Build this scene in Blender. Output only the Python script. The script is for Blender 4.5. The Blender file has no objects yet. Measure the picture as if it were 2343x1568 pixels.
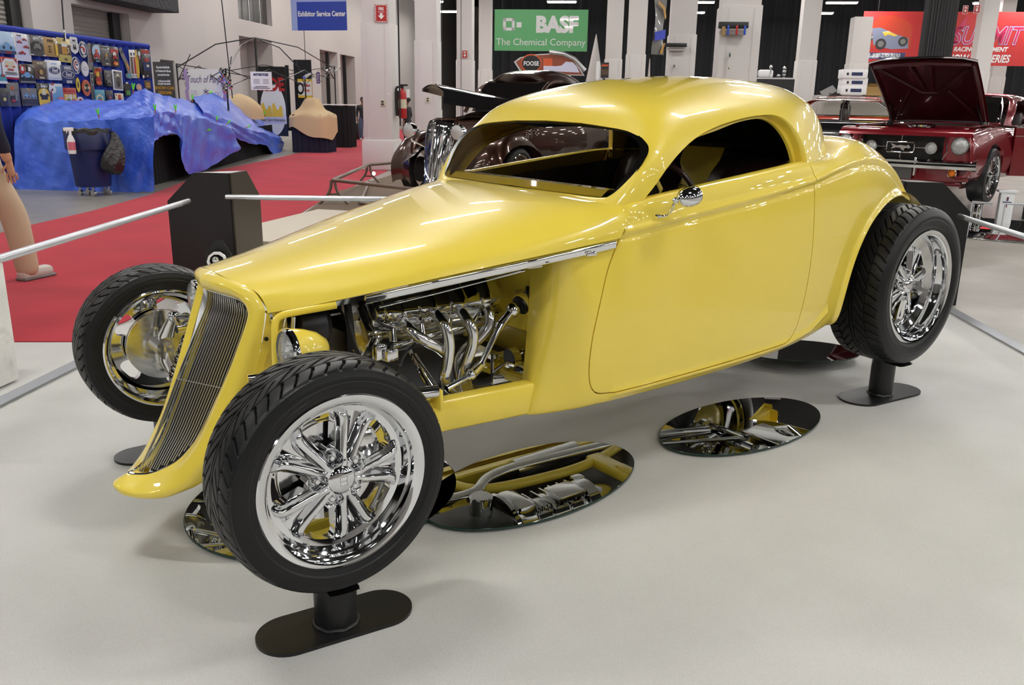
import bpy, bmesh, math, random
import numpy as np
from mathutils import Vector, Matrix
PI = math.pi
SC = bpy.context.scene
COL = SC.collection

# ---------------------------------------------------------------- camera
cam_data = bpy.data.cameras.new('camera')
cam = bpy.data.objects.new('camera', cam_data)
COL.objects.link(cam)
_yaw, _pit, _rol = 0.6566, 0.2722, 0.0164
_fw = Vector((math.sin(_yaw)*math.cos(_pit), math.cos(_yaw)*math.cos(_pit), -math.sin(_pit)))
_r0 = Vector((math.cos(_yaw), -math.sin(_yaw), 0)); _u0 = _r0.cross(_fw)
_r = math.cos(_rol)*_r0 + math.sin(_rol)*_u0
_u = -math.sin(_rol)*_r0 + math.cos(_rol)*_u0
_m = Matrix((( _r.x, _u.x, -_fw.x, 0), (_r.y, _u.y, -_fw.y, 0), (_r.z, _u.z, -_fw.z, 0), (0, 0, 0, 1)))
cam.matrix_world = Matrix.Translation((-0.8670, -2.6224, 1.3662)) @ _m
cam_data.sensor_width = 36.0
cam_data.lens = 36.0*1952.65/2343.0
cam_data.clip_start = 0.05
cam_data.clip_end = 300
SC.camera = cam

# ---------------------------------------------------------------- world, exposure
SC.view_settings.view_transform = 'Standard'
SC.view_settings.look = 'None'
SC.view_settings.gamma = 1.0
SC.view_settings.use_curve_mapping = False
SC.view_settings.exposure = 0.12
world = bpy.data.worlds.new('hall_air'); SC.world = world
world.use_nodes = True
world.node_tree.nodes['Background'].inputs[0].default_value = (0.95, 0.97, 1.0, 1)
world.node_tree.nodes['Background'].inputs[1].default_value = 0.02

# building axes: D1 runs away along the left wall, D2 across
BD = 0.77
D1 = Vector((math.sin(BD), math.cos(BD), 0)); D2 = Vector((math.cos(BD), -math.sin(BD), 0))
RZ = -BD            # rotation that turns local +y onto D1 and local +x onto D2

# ---------------------------------------------------------------- materials
def new_mat(name, color, rough=0.5, metal=0.0, coat=0.0, coat_rough=0.03, spec=0.5, emit=None, es=0.0, aniso=0.0, sheen=0.0):
    m = bpy.data.materials.new(name); m.use_nodes = True
    b = m.node_tree.nodes['Principled BSDF']
    b.inputs['Base Color'].default_value = (*color, 1)
    b.inputs['Roughness'].default_value = rough
    b.inputs['Metallic'].default_value = metal
    b.inputs['Coat Weight'].default_value = coat
    b.inputs['Coat Roughness'].default_value = coat_rough
    b.inputs['Specular IOR Level'].default_value = spec
    if sheen: b.inputs['Sheen Weight'].default_value = sheen
    if emit:
        b.inputs['Emission Color'].default_value = (*emit, 1); b.inputs['Emission Strength'].default_value = es
    return m
def noise_mix(m, c1, c2, scale=20, detail=4, lo=0.35, hi=0.65, stretch=None):
    nt = m.node_tree; b = nt.nodes['Principled BSDF']
    tc = nt.nodes.new('ShaderNodeTexCoord'); n = nt.nodes.new('ShaderNodeTexNoise'); r = nt.nodes.new('ShaderNodeValToRGB')
    n.inputs['Scale'].default_value = scale; n.inputs['Detail'].default_value = detail
    src = tc.outputs['Object']
    if stretch:
        mp = nt.nodes.new('ShaderNodeMapping'); mp.inputs['Scale'].default_value = stretch
        nt.links.new(src, mp.inputs[0]); src = mp.outputs[0]
    nt.links.new(src, n.inputs['Vector']); nt.links.new(n.outputs['Fac'], r.inputs['Fac'])
    r.color_ramp.elements[0].position = lo; r.color_ramp.elements[0].color = (*c1, 1)
    r.color_ramp.elements[1].position = hi; r.color_ramp.elements[1].color = (*c2, 1)
    nt.links.new(r.outputs['Color'], b.inputs['Base Color'])
    return m
def add_bump(m, scale=60, strength=0.2, dist=0.01, detail=3, stretch=None):
    nt = m.node_tree; b = nt.nodes['Principled BSDF']
    tc = nt.nodes.new('ShaderNodeTexCoord'); n = nt.nodes.new('ShaderNodeTexNoise'); bp = nt.nodes.new('ShaderNodeBump')
    n.inputs['Scale'].default_value = scale; n.inputs['Detail'].default_value = detail
    src = tc.outputs['Object']
    if stretch:
        mp = nt.nodes.new('ShaderNodeMapping'); mp.inputs['Scale'].default_value = stretch
        nt.links.new(src, mp.inputs[0]); src = mp.outputs[0]
    nt.links.new(src, n.inputs['Vector']); nt.links.new(n.outputs['Fac'], bp.inputs['Height'])
    bp.inputs['Strength'].default_value = strength; bp.inputs['Distance'].default_value = dist
    nt.links.new(bp.outputs['Normal'], b.inputs['Normal'])
    return m
def s2l(r, g, b):
    f = lambda c: (c/255/12.92) if c <= 10 else ((c/255+0.055)/1.055)**2.4
    return (f(r), f(g), f(b))
M = {}
def mt(name, *a, **k):
    if name not in M: M[name] = new_mat(name, *a, **k)
    return M[name]
mt('yellow_paint', (0.94, 0.725, 0.080), rough=0.36, metal=0.0, coat=1.0, coat_rough=0.02)
mt('yellow_frame', (0.94, 0.725, 0.080), rough=0.3, coat=0.6)
mt('chrome', (0.82, 0.83, 0.85), rough=0.06, metal=1.0)
mt('polished', (0.78, 0.78, 0.78), rough=0.14, metal=1.0)
mt('grille_steel', (0.85, 0.85, 0.85), rough=0.28, metal=1.0)
mt('brushed', (0.55, 0.55, 0.56), rough=0.32, metal=1.0)
mt('dark_metal', (0.05, 0.05, 0.055), rough=0.35, metal=0.7)
mt('rubber', (0.007, 0.007, 0.008), rough=0.40, spec=0.35)
mt('frit', (.003, .003, .003), rough=.12, spec=.3)
mt('black_plastic', (0.01, 0.01, 0.01), rough=0.4)
mt('black_paint', (0.008, 0.008, 0.009), rough=0.38)
mt('black_cloth', (0.008, 0.008, 0.010), rough=0.9)
mt('leather', (0.022, 0.007, 0.008), rough=0.35)
mt('white_paint', (0.78, 0.78, 0.76), rough=0.5)
mt('white_card', (0.85, 0.85, 0.86), rough=0.6)
mt('rail', (0.60, 0.62, 0.66), rough=0.3, metal=0.6)
mt('mirror', (0.75, 0.77, 0.76), rough=0.01, metal=1.0)
mt('glass_edge', (0.02, 0.05, 0.04), rough=0.1)
mt('lamp', (1, 1, 1), emit=(1.0, 0.98, 0.94), es=85.0)
def glass_mat(name, tint, refl_rough=0.0, ior=1.5):
    m = bpy.data.materials.new(name); m.use_nodes = True; nt = m.node_tree; nt.nodes.clear()
    o = nt.nodes.new('ShaderNodeOutputMaterial'); mx = nt.nodes.new('ShaderNodeMixShader')
    t = nt.nodes.new('ShaderNodeBsdfTransparent'); g = nt.nodes.new('ShaderNodeBsdfGlossy'); fr = nt.nodes.new('ShaderNodeFresnel')
    t.inputs[0].default_value = (*tint, 1); g.inputs['Roughness'].default_value = refl_rough; fr.inputs[0].default_value = ior
    nt.links.new(fr.outputs[0], mx.inputs[0]); nt.links.new(t.outputs[0], mx.inputs[1]); nt.links.new(g.outputs[0], mx.inputs[2])
    nt.links.new(mx.outputs[0], o.inputs[0]); M[name] = m
    return m
glass_mat('tinted_glass', (0.68, 0.66, 0.60)); glass_mat('clear_glass', (0.92, 0.93, 0.92)); glass_mat('green_glass', (0.60, 0.72, 0.68))

# ---------------------------------------------------------------- mesh builder
class MB:
    def __init__(s): s.v = []; s.f = []
    def add(s, vs, fs):
        o = len(s.v); s.v += [tuple(map(float, p)) for p in vs]; s.f += [tuple(i+o for i in f) for f in fs]; return s
    def box(s, c, d, rz=0.0, bev=0.0, mat=None):
        x, y, z = d[0]/2, d[1]/2, d[2]/2
        if bev > 0:
            b = min(bev, x*.9, y*.9, z*.9); vs = []; bm = bmesh.new(); bmesh.ops.create_cube(bm, size=1)
            bmesh.ops.scale(bm, vec=(d[0], d[1], d[2]), verts=bm.verts)
            bmesh.ops.bevel(bm, geom=bm.edges[:], offset=b, segments=2, profile=0.5, affect='EDGES')
            vs = [v.co.copy() for v in bm.verts]; bm.verts.index_update(); fs = [[v.index for v in f.verts] for f in bm.faces]; bm.free()
        else:
            vs = [Vector((i*x, j*y, k*z)) for i in (-1, 1) for j in (-1, 1) for k in (-1, 1)]
            fs = [(0,1,3,2),(4,6,7,5),(0,4,5,1),(2,3,7,6),(0,2,6,4),(1,5,7,3)]
        if mat is not None: vs = [mat @ v for v in vs]
        elif rz: 
            R = Matrix.Rotation(rz, 3, 'Z'); vs = [R @ v for v in vs]
        return s.add([v+Vector(c) for v in vs], fs)
    def cyl(s, a, b, r, r2=None, n=16, cap=True):
        a = Vector(a); b = Vector(b); r2 = r if r2 is None else r2
        return s.tube([a, b], [r, r2], n, cap)
    def tube(s, pts, r, n=12, cap=True, closed=False, flat=1.0, up=None):
        P = [Vector(p) for p in pts]; m = len(P)
        R = [r]*m if not hasattr(r, '__len__') else list(r)
        T = []
        for i in range(m):
            if closed: t = P[(i+1) % m]-P[i-1]
            elif i == 0: t = P[1]-P[0]
            elif i == m-1: t = P[-1]-P[-2]
            else: t = (P[i+1]-P[i]).normalized()+(P[i]-P[i-1]).normalized()
            T.append(t.normalized() if t.length > 1e-9 else Vector((0, 0, 1)))
        u = Vector(up) if up is not None else (Vector((0, 0, 1)) if abs(T[0].z) < .9 else Vector((1, 0, 0)))
        u = (u-T[0]*u.dot(T[0])).normalized(); vs = []
        for i in range(m):
            u = (u-T[i]*u.dot(T[i]))
            u = u.normalized() if u.length > 1e-6 else T[i].orthogonal().normalized()
            w = T[i].cross(u)
            for k in range(n):
                a = 2*PI*k/n; vs.append(P[i]+(u*math.cos(a)+w*math.sin(a)*flat)*R[i])
        fs = []
        for i in range(m if closed else m-1):
            j = (i+1) % m
            for k in range(n):
                l = (k+1) % n; fs.append((i*n+k, i*n+l, j*n+l, j*n+k))
        if cap and not closed: fs.append(tuple(range(n))[::-1]); fs.append(tuple((m-1)*n+k for k in range(n)))
        return s.add(vs, fs)
    def lathe(s, prof, c=(0, 0, 0), axis='z', n=32, a0=0.0, a1=2*PI, closed_prof=False):
        full = abs(a1-a0-2*PI) < 1e-6; m = n if full else n+1; vs = []
        for k in range(m):
            a = a0+(a1-a0)*k/n; ca, sa = math.cos(a), math.sin(a)
            for (r, h) in prof:
                p = (r*ca, r*sa, h) if axis == 'z' else ((r*ca, h, r*sa) if axis == 'y' else (h, r*ca, r*sa))
                vs.append(Vector(p)+Vector(c))
        q = len(prof); fs = []
        for k in range(n):
            l = (k+1) % m
            for i in range(q if closed_prof else q-1):
                j = (i+1) % q
                fs.append((k*q+i, k*q+j, l*q+j, l*q+i))
        return s.add(vs, fs)
    def prism(s, poly, h, frame=None, off=0.0):
        # poly: 2-D points; extruded along +z by h, then placed by frame (4x4)
        n = len(poly); vs = [Vector((x, y, off)) for x, y in poly]+[Vector((x, y, off+h)) for x, y in poly]
        fs = [tuple(range(n))[::-1], tuple(range(n, 2*n))]+[(i, (i+1) % n, (i+1) % n+n, i+n) for i in range(n)]
        if frame is not None: vs = [frame @ v for v in vs]
        return s.add(vs, fs)
    def grid(s, G, close_u=False, close_v=False):
        G = np.asarray(G); a, b = G.shape[:2]
        fs = []
        for i in range(a if close_u else a-1):
            for j in range(b if close_v else b-1):
                i2, j2 = (i+1) % a, (j+1) % b
                fs.append((i*b+j, i2*b+j, i2*b+j2, i*b+j2))
        return s.add(G.reshape(-1, 3).tolist(), fs)
    def sphere(s, c, r, nu=16, nv=10, sc=(1, 1, 1), mat=None):
        vs = []; c = Vector(c)
        for i in range(nv+1):
            t = PI*i/nv
            for k in range(nu):
                a = 2*PI*k/nu; p = Vector((r*sc[0]*math.sin(t)*math.cos(a), r*sc[1]*math.sin(t)*math.sin(a), r*sc[2]*math.cos(t)))
                if mat is not None: p = mat @ p
                vs.append(p+c)
        fs = [(i*nu+k, (i+1)*nu+k, (i+1)*nu+(k+1) % nu, i*nu+(k+1) % nu) for i in range(nv) for k in range(nu)]
        return s.add(vs, fs)
    def mirror_y(s):
        n = len(s.v); s.v += [(x, -y, z) for x, y, z in s.v[:n]]; s.f += [tuple(i+n for i in f)[::-1] for f in s.f]; return s
    def xf(s, mat):
        s.v = [tuple(mat @ Vector(p)) for p in s.v]; return s
    def mesh(s, name, smooth=35, merge=0.00005, recalc=True):
        me = bpy.data.meshes.new(name); bm = bmesh.new()
        vv = [bm.verts.new(p) for p in s.v]
        for f in s.f:
            try: bm.faces.new([vv[i] for i in f])
            except ValueError: pass
        if merge: bmesh.ops.remove_doubles(bm, verts=bm.verts, dist=merge)
        bmesh.ops.dissolve_degenerate(bm, edges=bm.edges, dist=1e-6)
        loose = [v for v in bm.verts if not v.link_faces]
        if loose: bmesh.ops.delete(bm, geom=loose, context='VERTS')
        if recalc: bmesh.ops.recalc_face_normals(bm, faces=bm.faces)
        if smooth:
            lim = math.radians(smooth)
            for f in bm.faces: f.smooth = True
            for e in bm.edges:
                if len(e.link_faces) == 2 and e.calc_face_angle(0) > lim: e.smooth = False
        bm.to_mesh(me); bm.free()
        return me
def obj(name, mb, mat, parent=None, loc=None, smooth=35, merge=0.00005, label=None, recalc=True, rz=None):
    me = mb.mesh(name, smooth, merge, recalc) if isinstance(mb, MB) else mb
    o = bpy.data.objects.new(name, me); COL.objects.link(o)
    if mat is not None:
        mats = mat if isinstance(mat, (list, tuple)) else [mat]
        me.materials.clear()
        for q in mats: me.materials.append(M[q] if isinstance(q, str) else q)
    if parent is not None: o.parent = parent
    if loc is not None: o.location = loc
    if rz is not None: o.rotation_euler = (0, 0, rz)
    if label: o['label'] = label
    return o
def thing(name, label, cat, loc=(0, 0, 0), rz=0.0, group=None):
    o = bpy.data.objects.new(name, None); COL.objects.link(o); o.empty_display_size = 0.1
    o.location = loc; o.rotation_euler = (0, 0, rz); o['label'] = label; o['category'] = cat
    if group: o['group'] = group
    return o
def tag(o, label, cat, group=None, kind=None):
    o['label'] = label; o['category'] = cat
    if group: o['group'] = group
    if kind: o['kind'] = kind
    return o
def struct(name, mb, mat, label=None, **k):
    o = obj(name, mb, mat, **k); o['kind'] = 'structure'
    if label: o['label'] = label
    return o
def copy_tree(o, parent=None):
    c = o.copy(); COL.objects.link(c)
    if parent is not None: c.parent = parent
    for ch in [q for q in bpy.data.objects if q.parent == o]: copy_tree(ch, c)
    return c
def text_mesh(s, size, font_shear=0.0, bold=0.0, extrude=0.002, align='LEFT'):
    cu = bpy.data.curves.new('lettering', 'FONT'); cu.body = s; cu.size = size; cu.shear = font_shear; cu.offset = bold; cu.extrude = extrude
    cu.align_x = align; cu.resolution_u = 3
    o = bpy.data.objects.new('lettering', cu); COL.objects.link(o)
    dg = bpy.context.evaluated_depsgraph_get(); me = bpy.data.meshes.new_from_object(o.evaluated_get(dg))
    bpy.data.objects.remove(o); bpy.data.curves.remove(cu)
    mb = MB(); mb.v = [tuple(v.co) for v in me.vertices]; mb.f = [tuple(p.vertices) for p in me.polygons]
    bpy.data.meshes.remove(me)
    return mb
def join(*mbs):
    r = MB()
    for m in mbs: r.add(m.v, m.f)
    return r
def wob(P, amp, fr, seed=0):
    # smooth pseudo-random offset for cloth, P = (x,y,z)
    x, y, z = P; s = seed
    return amp*(math.sin(fr*x+1.3*s)*math.cos(fr*1.3*y+s)+0.5*math.sin(fr*2.3*z+fr*1.7*x+2*s)+0.4*math.sin(fr*3.1*y-fr*2.1*z+s))
def cr(P, n):
    # Catmull-Rom resample of control points (m,k) to n points
    P = np.asarray(P, float); m = len(P); t = np.linspace(0, m-1, n); i = np.minimum(t.astype(int), m-2); u = (t-i).reshape((-1,)+(1,)*(P.ndim-1))
    Pe = np.concatenate([[2*P[0]-P[1]], P, [2*P[-1]-P[-2]]]); a, b, c, d = Pe[i], Pe[i+1], Pe[i+2], Pe[i+3]
    return 0.5*((2*b)+(-a+c)*u+(2*a-5*b+4*c-d)*u**2+(-a+3*b-3*c+d)*u**3)
def crc(P, n):
    P = np.asarray(P, float); m = len(P); t = np.linspace(0, m, n, endpoint=False); i = t.astype(int); u = (t-i)[:, None]
    a, b, c, d = P[(i-1) % m], P[i % m], P[(i+1) % m], P[(i+2) % m]
    return 0.5*((2*b)+(-a+c)*u+(2*a-5*b+4*c-d)*u**2+(-a+3*b-3*c+d)*u**3)
def surf(G, nu, nv):
    G = np.asarray(G, float); A = cr(G, nu); return cr(A.transpose(1, 0, 2), nv).transpose(1, 0, 2)
mt('headlamp_glass', (.9, .92, .93), rough=.08, spec=.6)
M['headlamp_glass'].node_tree.nodes['Principled BSDF'].inputs['Transmission Weight'].default_value = .75
# ================================================================ the yellow coupe: body surfaces
car = thing('coupe', 'bright yellow chopped hot rod coupe with open wheels raised on black stands', 'car')

def polydist(P, poly):
    # signed distance (+ outside) and nearest point on closed polyline
    A = np.asarray(poly, float); B = np.roll(A, -1, 0); d = B-A; L2 = (d**2).sum(1)
    w = P[:, None, :]-A[None]; t = np.clip((w*d[None]).sum(2)/L2[None], 0, 1); Q = A[None]+t[..., None]*d[None]
    D = np.linalg.norm(P[:, None, :]-Q, axis=2); k = D.argmin(1); near = Q[np.arange(len(P)), k]; dist = D[np.arange(len(P)), k]
    x, y = P[:, 0][:, None], P[:, 1][:, None]
    c = ((A[None, :, 1] > y) != (B[None, :, 1] > y)) & (x < (B[None, :, 0]-A[None, :, 0])*(y-A[None, :, 1])/(B[None, :, 1]-A[None, :, 1]+1e-12)+A[None, :, 0])
    inside = (c.sum(1) % 2) == 1
    return np.where(inside, -dist, dist), near
def vnormals(V, F):
    N = np.zeros_like(V)
    for k in range(4):
        a, b, c = V[F[:, k]], V[F[:, (k+1) % 4]], V[F[:, k-1]]
        n = np.cross(b-a, c-a); np.add.at(N, F[:, k], n)
    return N/np.maximum(np.linalg.norm(N, axis=1), 1e-12)[:, None]
def cut(V, F, poly, ax, keep, off=0.0, sel=None):
    """split a quad surface by a closed 2-D outline seen along the third axis; border vertices slide onto the outline"""
    a, b = ax; c = 3-a-b
    N = vnormals(V, F); P = V[:, [a, b]]
    sd, near = polydist(P, poly)
    e = P-near; el = np.maximum(np.linalg.norm(e, axis=1), 1e-9)[:, None]; sg = np.sign(sd)[:, None]
    target = near+e/el*sg*off
    s = sd-off
    drop = (s < 0) if keep == 'out' else (s > 0)
    if sel is not None: 
        drop = drop & sel if keep == 'out' else drop | ~sel
    dm = drop[F]; keepf = ~dm.all(1); F2 = F[keepf]
    V2 = V.copy(); edge = np.zeros(len(V), bool)
    strad = keepf & dm.any(1); mv = np.unique(F[strad]); mv = mv[drop[mv]]
    # also pull very close kept vertices on to the line
    dP = target[mv]-P[mv]; n3 = N[mv, c]; n3 = np.where(np.abs(n3) < .15, np.where(n3 < 0, -.15, .15), n3)
    d3 = -(N[mv, a]*dP[:, 0]+N[mv, b]*dP[:, 1])/n3
    V2[mv, a] = target[mv, 0]; V2[mv, b] = target[mv, 1]; V2[mv, c] += np.clip(d3, -.02, .02)
    edge[mv] = True
    return V2, F2, edge
def compact(V, F, *flags):
    u = np.unique(F); mp = -np.ones(len(V), int); mp[u] = np.arange(len(u)); return (V[u], mp[F])+tuple(f[u] for f in flags)
def rim_edges(F, flag):
    cnt = {}
    for q in F:
        for k in range(4):
            a, b = q[k], q[(k+1) % 4]
            if flag[a] and flag[b]: 
                key = (min(a, b), max(a, b)); cnt[key] = cnt.get(key, 0)+1
    return [k for k, c in cnt.items() if c == 1]
def flange(V, F, flag, steps):
    """steps: list of offset functions(V, N)->displacement from the border vertices; returns list of vertices and faces to add"""
    ed = rim_edges(F, flag); ids = sorted({i for e in ed for i in e}); mp = {i: k for k, i in enumerate(ids)}
    B = V[ids]; mb = MB(); layers = [B]+[B+s for s in steps(ids)]
    n = len(ids); vs = np.concatenate(layers); fs = []
    for l in range(len(layers)-1):
        for a, b in ed: fs.append((l*n+mp[a], l*n+mp[b], (l+1)*n+mp[b], (l+1)*n+mp[a]))
    return vs.tolist(), fs
def gridmesh(G):
    a, b = G.shape[:2]; I = np.arange(a*b).reshape(a, b)
    F = np.stack([I[:-1, :-1], I[1:, :-1], I[1:, 1:], I[:-1, 1:]], -1).reshape(-1, 4)
    return G.reshape(-1, 3).copy(), F
def clean(F, V):
    d = V[F]; area = np.linalg.norm(np.cross(d[:, 2]-d[:, 0], d[:, 3]-d[:, 1]), axis=1)
    return F[area > 1e-9]

# ---- lower body: stations along the side (rows: sill tuck, sill, low, mid, belt, shoulder, top, centre)
LB = [
 [(.90,.38,.345),(.885,.40,.352),(.90,.40,.5),(.915,.40,.70),(.92,.40,.86),(.92,.40,.895),(.92,.40,.90),(.92,.38,.90)],
 [(.865,.45,.345),(.852,.490,.352),(.885,.49,.5),(.915,.50,.70),(.93,.515,.86),(.93,.52,.90),(.93,.50,.905),(.92,.47,.905)],
 [(1.0,.50,.35),(1.0,.557,.36),(1.0,.580,.5),(1.0,.588,.72),(1.0,.572,.88),(1.0,.567,.915),(1.0,.545,.922),(1.0,.51,.922)],
 [(1.10,.52,.356),(1.10,.575,.365),(1.10,.600,.5),(1.10,.608,.73),(1.10,.587,.90),(1.12,.582,.95),(1.13,.560,.98),(1.13,.53,.98)],
 [(1.19,.53,.358),(1.19,.587,.368),(1.19,.610,.5),(1.19,.624,.74),(1.19,.616,.94),(1.19,.603,1.038),(1.19,.578,1.055),(1.19,.55,1.05)],
 [(1.5,.54,.365),(1.5,.595,.374),(1.5,.622,.52),(1.5,.637,.78),(1.5,.626,1.0),(1.5,.610,1.082),(1.5,.582,1.098),(1.5,.55,1.09)],
 [(1.85,.54,.375),(1.85,.600,.387),(1.85,.627,.53),(1.85,.642,.80),(1.85,.628,1.04),(1.85,.612,1.12),(1.85,.58,1.136),(1.85,.55,1.13)],
 [(2.15,.53,.392),(2.15,.595,.404),(2.15,.622,.54),(2.15,.634,.82),(2.15,.618,1.075),(2.15,.600,1.145),(2.15,.565,1.165),(2.15,.52,1.16)],
 [(2.4,.50,.41),(2.4,.565,.425),(2.4,.598,.56),(2.4,.607,.83),(2.4,.592,1.10),(2.4,.555,1.165),(2.42,.47,1.175),(2.45,.30,1.16)],
 [(2.65,.47,.45),(2.65,.54,.47),(2.65,.572,.6),(2.65,.580,.85),(2.65,.567,1.12),(2.65,.505,1.205),(2.66,.39,1.238),(2.7,.0,1.24)],
 [(2.85,.44,.48),(2.85,.51,.5),(2.85,.545,.65),(2.85,.550,.87),(2.85,.532,1.10),(2.85,.465,1.195),(2.86,.33,1.242),(2.87,.0,1.25)],
 [(3.04,.42,.5),(3.05,.48,.52),(3.05,.51,.68),(3.05,.513,.87),(3.05,.495,1.03),(3.05,.435,1.13),(3.04,.30,1.19),(3.03,.0,1.21)],
 [(3.22,.38,.5),(3.24,.43,.52),(3.25,.455,.68),(3.24,.455,.84),(3.22,.44,.965),(3.2,.385,1.06),(3.17,.26,1.12),(3.15,.0,1.15)],
 [(3.36,.26,.5),(3.38,.29,.52),(3.41,.30,.68),(3.40,.30,.84),(3.36,.29,.95),(3.32,.26,1.02),(3.27,.18,1.07),(3.24,.0,1.10)],
 [(3.42,.0,.5),(3.45,.0,.52),(3.49,.0,.68),(3.48,.0,.84),(3.44,.0,.95),(3.39,.0,1.02),(3.34,.0,1.06),(3.30,.0,1.085)],
]
BELT = [(1.02,.95),(1.138,.965),(1.33,.99),(1.525,1.015),(1.85,1.052),(2.17,1.092),(2.35,1.125),(2.5,1.15),(2.64,1.162),(2.77,1.155),(2.9,1.128),(3.0,1.09),(3.1,1.03),(3.17,.965),(3.215,.88)]
def linedist(P, line):
    A = np.asarray(line[:-1], float); B = np.asarray(line[1:], float); d = B-A; L2 = (d**2).sum(1)
    w = P[:, None, :]-A[None]; t = np.clip((w*d[None]).sum(2)/L2[None], 0, 1); Q = A[None]+t[..., None]*d[None]
    v = P[:, None, :]-Q; D = np.linalg.norm(v, axis=2); k = D.argmin(1); i = np.arange(len(P))
    cross = d[k, 0]*(v[i, k, 1])-d[k, 1]*(v[i, k, 0])
    return D[i, k], np.sign(cross)
HUBR = (3.038, .571)
ARCH = [(HUBR[0]+r*math.cos(a), HUBR[1]+r*math.sin(a)) for a, r in
        [(math.radians(t), rr) for t, rr in ((-60, .47), (-20, .42), (10, .405), (40, .405), (60, .405), (80, .408), (100, .415), (120, .43), (140, .455), (160, .475), (180, .49), (200, .51), (212, .54), (230, .62), (260, .62), (290, .55))]]
ARCH = crc(ARCH, 120).tolist()
DOORP = [(1.175,1.062),(1.165,1.03),(1.145,.97),(1.118,.90),(1.085,.82),(1.055,.72),(1.035,.62),(1.03,.53),(1.038,.46),(1.06,.42),(1.10,.402),(1.2,.402),(1.5,.408),(1.8,.417),(2.05,.428),(2.12,.436),(2.165,.47),(2.185,.54),(2.20,.65),(2.205,.8),(2.20,.95),(2.195,1.06),(2.185,1.13),(2.18,1.19)]
DOORP = cr(DOORP, 90).tolist()+[(2.18,1.5),(1.175,1.5)]
def smooth(G, k, ref=()):
    G = G.copy()
    for it in range(k):
        for ax in (0, 1):
            H = np.moveaxis(G, ax, 0); A = H[0:1]*1.0; B = H[-1:]*1.0
            a = 2*A-H[1:2]; b = 2*B-H[-2:-1]
            if (ax, 0) in ref: a = H[1:2]*np.array([1, -1, 1])
            if (ax, 1) in ref: b = H[-2:-1]*np.array([1, -1, 1])
            E = np.concatenate([a, H, b]); N_ = .25*(E[:-2]+2*E[1:-1]+E[2:])
            if (ax, 0) not in ref: N_[0] = A[0]
            if (ax, 1) not in ref: N_[-1] = B[0]
            G = np.moveaxis(N_, 0, ax)
    return G
GB = smooth(surf(LB, 420, 170), 45, ((0, 1),)); GB[..., 1] *= -1
Vb, Fb = gridmesh(GB)
N = vnormals(Vb, Fb)
if N[(np.abs(Vb[:, 0]-1.8) < .1) & (np.abs(Vb[:, 2]-.7) < .1)][:, 1].mean() > 0: N = -N
P = Vb[:, [0, 2]]; side = np.clip((np.abs(Vb[:, 1])-.33)/.06, 0, 1)
d, sg = linedist(P, BELT); fade = np.clip((Vb[:, 0]-1.12)/.03, 0, 1)*side
bead = .0115*np.exp(-(d/.014)**2)-.004*np.exp(-(((d-.022)*(sg < 0)+(1-(sg < 0)))/.009)**2)
sill = [(1.0,.352),(1.14,.395),(1.5,.402),(1.85,.411),(2.12,.428),(2.3,.455),(2.42,.52)]
d2, sg2 = linedist(P, sill)
dA, _ = polydist(P, ARCH)
lip = .012*np.exp(-(np.maximum(dA, 0)/.020)**2)*side
Vb = Vb+N*(bead*fade+lip)[:, None]
lipz = .010*np.exp(-(d2/.016)**2)*side*np.clip((Vb[:, 0]-1.13)/.02, 0, 1)*(dA > .03)
Vb = Vb+N*lipz[:, None]
V1, F1, eA = cut(Vb, Fb, ARCH, (0, 2), 'out', sel=(np.abs(Vb[:, 1]) > .36))
V1, F1, eA = compact(V1, clean(F1, V1), eA)
vs, fs = flange(V1, F1, eA, lambda ids: [np.array([(0, .006, 0)]*len(ids)), np.stack([(HUBR[0]-V1[ids, 0])*-.02, np.full(len(ids), .05), (HUBR[1]-V1[ids, 2])*-.02], 1)])
# door cut
sel = (Vb[:, 0] > 1.0) & (Vb[:, 0] < 2.3)
Vq, Fq, eD = cut(V1, F1, DOORP, (0, 2), 'out', off=.0022, sel=(V1[:, 0] < 2.3))
Vq, Fq, eD = compact(Vq, clean(Fq, Vq), eD)
Vd, Fd, eE = cut(V1, F1, DOORP, (0, 2), 'in', off=-.0022, sel=(V1[:, 0] < 2.3))
Vd, Fd, eE = compact(Vd, clean(Fd, Vd), eE)
mb = MB(); mb.add(Vq, Fq.tolist()); mb.add(vs, fs)
a, b = flange(Vq, Fq, eD, lambda ids: [np.array([(0, .025, 0)]*len(ids))]); mb.add(a, b)
mb.mirror_y()
obj('body_shell', mb, 'yellow_paint', car, smooth=40)
md = MB(); md.add(Vd, Fd.tolist()); a, b = flange(Vd, Fd, eE, lambda ids: [np.array([(0, .02, 0)]*len(ids))]); md.add(a, b)
door_r = obj('door', md, 'yellow_paint', car, smooth=40)
md2 = MB(); md2.v = [(x, -y, z) for x, y, z in md.v]; md2.f = [tuple(reversed(f)) for f in md.f]
door_l = obj('door', md2, 'yellow_paint', car, smooth=40)

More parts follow.
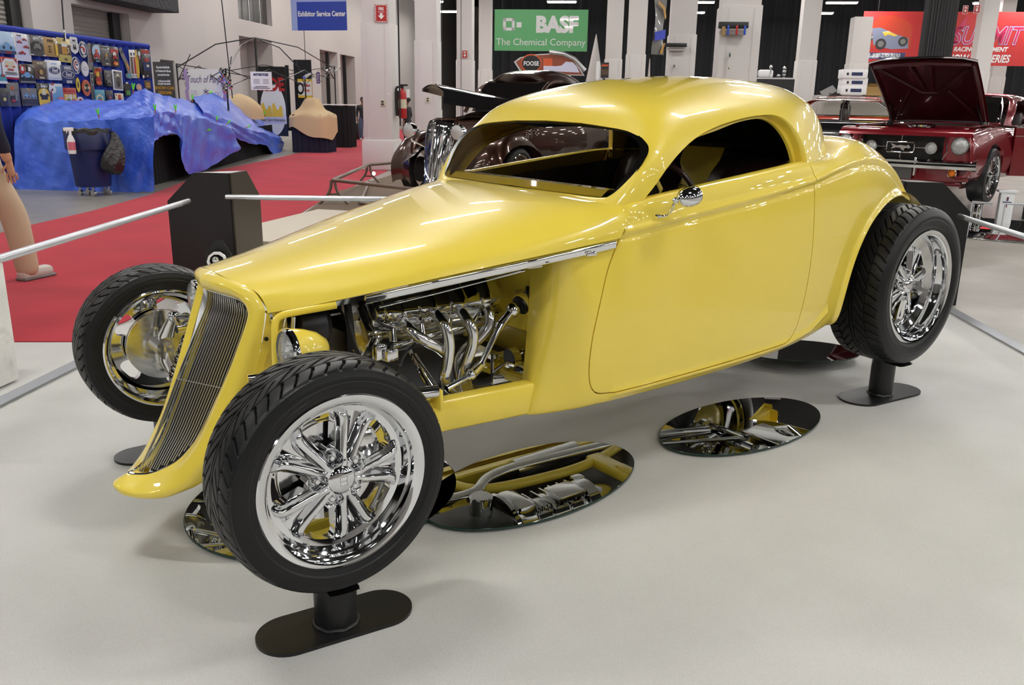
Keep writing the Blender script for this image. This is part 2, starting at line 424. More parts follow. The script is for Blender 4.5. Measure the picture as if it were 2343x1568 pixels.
# ---- greenhouse (rings base..ridge) by stations front centre -> rear centre
GH = [
 [(1.10,0,1.03),(1.138,0,1.083),(1.223,0,1.2),(1.300,0,1.308),(1.355,0,1.383),(1.50,0,1.44),(1.68,0,1.475)],
 [(1.112,.3,1.03),(1.147,.3,1.083),(1.232,.3,1.2),(1.308,.27,1.305),(1.36,.25,1.378),(1.50,.17,1.437),(1.72,0,1.478)],
 [(1.13,.50,1.03),(1.165,.51,1.08),(1.25,.535,1.2),(1.325,.475,1.297),(1.375,.42,1.365),(1.53,.26,1.432),(1.78,0,1.482)],
 [(1.19,.595,1.03),(1.215,.60,1.09),(1.30,.603,1.2),(1.40,.545,1.288),(1.44,.475,1.362),(1.6,.29,1.438),(1.86,0,1.486)],
 [(1.5,.600,1.05),(1.5,.600,1.10),(1.52,.585,1.2),(1.57,.535,1.292),(1.62,.46,1.382),(1.72,.28,1.457),(1.92,0,1.490)],
 [(1.85,.603,1.08),(1.85,.603,1.13),(1.85,.575,1.23),(1.86,.50,1.348),(1.87,.43,1.415),(1.9,.25,1.473),(2.0,0,1.494)],
 [(2.12,.588,1.11),(2.12,.588,1.16),(2.12,.565,1.25),(2.12,.495,1.352),(2.1,.42,1.42),(2.07,.25,1.476),(2.08,0,1.495)],
 [(2.32,.56,1.13),(2.31,.545,1.165),(2.31,.51,1.26),(2.29,.46,1.36),(2.24,.395,1.425),(2.19,.24,1.477),(2.18,0,1.495)],
 [(2.56,.47,1.165),(2.535,.43,1.20),(2.52,.415,1.28),(2.48,.385,1.37),(2.43,.32,1.43),(2.36,.22,1.470),(2.28,0,1.493)],
 [(2.75,.30,1.19),(2.70,.28,1.225),(2.68,.27,1.29),(2.63,.26,1.37),(2.56,.22,1.43),(2.47,.14,1.470),(2.34,0,1.490)],
 [(2.82,0,1.20),(2.78,0,1.235),(2.75,0,1.30),(2.70,0,1.38),(2.62,0,1.435),(2.52,0,1.466),(2.38,0,1.488)],
]
WSO = [(.0,1.309),(.2,1.305),(.40,1.289),(.47,1.275),(.52,1.256),(.553,1.232),(.567,1.20),(.563,1.154),(.543,1.105),(.52,1.075),(.49,1.062),(.40,1.060),(.22,1.061),(0,1.062)]
WS_FULL = [(-y, z) for y, z in WSO]; WS_HALF = cr(WSO[1:-1], 60)
WS_POLY = [(-.0, WSO[0][1])]+[(-y, z) for y, z in WS_HALF]+[(0, WSO[-1][1])]
WS_POLY = WS_POLY+[(y, z) for y, z in WS_HALF[::-1]]
SW = [(1.235,1.055),(1.28,1.10),(1.345,1.165),(1.42,1.215),(1.53,1.262),(1.68,1.303),(1.84,1.330),(1.97,1.342),(2.05,1.342),(2.105,1.325),(2.145,1.285),(2.175,1.22),(2.195,1.14)]
SW_POLY = cr(SW, 80).tolist()+[(2.2,1.0),(1.2,.98)]
for _c in GH:
    _c[-1] = (_c[-1][0], _c[-1][1], _c[-1][2]+.007); _c[-2] = (_c[-2][0], _c[-2][1], _c[-2][2]+.004)
GG = smooth(surf(GH, 300, 150), 230, ((0, 0), (0, 1), (1, 1))); GG[..., 1] *= -1
Vg, Fg = gridmesh(GG)
x, y, z = Vg[:, 0], Vg[:, 1], Vg[:, 2]
front = (x < 1.123+.732*(z-1.063)+.1*y**2+.035) & (z < 1.33)
Vg2, Fg2, eW = cut(Vg, Fg, WS_POLY, (1, 2), 'out', sel=front)
Vg2, Fg2, eW = compact(Vg2, clean(Fg2, Vg2), eW)
sidev = (Vg2[:, 1] < -.40) & (~eW)
Vg3, Fg3, eS = cut(Vg2, Fg2, SW_POLY, (0, 2), 'out', sel=sidev)
Vg3, Fg3, eS, eW2 = compact(Vg3, clean(Fg3, Vg3), eS, eW)
mb = MB(); mb.add(Vg3, Fg3.tolist())
cS = np.array([1.75, 1.16])
def swf(ids):
    B = Vg3[ids]; t = cS[None]-B[:, [0, 2]]; t /= np.linalg.norm(t, axis=1)[:, None]
    o = []
    for inn, dep in ((.004, .003), (.009, .010), (.012, .022), (.013, .045), (.030, .047), (.032, .06)):
        o.append(np.stack([t[:, 0]*inn, np.full(len(ids), dep), t[:, 1]*inn], 1))
    return o
a, b = flange(Vg3, Fg3, eS & (Vg3[:, 2] > 1.03), swf); mb.add(a, b)
def wsf(ids):
    B = Vg3[ids]; return [np.stack([np.full(len(ids), .004), -B[:, 1]*.008, (1.18-B[:, 2])*.02], 1), np.stack([np.full(len(ids), .03), -B[:, 1]*.02, (1.18-B[:, 2])*.04], 1)]
a, b = flange(Vg3, Fg3, eW2, wsf); mb.add(a, b)
mb.mirror_y()
obj('roof', mb, 'yellow_paint', car, smooth=40)
# windshield glass with a black edge band
def wsx(y, z, o=.010): return 1.123+.732*(z-1.063)+.1*y*y+o
def ws_strip(s0, s1, off):
    out = np.array(WS_POLY); c = np.array([0, 1.185]); mb = MB(); rings = []
    for s in (s0, s1) if s1 is not None else (s0,):
        e = out-c; L = np.linalg.norm(e, axis=1)[:, None]; f = np.clip((out[:, 1:2]-1.062)/.05, 0, 1)*.75+.25 if s > 0 else 1; q = c+e*((L-s*f)/L); rings.append(q)
    return rings
r0, r1 = ws_strip(-.004, .026, 0)
mb = MB(); mb.grid(np.stack([[(wsx(a, b, .010), a, b) for a, b in r0], [(wsx(a, b, .010), a, b) for a, b in r1]]), close_v=True)
obj('windshield_seal', mb, 'frit', car)
mb = MB(); c = np.array([0, 1.185]); R = r0; rings = []
for k in np.linspace(1, 0.02, 12): rings.append([(wsx(*(c+(q-c)*k), .013), *(c+(q-c)*k)) for q in R])
mb.grid(np.array(rings), close_v=True)
obj('windshield', mb, 'tinted_glass', car, recalc=False)
# cowl ledge under the glass (yellow strip inside the black line)
mb = MB()
led = []
for yy in np.linspace(-.47, .47, 25):
    led.append([(wsx(yy, 1.066, .020), yy, 1.066), (wsx(yy, 1.085, .035), yy, 1.092-.02*yy*yy), (wsx(yy, 1.085, .10), yy, 1.090-.02*yy*yy), (wsx(yy, 1.085, .11), yy, 1.07)])
mb.grid(np.array(led)); obj('dash_ledge', mb, 'yellow_paint', car)

# ---- hood
HD = [
 [(-.018,0,.857),(-.020,.08,.854),(.0,.15,.845),(.027,.21,.830),(.037,.245,.812),(.042,.262,.788),(.044,.27,.768)],
 [(.18,0,.895),(.18,.10,.892),(.19,.2,.879),(.2,.265,.862),(.2,.305,.84),(.2,.337,.817),(.2,.352,.797)],
 [(.48,0,.963),(.48,.12,.960),(.49,.25,.948),(.495,.35,.931),(.5,.415,.908),(.5,.458,.884),(.5,.476,.858)],
 [(.8,0,1.028),(.8,.15,1.026),(.8,.3,1.016),(.8,.42,.994),(.8,.495,.966),(.8,.545,.937),(.8,.560,.905)],
 [(1.0,0,1.058),(1.0,.2,1.056),(1.0,.37,1.048),(1.0,.49,1.028),(1.0,.55,1.001),(1.0,.588,.968),(1.0,.595,.931)],
 [(1.125,0,1.066),(1.125,.22,1.065),(1.13,.40,1.060),(1.14,.52,1.050),(1.143,.583,1.028),(1.135,.607,.985),(1.113,.609,.944)],
 [(1.19,0,1.06),(1.19,.22,1.06),(1.19,.42,1.058),(1.19,.535,1.054),(1.178,.590,1.045),(1.160,.611,1.0),(1.130,.611,.948)],
]
GHd = smooth(surf(HD, 140, 90), 60, ((1, 0),)); GHd[..., 1] *= -1
# rolled lower edge
e = GHd[:, -1]; 
fl = [e]
for dy, dz in ((.006, -.004), (.014, -.004), (.03, .0)): fl.append(e+np.array([0, dy, dz]))
mb = MB(); mb.grid(GHd); mb.grid(np.array(fl)); 
e = GHd[0]; mb.grid(np.array([e, e+np.array([.004, 0, -.003]), e+np.array([.006, 0, -.02])]))
mb.mirror_y(); obj('hood', mb, 'yellow_paint', car, smooth=40)

# ---- grille shell (rows around the opening; columns opening edge -> face -> corner -> back)
SH = [
 [(-.044,0,.800),(-.058,0,.815),(-.058,0,.838),(-.036,0,.853),(-.021,0,.857)],
 [(-.026,.09,.800),(-.044,.09,.815),(-.046,.09,.836),(-.032,.085,.850),(-.021,.08,.8535)],
 [(-.008,.15,.797),(-.022,.155,.812),(-.024,.16,.828),(-.012,.158,.841),(.0,.15,.845)],
 [(.004,.183,.787),(-.006,.20,.799),(-.003,.208,.812),(.012,.212,.826),(.024,.212,.830)],
 [(.010,.197,.768),(.002,.22,.772),(.006,.237,.778),(.022,.252,.79),(.036,.262,.79)],
 [(.006,.202,.735),(-.006,.225,.735),(-.002,.246,.738),(.014,.262,.745),(.034,.268,.75)],
 [(-.040,.190,.62),(-.054,.214,.612),(-.048,.238,.610),(-.028,.256,.615),(.010,.263,.63)],
 [(-.082,.171,.525),(-.096,.198,.512),(-.090,.225,.508),(-.068,.248,.512),(-.022,.256,.53)],
 [(-.137,.148,.405),(-.152,.178,.388),(-.147,.207,.382),(-.125,.232,.385),(-.078,.242,.40)],
 [(-.172,.125,.345),(-.192,.157,.322),(-.190,.188,.314),(-.168,.215,.314),(-.118,.228,.32)],
 [(-.205,.103,.305),(-.230,.135,.276),(-.231,.165,.262),(-.210,.19,.255),(-.16,.20,.262)],
 [(-.240,.077,.278),(-.272,.105,.246),(-.276,.130,.230),(-.255,.145,.215),(-.20,.15,.225)],
 [(-.275,.047,.260),(-.312,.068,.234),(-.320,.085,.218),(-.300,.092,.202),(-.24,.09,.215)],
 [(-.308,.018,.255),(-.350,.032,.236),(-.358,.04,.222),(-.340,.04,.202),(-.27,.035,.21)],
 [(-.328,0,.258),(-.362,0,.238),(-.370,0,.226),(-.352,0,.204),(-.28,0,.208)],
]
SHs = surf(SH, 140, 30); SHs[..., 1] *= -1
e = SHs[:, 0]; inn = np.array([e+np.array([.004, 0, -.0])+0, e+np.array([.03, 0, 0])])
mb = MB(); mb.grid(SHs); mb.grid(np.stack([e, e+np.array([.03, 0, 0])]))
mb.mirror_y(); obj('grille_shell', mb, 'yellow_paint', car, smooth=50)
# ================================================================ wheels
def fastmesh(name, V, F, smooth=30):
    me = bpy.data.meshes.new(name); V = np.asarray(V, np.float32); F = np.asarray(F, np.int32)
    me.vertices.add(len(V)); me.vertices.foreach_set('co', V.ravel()); me.loops.add(F.size); me.loops.foreach_set('vertex_index', F.ravel())
    me.polygons.add(len(F)); me.polygons.foreach_set('loop_start', np.arange(0, F.size, 4, dtype=np.int32)); me.polygons.foreach_set('loop_total', np.full(len(F), 4, np.int32))
    me.update(calc_edges=True); me.validate(); me.polygons.foreach_set('use_smooth', np.ones(len(me.polygons), bool))
    me.set_sharp_from_angle(angle=math.radians(smooth)); return me
def tyre_mesh(R, w, rim_r, N=46, nth=1400, depth=.008):
    """directional tread cut into the crown; y is across, outer face at -w/2"""
    h = w/2
    sw = [(rim_r-.012, -h*.90), (rim_r+.002, -h*.965), (rim_r+.012, -h*1.0), (rim_r+.017, -h*1.022), (rim_r+.019, -h*1.018), (rim_r+.3*(R-rim_r), -h*1.055), (rim_r+.45*(R-rim_r), -h*1.058), (rim_r+.47*(R-rim_r), -h*1.048), (rim_r+.60*(R-rim_r), -h*1.045), (rim_r+.62*(R-rim_r), -h*1.038), (rim_r+.80*(R-rim_r), -h*1.0), (R-.014, -h*.95)]
    tr = [(R-.010*abs(t)**3.5, t*h*.91) for t in np.linspace(-1, 1, 150)]
    prof = sw+tr+[(r, -y) for r, y in sw[::-1]]
    r = np.array([p[0] for p in prof]); y = np.array([p[1] for p in prof]); th = np.linspace(0, 2*PI, nth, endpoint=False)
    T, Yy = np.meshgrid(th, y, indexing='ij'); Rr = np.repeat(r[None], nth, 0)
    q = Yy/(h*.91); a = np.abs(q); ph = N*T/(2*PI)
    def soft(x, w_, e): return np.clip((w_-np.abs(x))/e+.5, 0, 1)
    s1 = ((ph+1.15*(1-a)+.22*np.sin(5*(1-a))) % 1.0)-.5; g1 = soft(s1, .085, .05)*(a > .53)
    s2 = ((ph*.5+1.75*(1-a)+.12) % 1.0)-.5; g2 = soft(s2, .075, .04)*(a > .07)*(a < .56)
    s3 = ((ph*.5+1.75*(1-a)+.62) % 1.0)-.5; g3 = soft(s3, .05, .04)*(a > .20)*(a < .56)
    g4 = soft(a-.545, .014, .012); g5 = soft(a-.06, .016, .012)
    g = np.maximum.reduce([g1, g2, g3, g4*.8, g5*.9])
    g = np.where(a > .93, g*np.clip((1.05-a)/.12, 0, 1), g)
    crown = np.zeros_like(Rr, bool); crown[:, len(sw):-len(sw)] = True
    Rr = Rr-np.where(crown, g*depth, 0)
    V, F = gridmesh(np.stack([Rr*np.cos(T), Yy, Rr*np.sin(T)], -1)); n = len(prof)
    I = np.arange(n-1); Fw = np.stack([(nth-1)*n+I, I, I+1, (nth-1)*n+I+1], 1)
    return fastmesh('tire', V, np.concatenate([F, Fw]), 28)
def rim_mesh(Rf, w, dish, ns=5, gap=17, ring=.80, spr=.0125):
    """polished five twin-spoke wheel; outer face at y = -w/2 (flange), spokes set back by dish"""
    h = w/2; mb = MB(); r2 = Rf*ring
    prof = [(Rf-.016, -h+.022), (Rf-.003, -h+.012), (Rf, -h+.002), (Rf-.003, -h-.001), (Rf-.009, -h+.001), (Rf-.020, -h+.003), (Rf-.024, -h+.007), (Rf-.029, -h+.010), (Rf-.031, -h+dish*.42), (Rf-.037, -h+dish*.5), (Rf-.040, -h+dish*.80), (r2+.004, -h+dish*.95), (r2-.006, -h+dish), (r2-.012, -h+dish+.002),
            (r2-.012, -h+dish+.014), (r2+.004, -h+dish+.02), (Rf-.040, -h+dish+.04), (Rf-.034, h-.03), (Rf-.014, h-.018), (Rf-.002, h-.012), (Rf, h-.003), (Rf-.006, h), (Rf-.012, h-.002), (Rf-.022, h-.022)]
    mb.lathe(prof, axis='y', n=96)
    y0 = -h+dish; off = 1.22; hw = .27
    rr = np.linspace(.030, r2-.002, 64); th = np.linspace(0, 2*PI, 421); Rg, Tg = np.meshgrid(rr, th, indexing='ij')
    ak = 2*PI/ns; d = (Tg-off+ak/2) % ak-ak/2; t = (Rg-.03)/(r2-.03)
    sp = (.175+.045*t+.09*np.clip((t-.72)/.28, 0, 1)**2)            # spoke centre line either side of the pair axis
    lat = np.abs(np.abs(d)-sp)*Rg; wd = .0138*(1+.10*t)
    ridge = np.exp(-(lat/wd)**4)*(1-.0*t); end = 1-np.clip((t-.86)/.14, 0, 1)**2
    rise = .020*np.clip(1-t, 0, 1)**1.2+.020*ridge*end*np.clip((t+.10)/.22, 0, 1)-.004*np.exp(-(np.abs(d)*Rg/.012)**2)*np.clip(t*3, 0, 1)
    hubz = .010*np.clip(1-(Rg-.03)/.028, 0, 1)**2
    lug = 0
    for k in range(ns):
        la = 2*PI*(k+.5)/ns+off; dd = np.hypot(Rg*np.cos(Tg)-.058*math.cos(la), Rg*np.sin(Tg)-.058*math.sin(la)); rise = .002+(rise-.002)*np.clip((dd-.013)/.010, 0, 1)**.7
    Gf = np.stack([Rg*np.cos(Tg), y0+.004-rise-hubz, Rg*np.sin(Tg)], -1)
    V, F = gridmesh(Gf[:, :-1]); n = 420; I = np.arange(len(rr)-1); F = np.concatenate([F, np.stack([I*n+n-1, (I+1)*n+n-1, (I+1)*n, I*n], 1)])
    for k in range(ns):
        c = 2*PI*(k+.5)/ns+off; P = []
        for q in np.linspace(-1, 1, 9): P.append((.076+.010*(1-abs(q)), c+q*.215))
        for q in np.linspace(0, 1, 7)[1:]: P.append((.076+(r2-.030-.076)*q, c+.215+.07*q))
        P.append((r2-.016, c+.25)); 
        for q in np.linspace(1, -1, 11)[1:-1]: P.append((r2-.0115, c+q*.21))
        P.append((r2-.016, c-.25))
        for q in np.linspace(1, 0, 7)[:-1]: P.append((.076+(r2-.030-.076)*q, c-.215-.07*q))
        poly = crc([(r_*math.cos(a_), r_*math.sin(a_)) for r_, a_ in P], 90).tolist()
        V, F, e = cut(V, F, poly, (0, 2), 'out'); V, F, e = compact(V, clean(F, V), e)
        fv, ff = flange(V, F, e, lambda ids: [np.stack([V[ids, 0]*0, np.full(len(ids), .004), V[ids, 2]*0], 1), np.stack([V[ids, 0]*0, y0+.030-V[ids, 1], V[ids, 2]*0], 1)])
        mb.add(fv, ff)
    mb.add(V.tolist(), F.tolist())
    Vb_ = V.copy(); Vb_[:, 1] = y0+.030; mb.add(Vb_.tolist(), F.tolist())
    return mb
def cap_mesh(y0):
    mb = MB(); mb.lathe([(0, y0-.044), (.014, y0-.0435), (.029, y0-.040), (.038, y0-.033), (.042, y0-.020), (.044, y0-.002)], axis='y', n=40); return mb
def nut_mesh():
    mb = MB(); mb.lathe([(0, -.014), (.006, -.0135), (.0085, -.010), (.0085, .004)], axis='y', n=6); mb.lathe([(.0085, -.001), (.0125, -.002), (.0145, .0)], axis='y', n=20); return mb
TY = {}
def wheel(name, x, y, z, R, w, Rf, dish, outer, front, lab=None):
    """outer: -1 near side, +1 far side"""
    if front not in TY: TY[front] = (rim_mesh(Rf, w, dish, ring=.80 if front else .74).mesh('wheel', 40), tyre_mesh(R, w, Rf-.004, 46 if front else 52, 1400 if front else 1500))
    rim = obj(name, TY[front][0], 'chrome', car, loc=(x, y, z))
    if outer > 0: rim.rotation_euler = (0, 0, PI)
    obj('tire', TY[front][1], 'rubber', rim)
    y0 = -w/2+dish
    obj('center_cap', cap_mesh(y0), 'chrome', rim)
    cl = MB()
    for (x0, z0, x1, z1) in ((-.010, .012, .010, .012), (-.010, -.012, .010, -.012), (-.010, .012, -.010, -.012), (-.010, 0, .008, 0), (.010, .012, .008, 0), (.010, -.012, .008, 0)):
        cl.tube([(x0, y0-.0438, z0), (x1, y0-.0438, z1)], .0012, n=6)
    obj('cap_emblem', cl, 'brushed', rim)
    nm = nut_mesh()
    for k in range(5):
        a = 2*PI*(k+.5)/5+1.22
        obj('lug_nut', nm, 'chrome', rim, loc=(.058*math.cos(a), y0-.002, .058*math.sin(a)))
    vs = MB(); a = -2.2; rr = Rf-.045; vs.cyl((rr*math.cos(a), y0-.022, rr*math.sin(a)), ((rr-.008)*math.cos(a), y0-.045, (rr-.008)*math.sin(a)), .004); obj('valve_stem', vs, 'chrome', rim)
    d = MB(); Rd = .134 if front else .17
    d.lathe([(.07, y0+.045), (Rd, y0+.045), (Rd, y0+.053), (Rd-.004, y0+.056), (Rd-.004, y0+.062), (Rd, y0+.065), (Rd, y0+.073), (.07, y0+.073)], axis='y', n=72, closed_prof=True)
    d.lathe([(0, y0+.030), (.068, y0+.030), (.072, y0+.05), (.072, y0+.09), (0, y0+.09)], axis='y', n=40)
    obj('brake_disc', d, 'polished', rim)
    c = MB(); c.box((0, 0, 0), (.065, .065, .12), bev=.016)
    c.xf(Matrix.Translation((-outer*.118 if front else .118, y0+.062, .03)) @ Matrix.Rotation(outer*.35 if front else -.35, 4, 'Y')); obj('brake_caliper', c, 'polished', rim)
    return rim
wheel('front_wheel', 0, -.738, .453, .305, .188, .2302, .055, -1, True)
wheel('front_wheel', 0, .738, .453, .305, .188, .2302, .055, 1, True)
wheel('rear_wheel', 3.038, -.554, .571, .377, .264, .2707, .095, -1, False)
wheel('rear_wheel', 3.038, .554, .571, .377, .264, .2707, .095, 1, False)

# ================================================================ grille
def ridge_x(z): return float(np.interp(z, [.257, .371, .575, .753, .82], [-.300, -.235, -.141, -.050, -.040]))
def open_w(z): return float(np.interp(z, [.250, .262, .28, .305, .345, .405, .525, .62, .735, .768, .787, .797, .800], [0, .045, .077, .103, .125, .148, .171, .190, .202, .197, .183, .15, .09]))
def gx(y, z): return ridge_x(z)+abs(y)*float(np.interp(z, [.25, .405, .525, .62, .765, .8], [.52, .55, .49, .41, .27, .2]))+.006
mb = MB()
for i in range(-18, 19):
    f = i/18.5; pts = []
    for z in np.linspace(.255, .797, 34):
        yb = f*(.196 if z > .70 else float(np.interp(z, [.25, .345, .62, .70], [.135, .145, .184, .196])))
        if abs(yb) <= open_w(z)+.002: pts.append((gx(yb, z), yb, z))
    if len(pts) > 2:
        a = pts[-1]; pts.append((a[0]+.02, a[1], a[2]+.008)); mb.tube(pts, .0014, n=6)
for z in (.53,):
    w = open_w(z); mb.tube([(gx(y, z)+.004, y, z) for y in np.linspace(-w, w, 15)], .0016, n=5)
obj('grille_bars', mb, 'grille_steel', car)
mb = MB(); e = [(p[0]+.006, p[1], p[2]) for p in SHs[:, 0]]; e = e+[(x, -y, z) for x, y, z in e[-2:0:-1]]
mb.tube(e, .0045, n=8, closed=True); obj('grille_trim', mb, 'chrome', car)
mb = MB(); G = []
for z in np.linspace(.25, .80, 24):
    w = min(open_w(z)+.012, .204); G.append([(gx(y, z)+.035, y, z) for y in np.linspace(-w, w, 11)])
mb.grid(np.array(G)); obj('radiator', mb, 'black_plastic', car)
# shell flange with bolts behind the corner
mb = MB(); P0 = np.array([(.042,-.266,.765),(.020,-.262,.66),(-.016,-.255,.56),(-.07,-.242,.42),(-.11,-.228,.34)])
mb.grid(np.stack([P0, P0+np.array([.028, .004, 0]), P0+np.array([.03, .02, 0])]))
obj('shell_flange', mb, 'yellow_frame', car); mb.v = [(x, -y, z) for x, y, z in mb.v]; obj('shell_flange', mb, 'yellow_frame', car)
for (x, z) in ((.055, .742), (.036, .690)):
    b = MB(); b.lathe([(0, -.004), (.006, -.003), (.0065, .002)], c=(x, -.2675, z), axis='y', n=12); obj('flange_bolt', b, 'chrome' if z > .7 else 'black_plastic', car)
# inner splash panel behind grille shell
mb = MB(); mb.grid(np.array([[(.05,-.255,.76),(.02,-.25,.6),(-.03,-.235,.42),(-.08,-.20,.30)],[(.13,-.20,.76),(.13,-.20,.6),(.10,-.20,.45),(.05,-.18,.34)]])); obj('splash_panel', mb, 'yellow_frame', car); mb.v = [(x, -y, z) for x, y, z in mb.v]; obj('splash_panel', mb, 'yellow_frame', car)

# ================================================================ hood side hinge strip
def hood_edge(x): return (float(np.interp(x, [.044, .2, .5, .8, 1.0, 1.13], [.27, .352, .476, .560, .595, .611])), float(np.interp(x, [.044, .2, .5, .8, 1.0, 1.13], [.768, .797, .858, .905, .931, .948])))
mb = MB(); rows = []
for x in np.linspace(.30, 1.115, 40):
    y, z = hood_edge(x); y -= .006; t = .030
    rows.append([(x, -y, z-.006), (x, -y-.004, z-.010), (x, -y-.005, z-.018), (x, -y-.002, z-.022), (x, -y-.004, z-t), (x, -y, z-t-.004), (x, -y+.012, z-t-.004), (x, -y+.012, z-.006)])
G = np.array(rows); mb.grid(G, close_v=True); mb.f.append(tuple(range(8))); mb.f.append(tuple(range(39*8, 40*8))[::-1])
obj('hinge_rail', mb, 'chrome', car, smooth=60)
mb = MB(); rows = []
for x in np.linspace(.05, .42, 16):
    y, z = hood_edge(x); rows.append([(x, -y+.005, z-.004), (x, -y+.012, z-.022), (x, -y+.03, z-.026)])
mb.grid(np.array(rows)); obj('hood_side_flange', mb, 'chrome', car)
mb = MB(); mb.tube([(0.329,-0.42,0.779), (0.523,-0.46,0.809), (0.798,-0.52,0.857)], .004, n=8); obj('hood_prop_rod', mb, 'chrome', car)
mb = MB(); mb.tube([(0.847,-0.563,0.884), (0.946,-0.575,0.893)], .0035, n=8); mb.box((0.817,-0.545,0.873), (.06, .01, .012), rz=0); obj('hood_latch_rod', mb, 'chrome', car)
mb = MB(); mb.box((1.02,-0.592,0.902), (.045, .008, .017), bev=.003); mb.sphere((1,-0.597,0.903), .005, 10, 6); mb.sphere((1.031,-0.597,0.903), .005, 10, 6); obj('hinge_bracket', mb, 'chrome', car)

mb = MB(); cc = np.array([.5, 0, .70]); Hn = GHd[2:-3, :84].copy(); Hn[..., 1] *= .955; Hn[..., 2] -= .014; mb.grid(Hn[::2, ::2]); mb.mirror_y(); obj('underhood_shade', mb, 'black_plastic', car)  # black sheet added below the hood to stand in for the shade there
# ================================================================ firewall, frame
mb = MB()
mb.grid(np.array([[(.93,-y,.90),(.935,-y,.75),(.94,-y,.60)] for y in (.50,.40,.30,.15,0)]))
mb.grid(np.array([[(.94,-y,.60),(1.02,-y,.56),(1.06,-y,.42),(1.10,-y,.38)] for y in (.30,.15,0)]))
mb.grid(np.array([[(.94,-.30,.60),(1.02,-.30,.56),(1.06,-.30,.42)],[(.93,-.42,.60),(.96,-.42,.56),(1.0,-.42,.44)],[(.93,-.50,.60),(.93,-.50,.52),(.93,-.49,.42)]]))
mb.mirror_y(); obj('firewall', mb, 'yellow_frame', car)
mb = MB(); c = Vector((0.818,-0.4,0.741)); mb.box((.926, c.y, c.z), (.006, .055, .05)); 
obj('identification_plate', mb, 'black_plastic', car)
for u in ((0.922,-0.327,0.739), (0.922,-0.367,0.74)):
    b = MB(); b.lathe([(0, -.005), (.006, -.003), (.007, .003)], c=u, axis='x', n=12); obj('firewall_bolt', b, 'chrome', car)
mb = MB(); a = Vector((0.875,-0.36,0.681)); b_ = Vector((0.938,-0.355,0.706)); mb.cyl(b_-(b_-a)*.35, b_+(b_-a)*1.2, .040, .046, n=28); obj('steering_tunnel', mb, 'yellow_frame', car); mb = MB(); mb.cyl(b_-(b_-a)*.45, b_-(b_-a)*.30, .034, .036, n=24); obj('rubber_boot', mb, 'black_plastic', car)
def box_rail(P, wdt, top, bot, mb, fill=.008):
    # P: list of (x, y_outer); vertical channel with rounded edges
    sec = []
    for (x, y, zt, zb) in P:
        r = fill
        sec.append([(x, -y, zb+r), (x, -y, zt-r), (x, -y+r*.4, zt-r*.4), (x, -y+r, zt), (x, -y+wdt-r, zt), (x, -y+wdt, zt-r), (x, -y+wdt, zb+r), (x, -y+wdt-r, zb), (x, -y+r, zb), (x, -y+r*.4, zb+r*.4)])
    mb.grid(np.array(sec), close_v=True); mb.f.append(tuple(range(10))); n = len(sec)-1; mb.f.append(tuple(range(n*10, n*10+10))[::-1])
mb = MB()
box_rail([(-.13,.245,.33,.27),(-.05,.30,.40,.29),(.1,.355,.445,.315),(.3,.41,.452,.335),(.53,.458,.452,.345),(.87,.488,.456,.345),(1.2,.50,.44,.36),(1.8,.50,.44,.37),(2.3,.47,.46,.38),(2.5,.40,.56,.46),(2.75,.36,.74,.64),(3.1,.34,.76,.66),(3.4,.34,.66,.56)], .055, 0, 0, mb)
mb.mirror_y(); mb.box((-.10, 0, .30), (.06, .50, .06), bev=.01); mb.box((.12, 0, .345), (.10, .66, .05), bev=.01)
obj('frame_rail', mb, 'yellow_frame', car)
# braces in yellow round tube under the floor (seen in the floor mirrors)
def ubend(pts, r, name='frame_tube', mat='yellow_frame', n=14): 
    m = MB(); P = cr(pts, 40); m.tube(P, r, n=n); return obj(name, m, mat, car)
ubend([(1.15,-.47,.39),(1.20,-.30,.37),(1.40,-.22,.36),(1.75,-.20,.36),(2.1,-.30,.37),(2.3,-.44,.39)], .024)
ubend([(1.15,.47,.39),(1.20,.30,.37),(1.40,.22,.36),(1.75,.20,.36),(2.1,.30,.37),(2.3,.44,.39)], .024)
ubend([(1.05,-.47,.40),(.98,-.36,.37),(1.05,-.25,.36),(1.22,-.24,.36)], .024)
ubend([(2.3,-.42,.40),(2.5,-.36,.42),(2.72,-.30,.50),(2.95,-.2,.55)], .022)
mb = MB(); mb.box((1.86, 0, .36), (.09, .50, .05), bev=.012); mb.box((1.86, 0, .335), (.05, .12, .02), bev=.004); obj('crossmember', mb, 'yellow_frame', car)
mb = MB(); mb.grid(np.array([[(x, y, .455) for y in np.linspace(-.50, .50, 5)] for x in (1.0, 1.5, 2.0, 2.55)])); mb.grid(np.array([[(2.55, y, .455), (2.62, y, .9), (2.7, y, 1.0)] for y in (-.36, 0, .36)])); mb.grid(np.array([[(x, y, .80) for y in np.linspace(-.33, .33, 3)] for x in (2.6, 3.3)])); obj('floor_pan', mb, 'black_plastic', car)
for s in (-1, 1):
    mb = MB(); G = []
    for a in np.linspace(.30, PI+.35, 24):
        rr = .43; G.append([(HUBR[0]+rr*math.cos(a), s*y, HUBR[1]+rr*math.sin(a)) for y in (.50, .44, .38, .34)])
    mb.grid(np.array(G))
    obj('wheel_well', mb, 'yellow_frame', car)

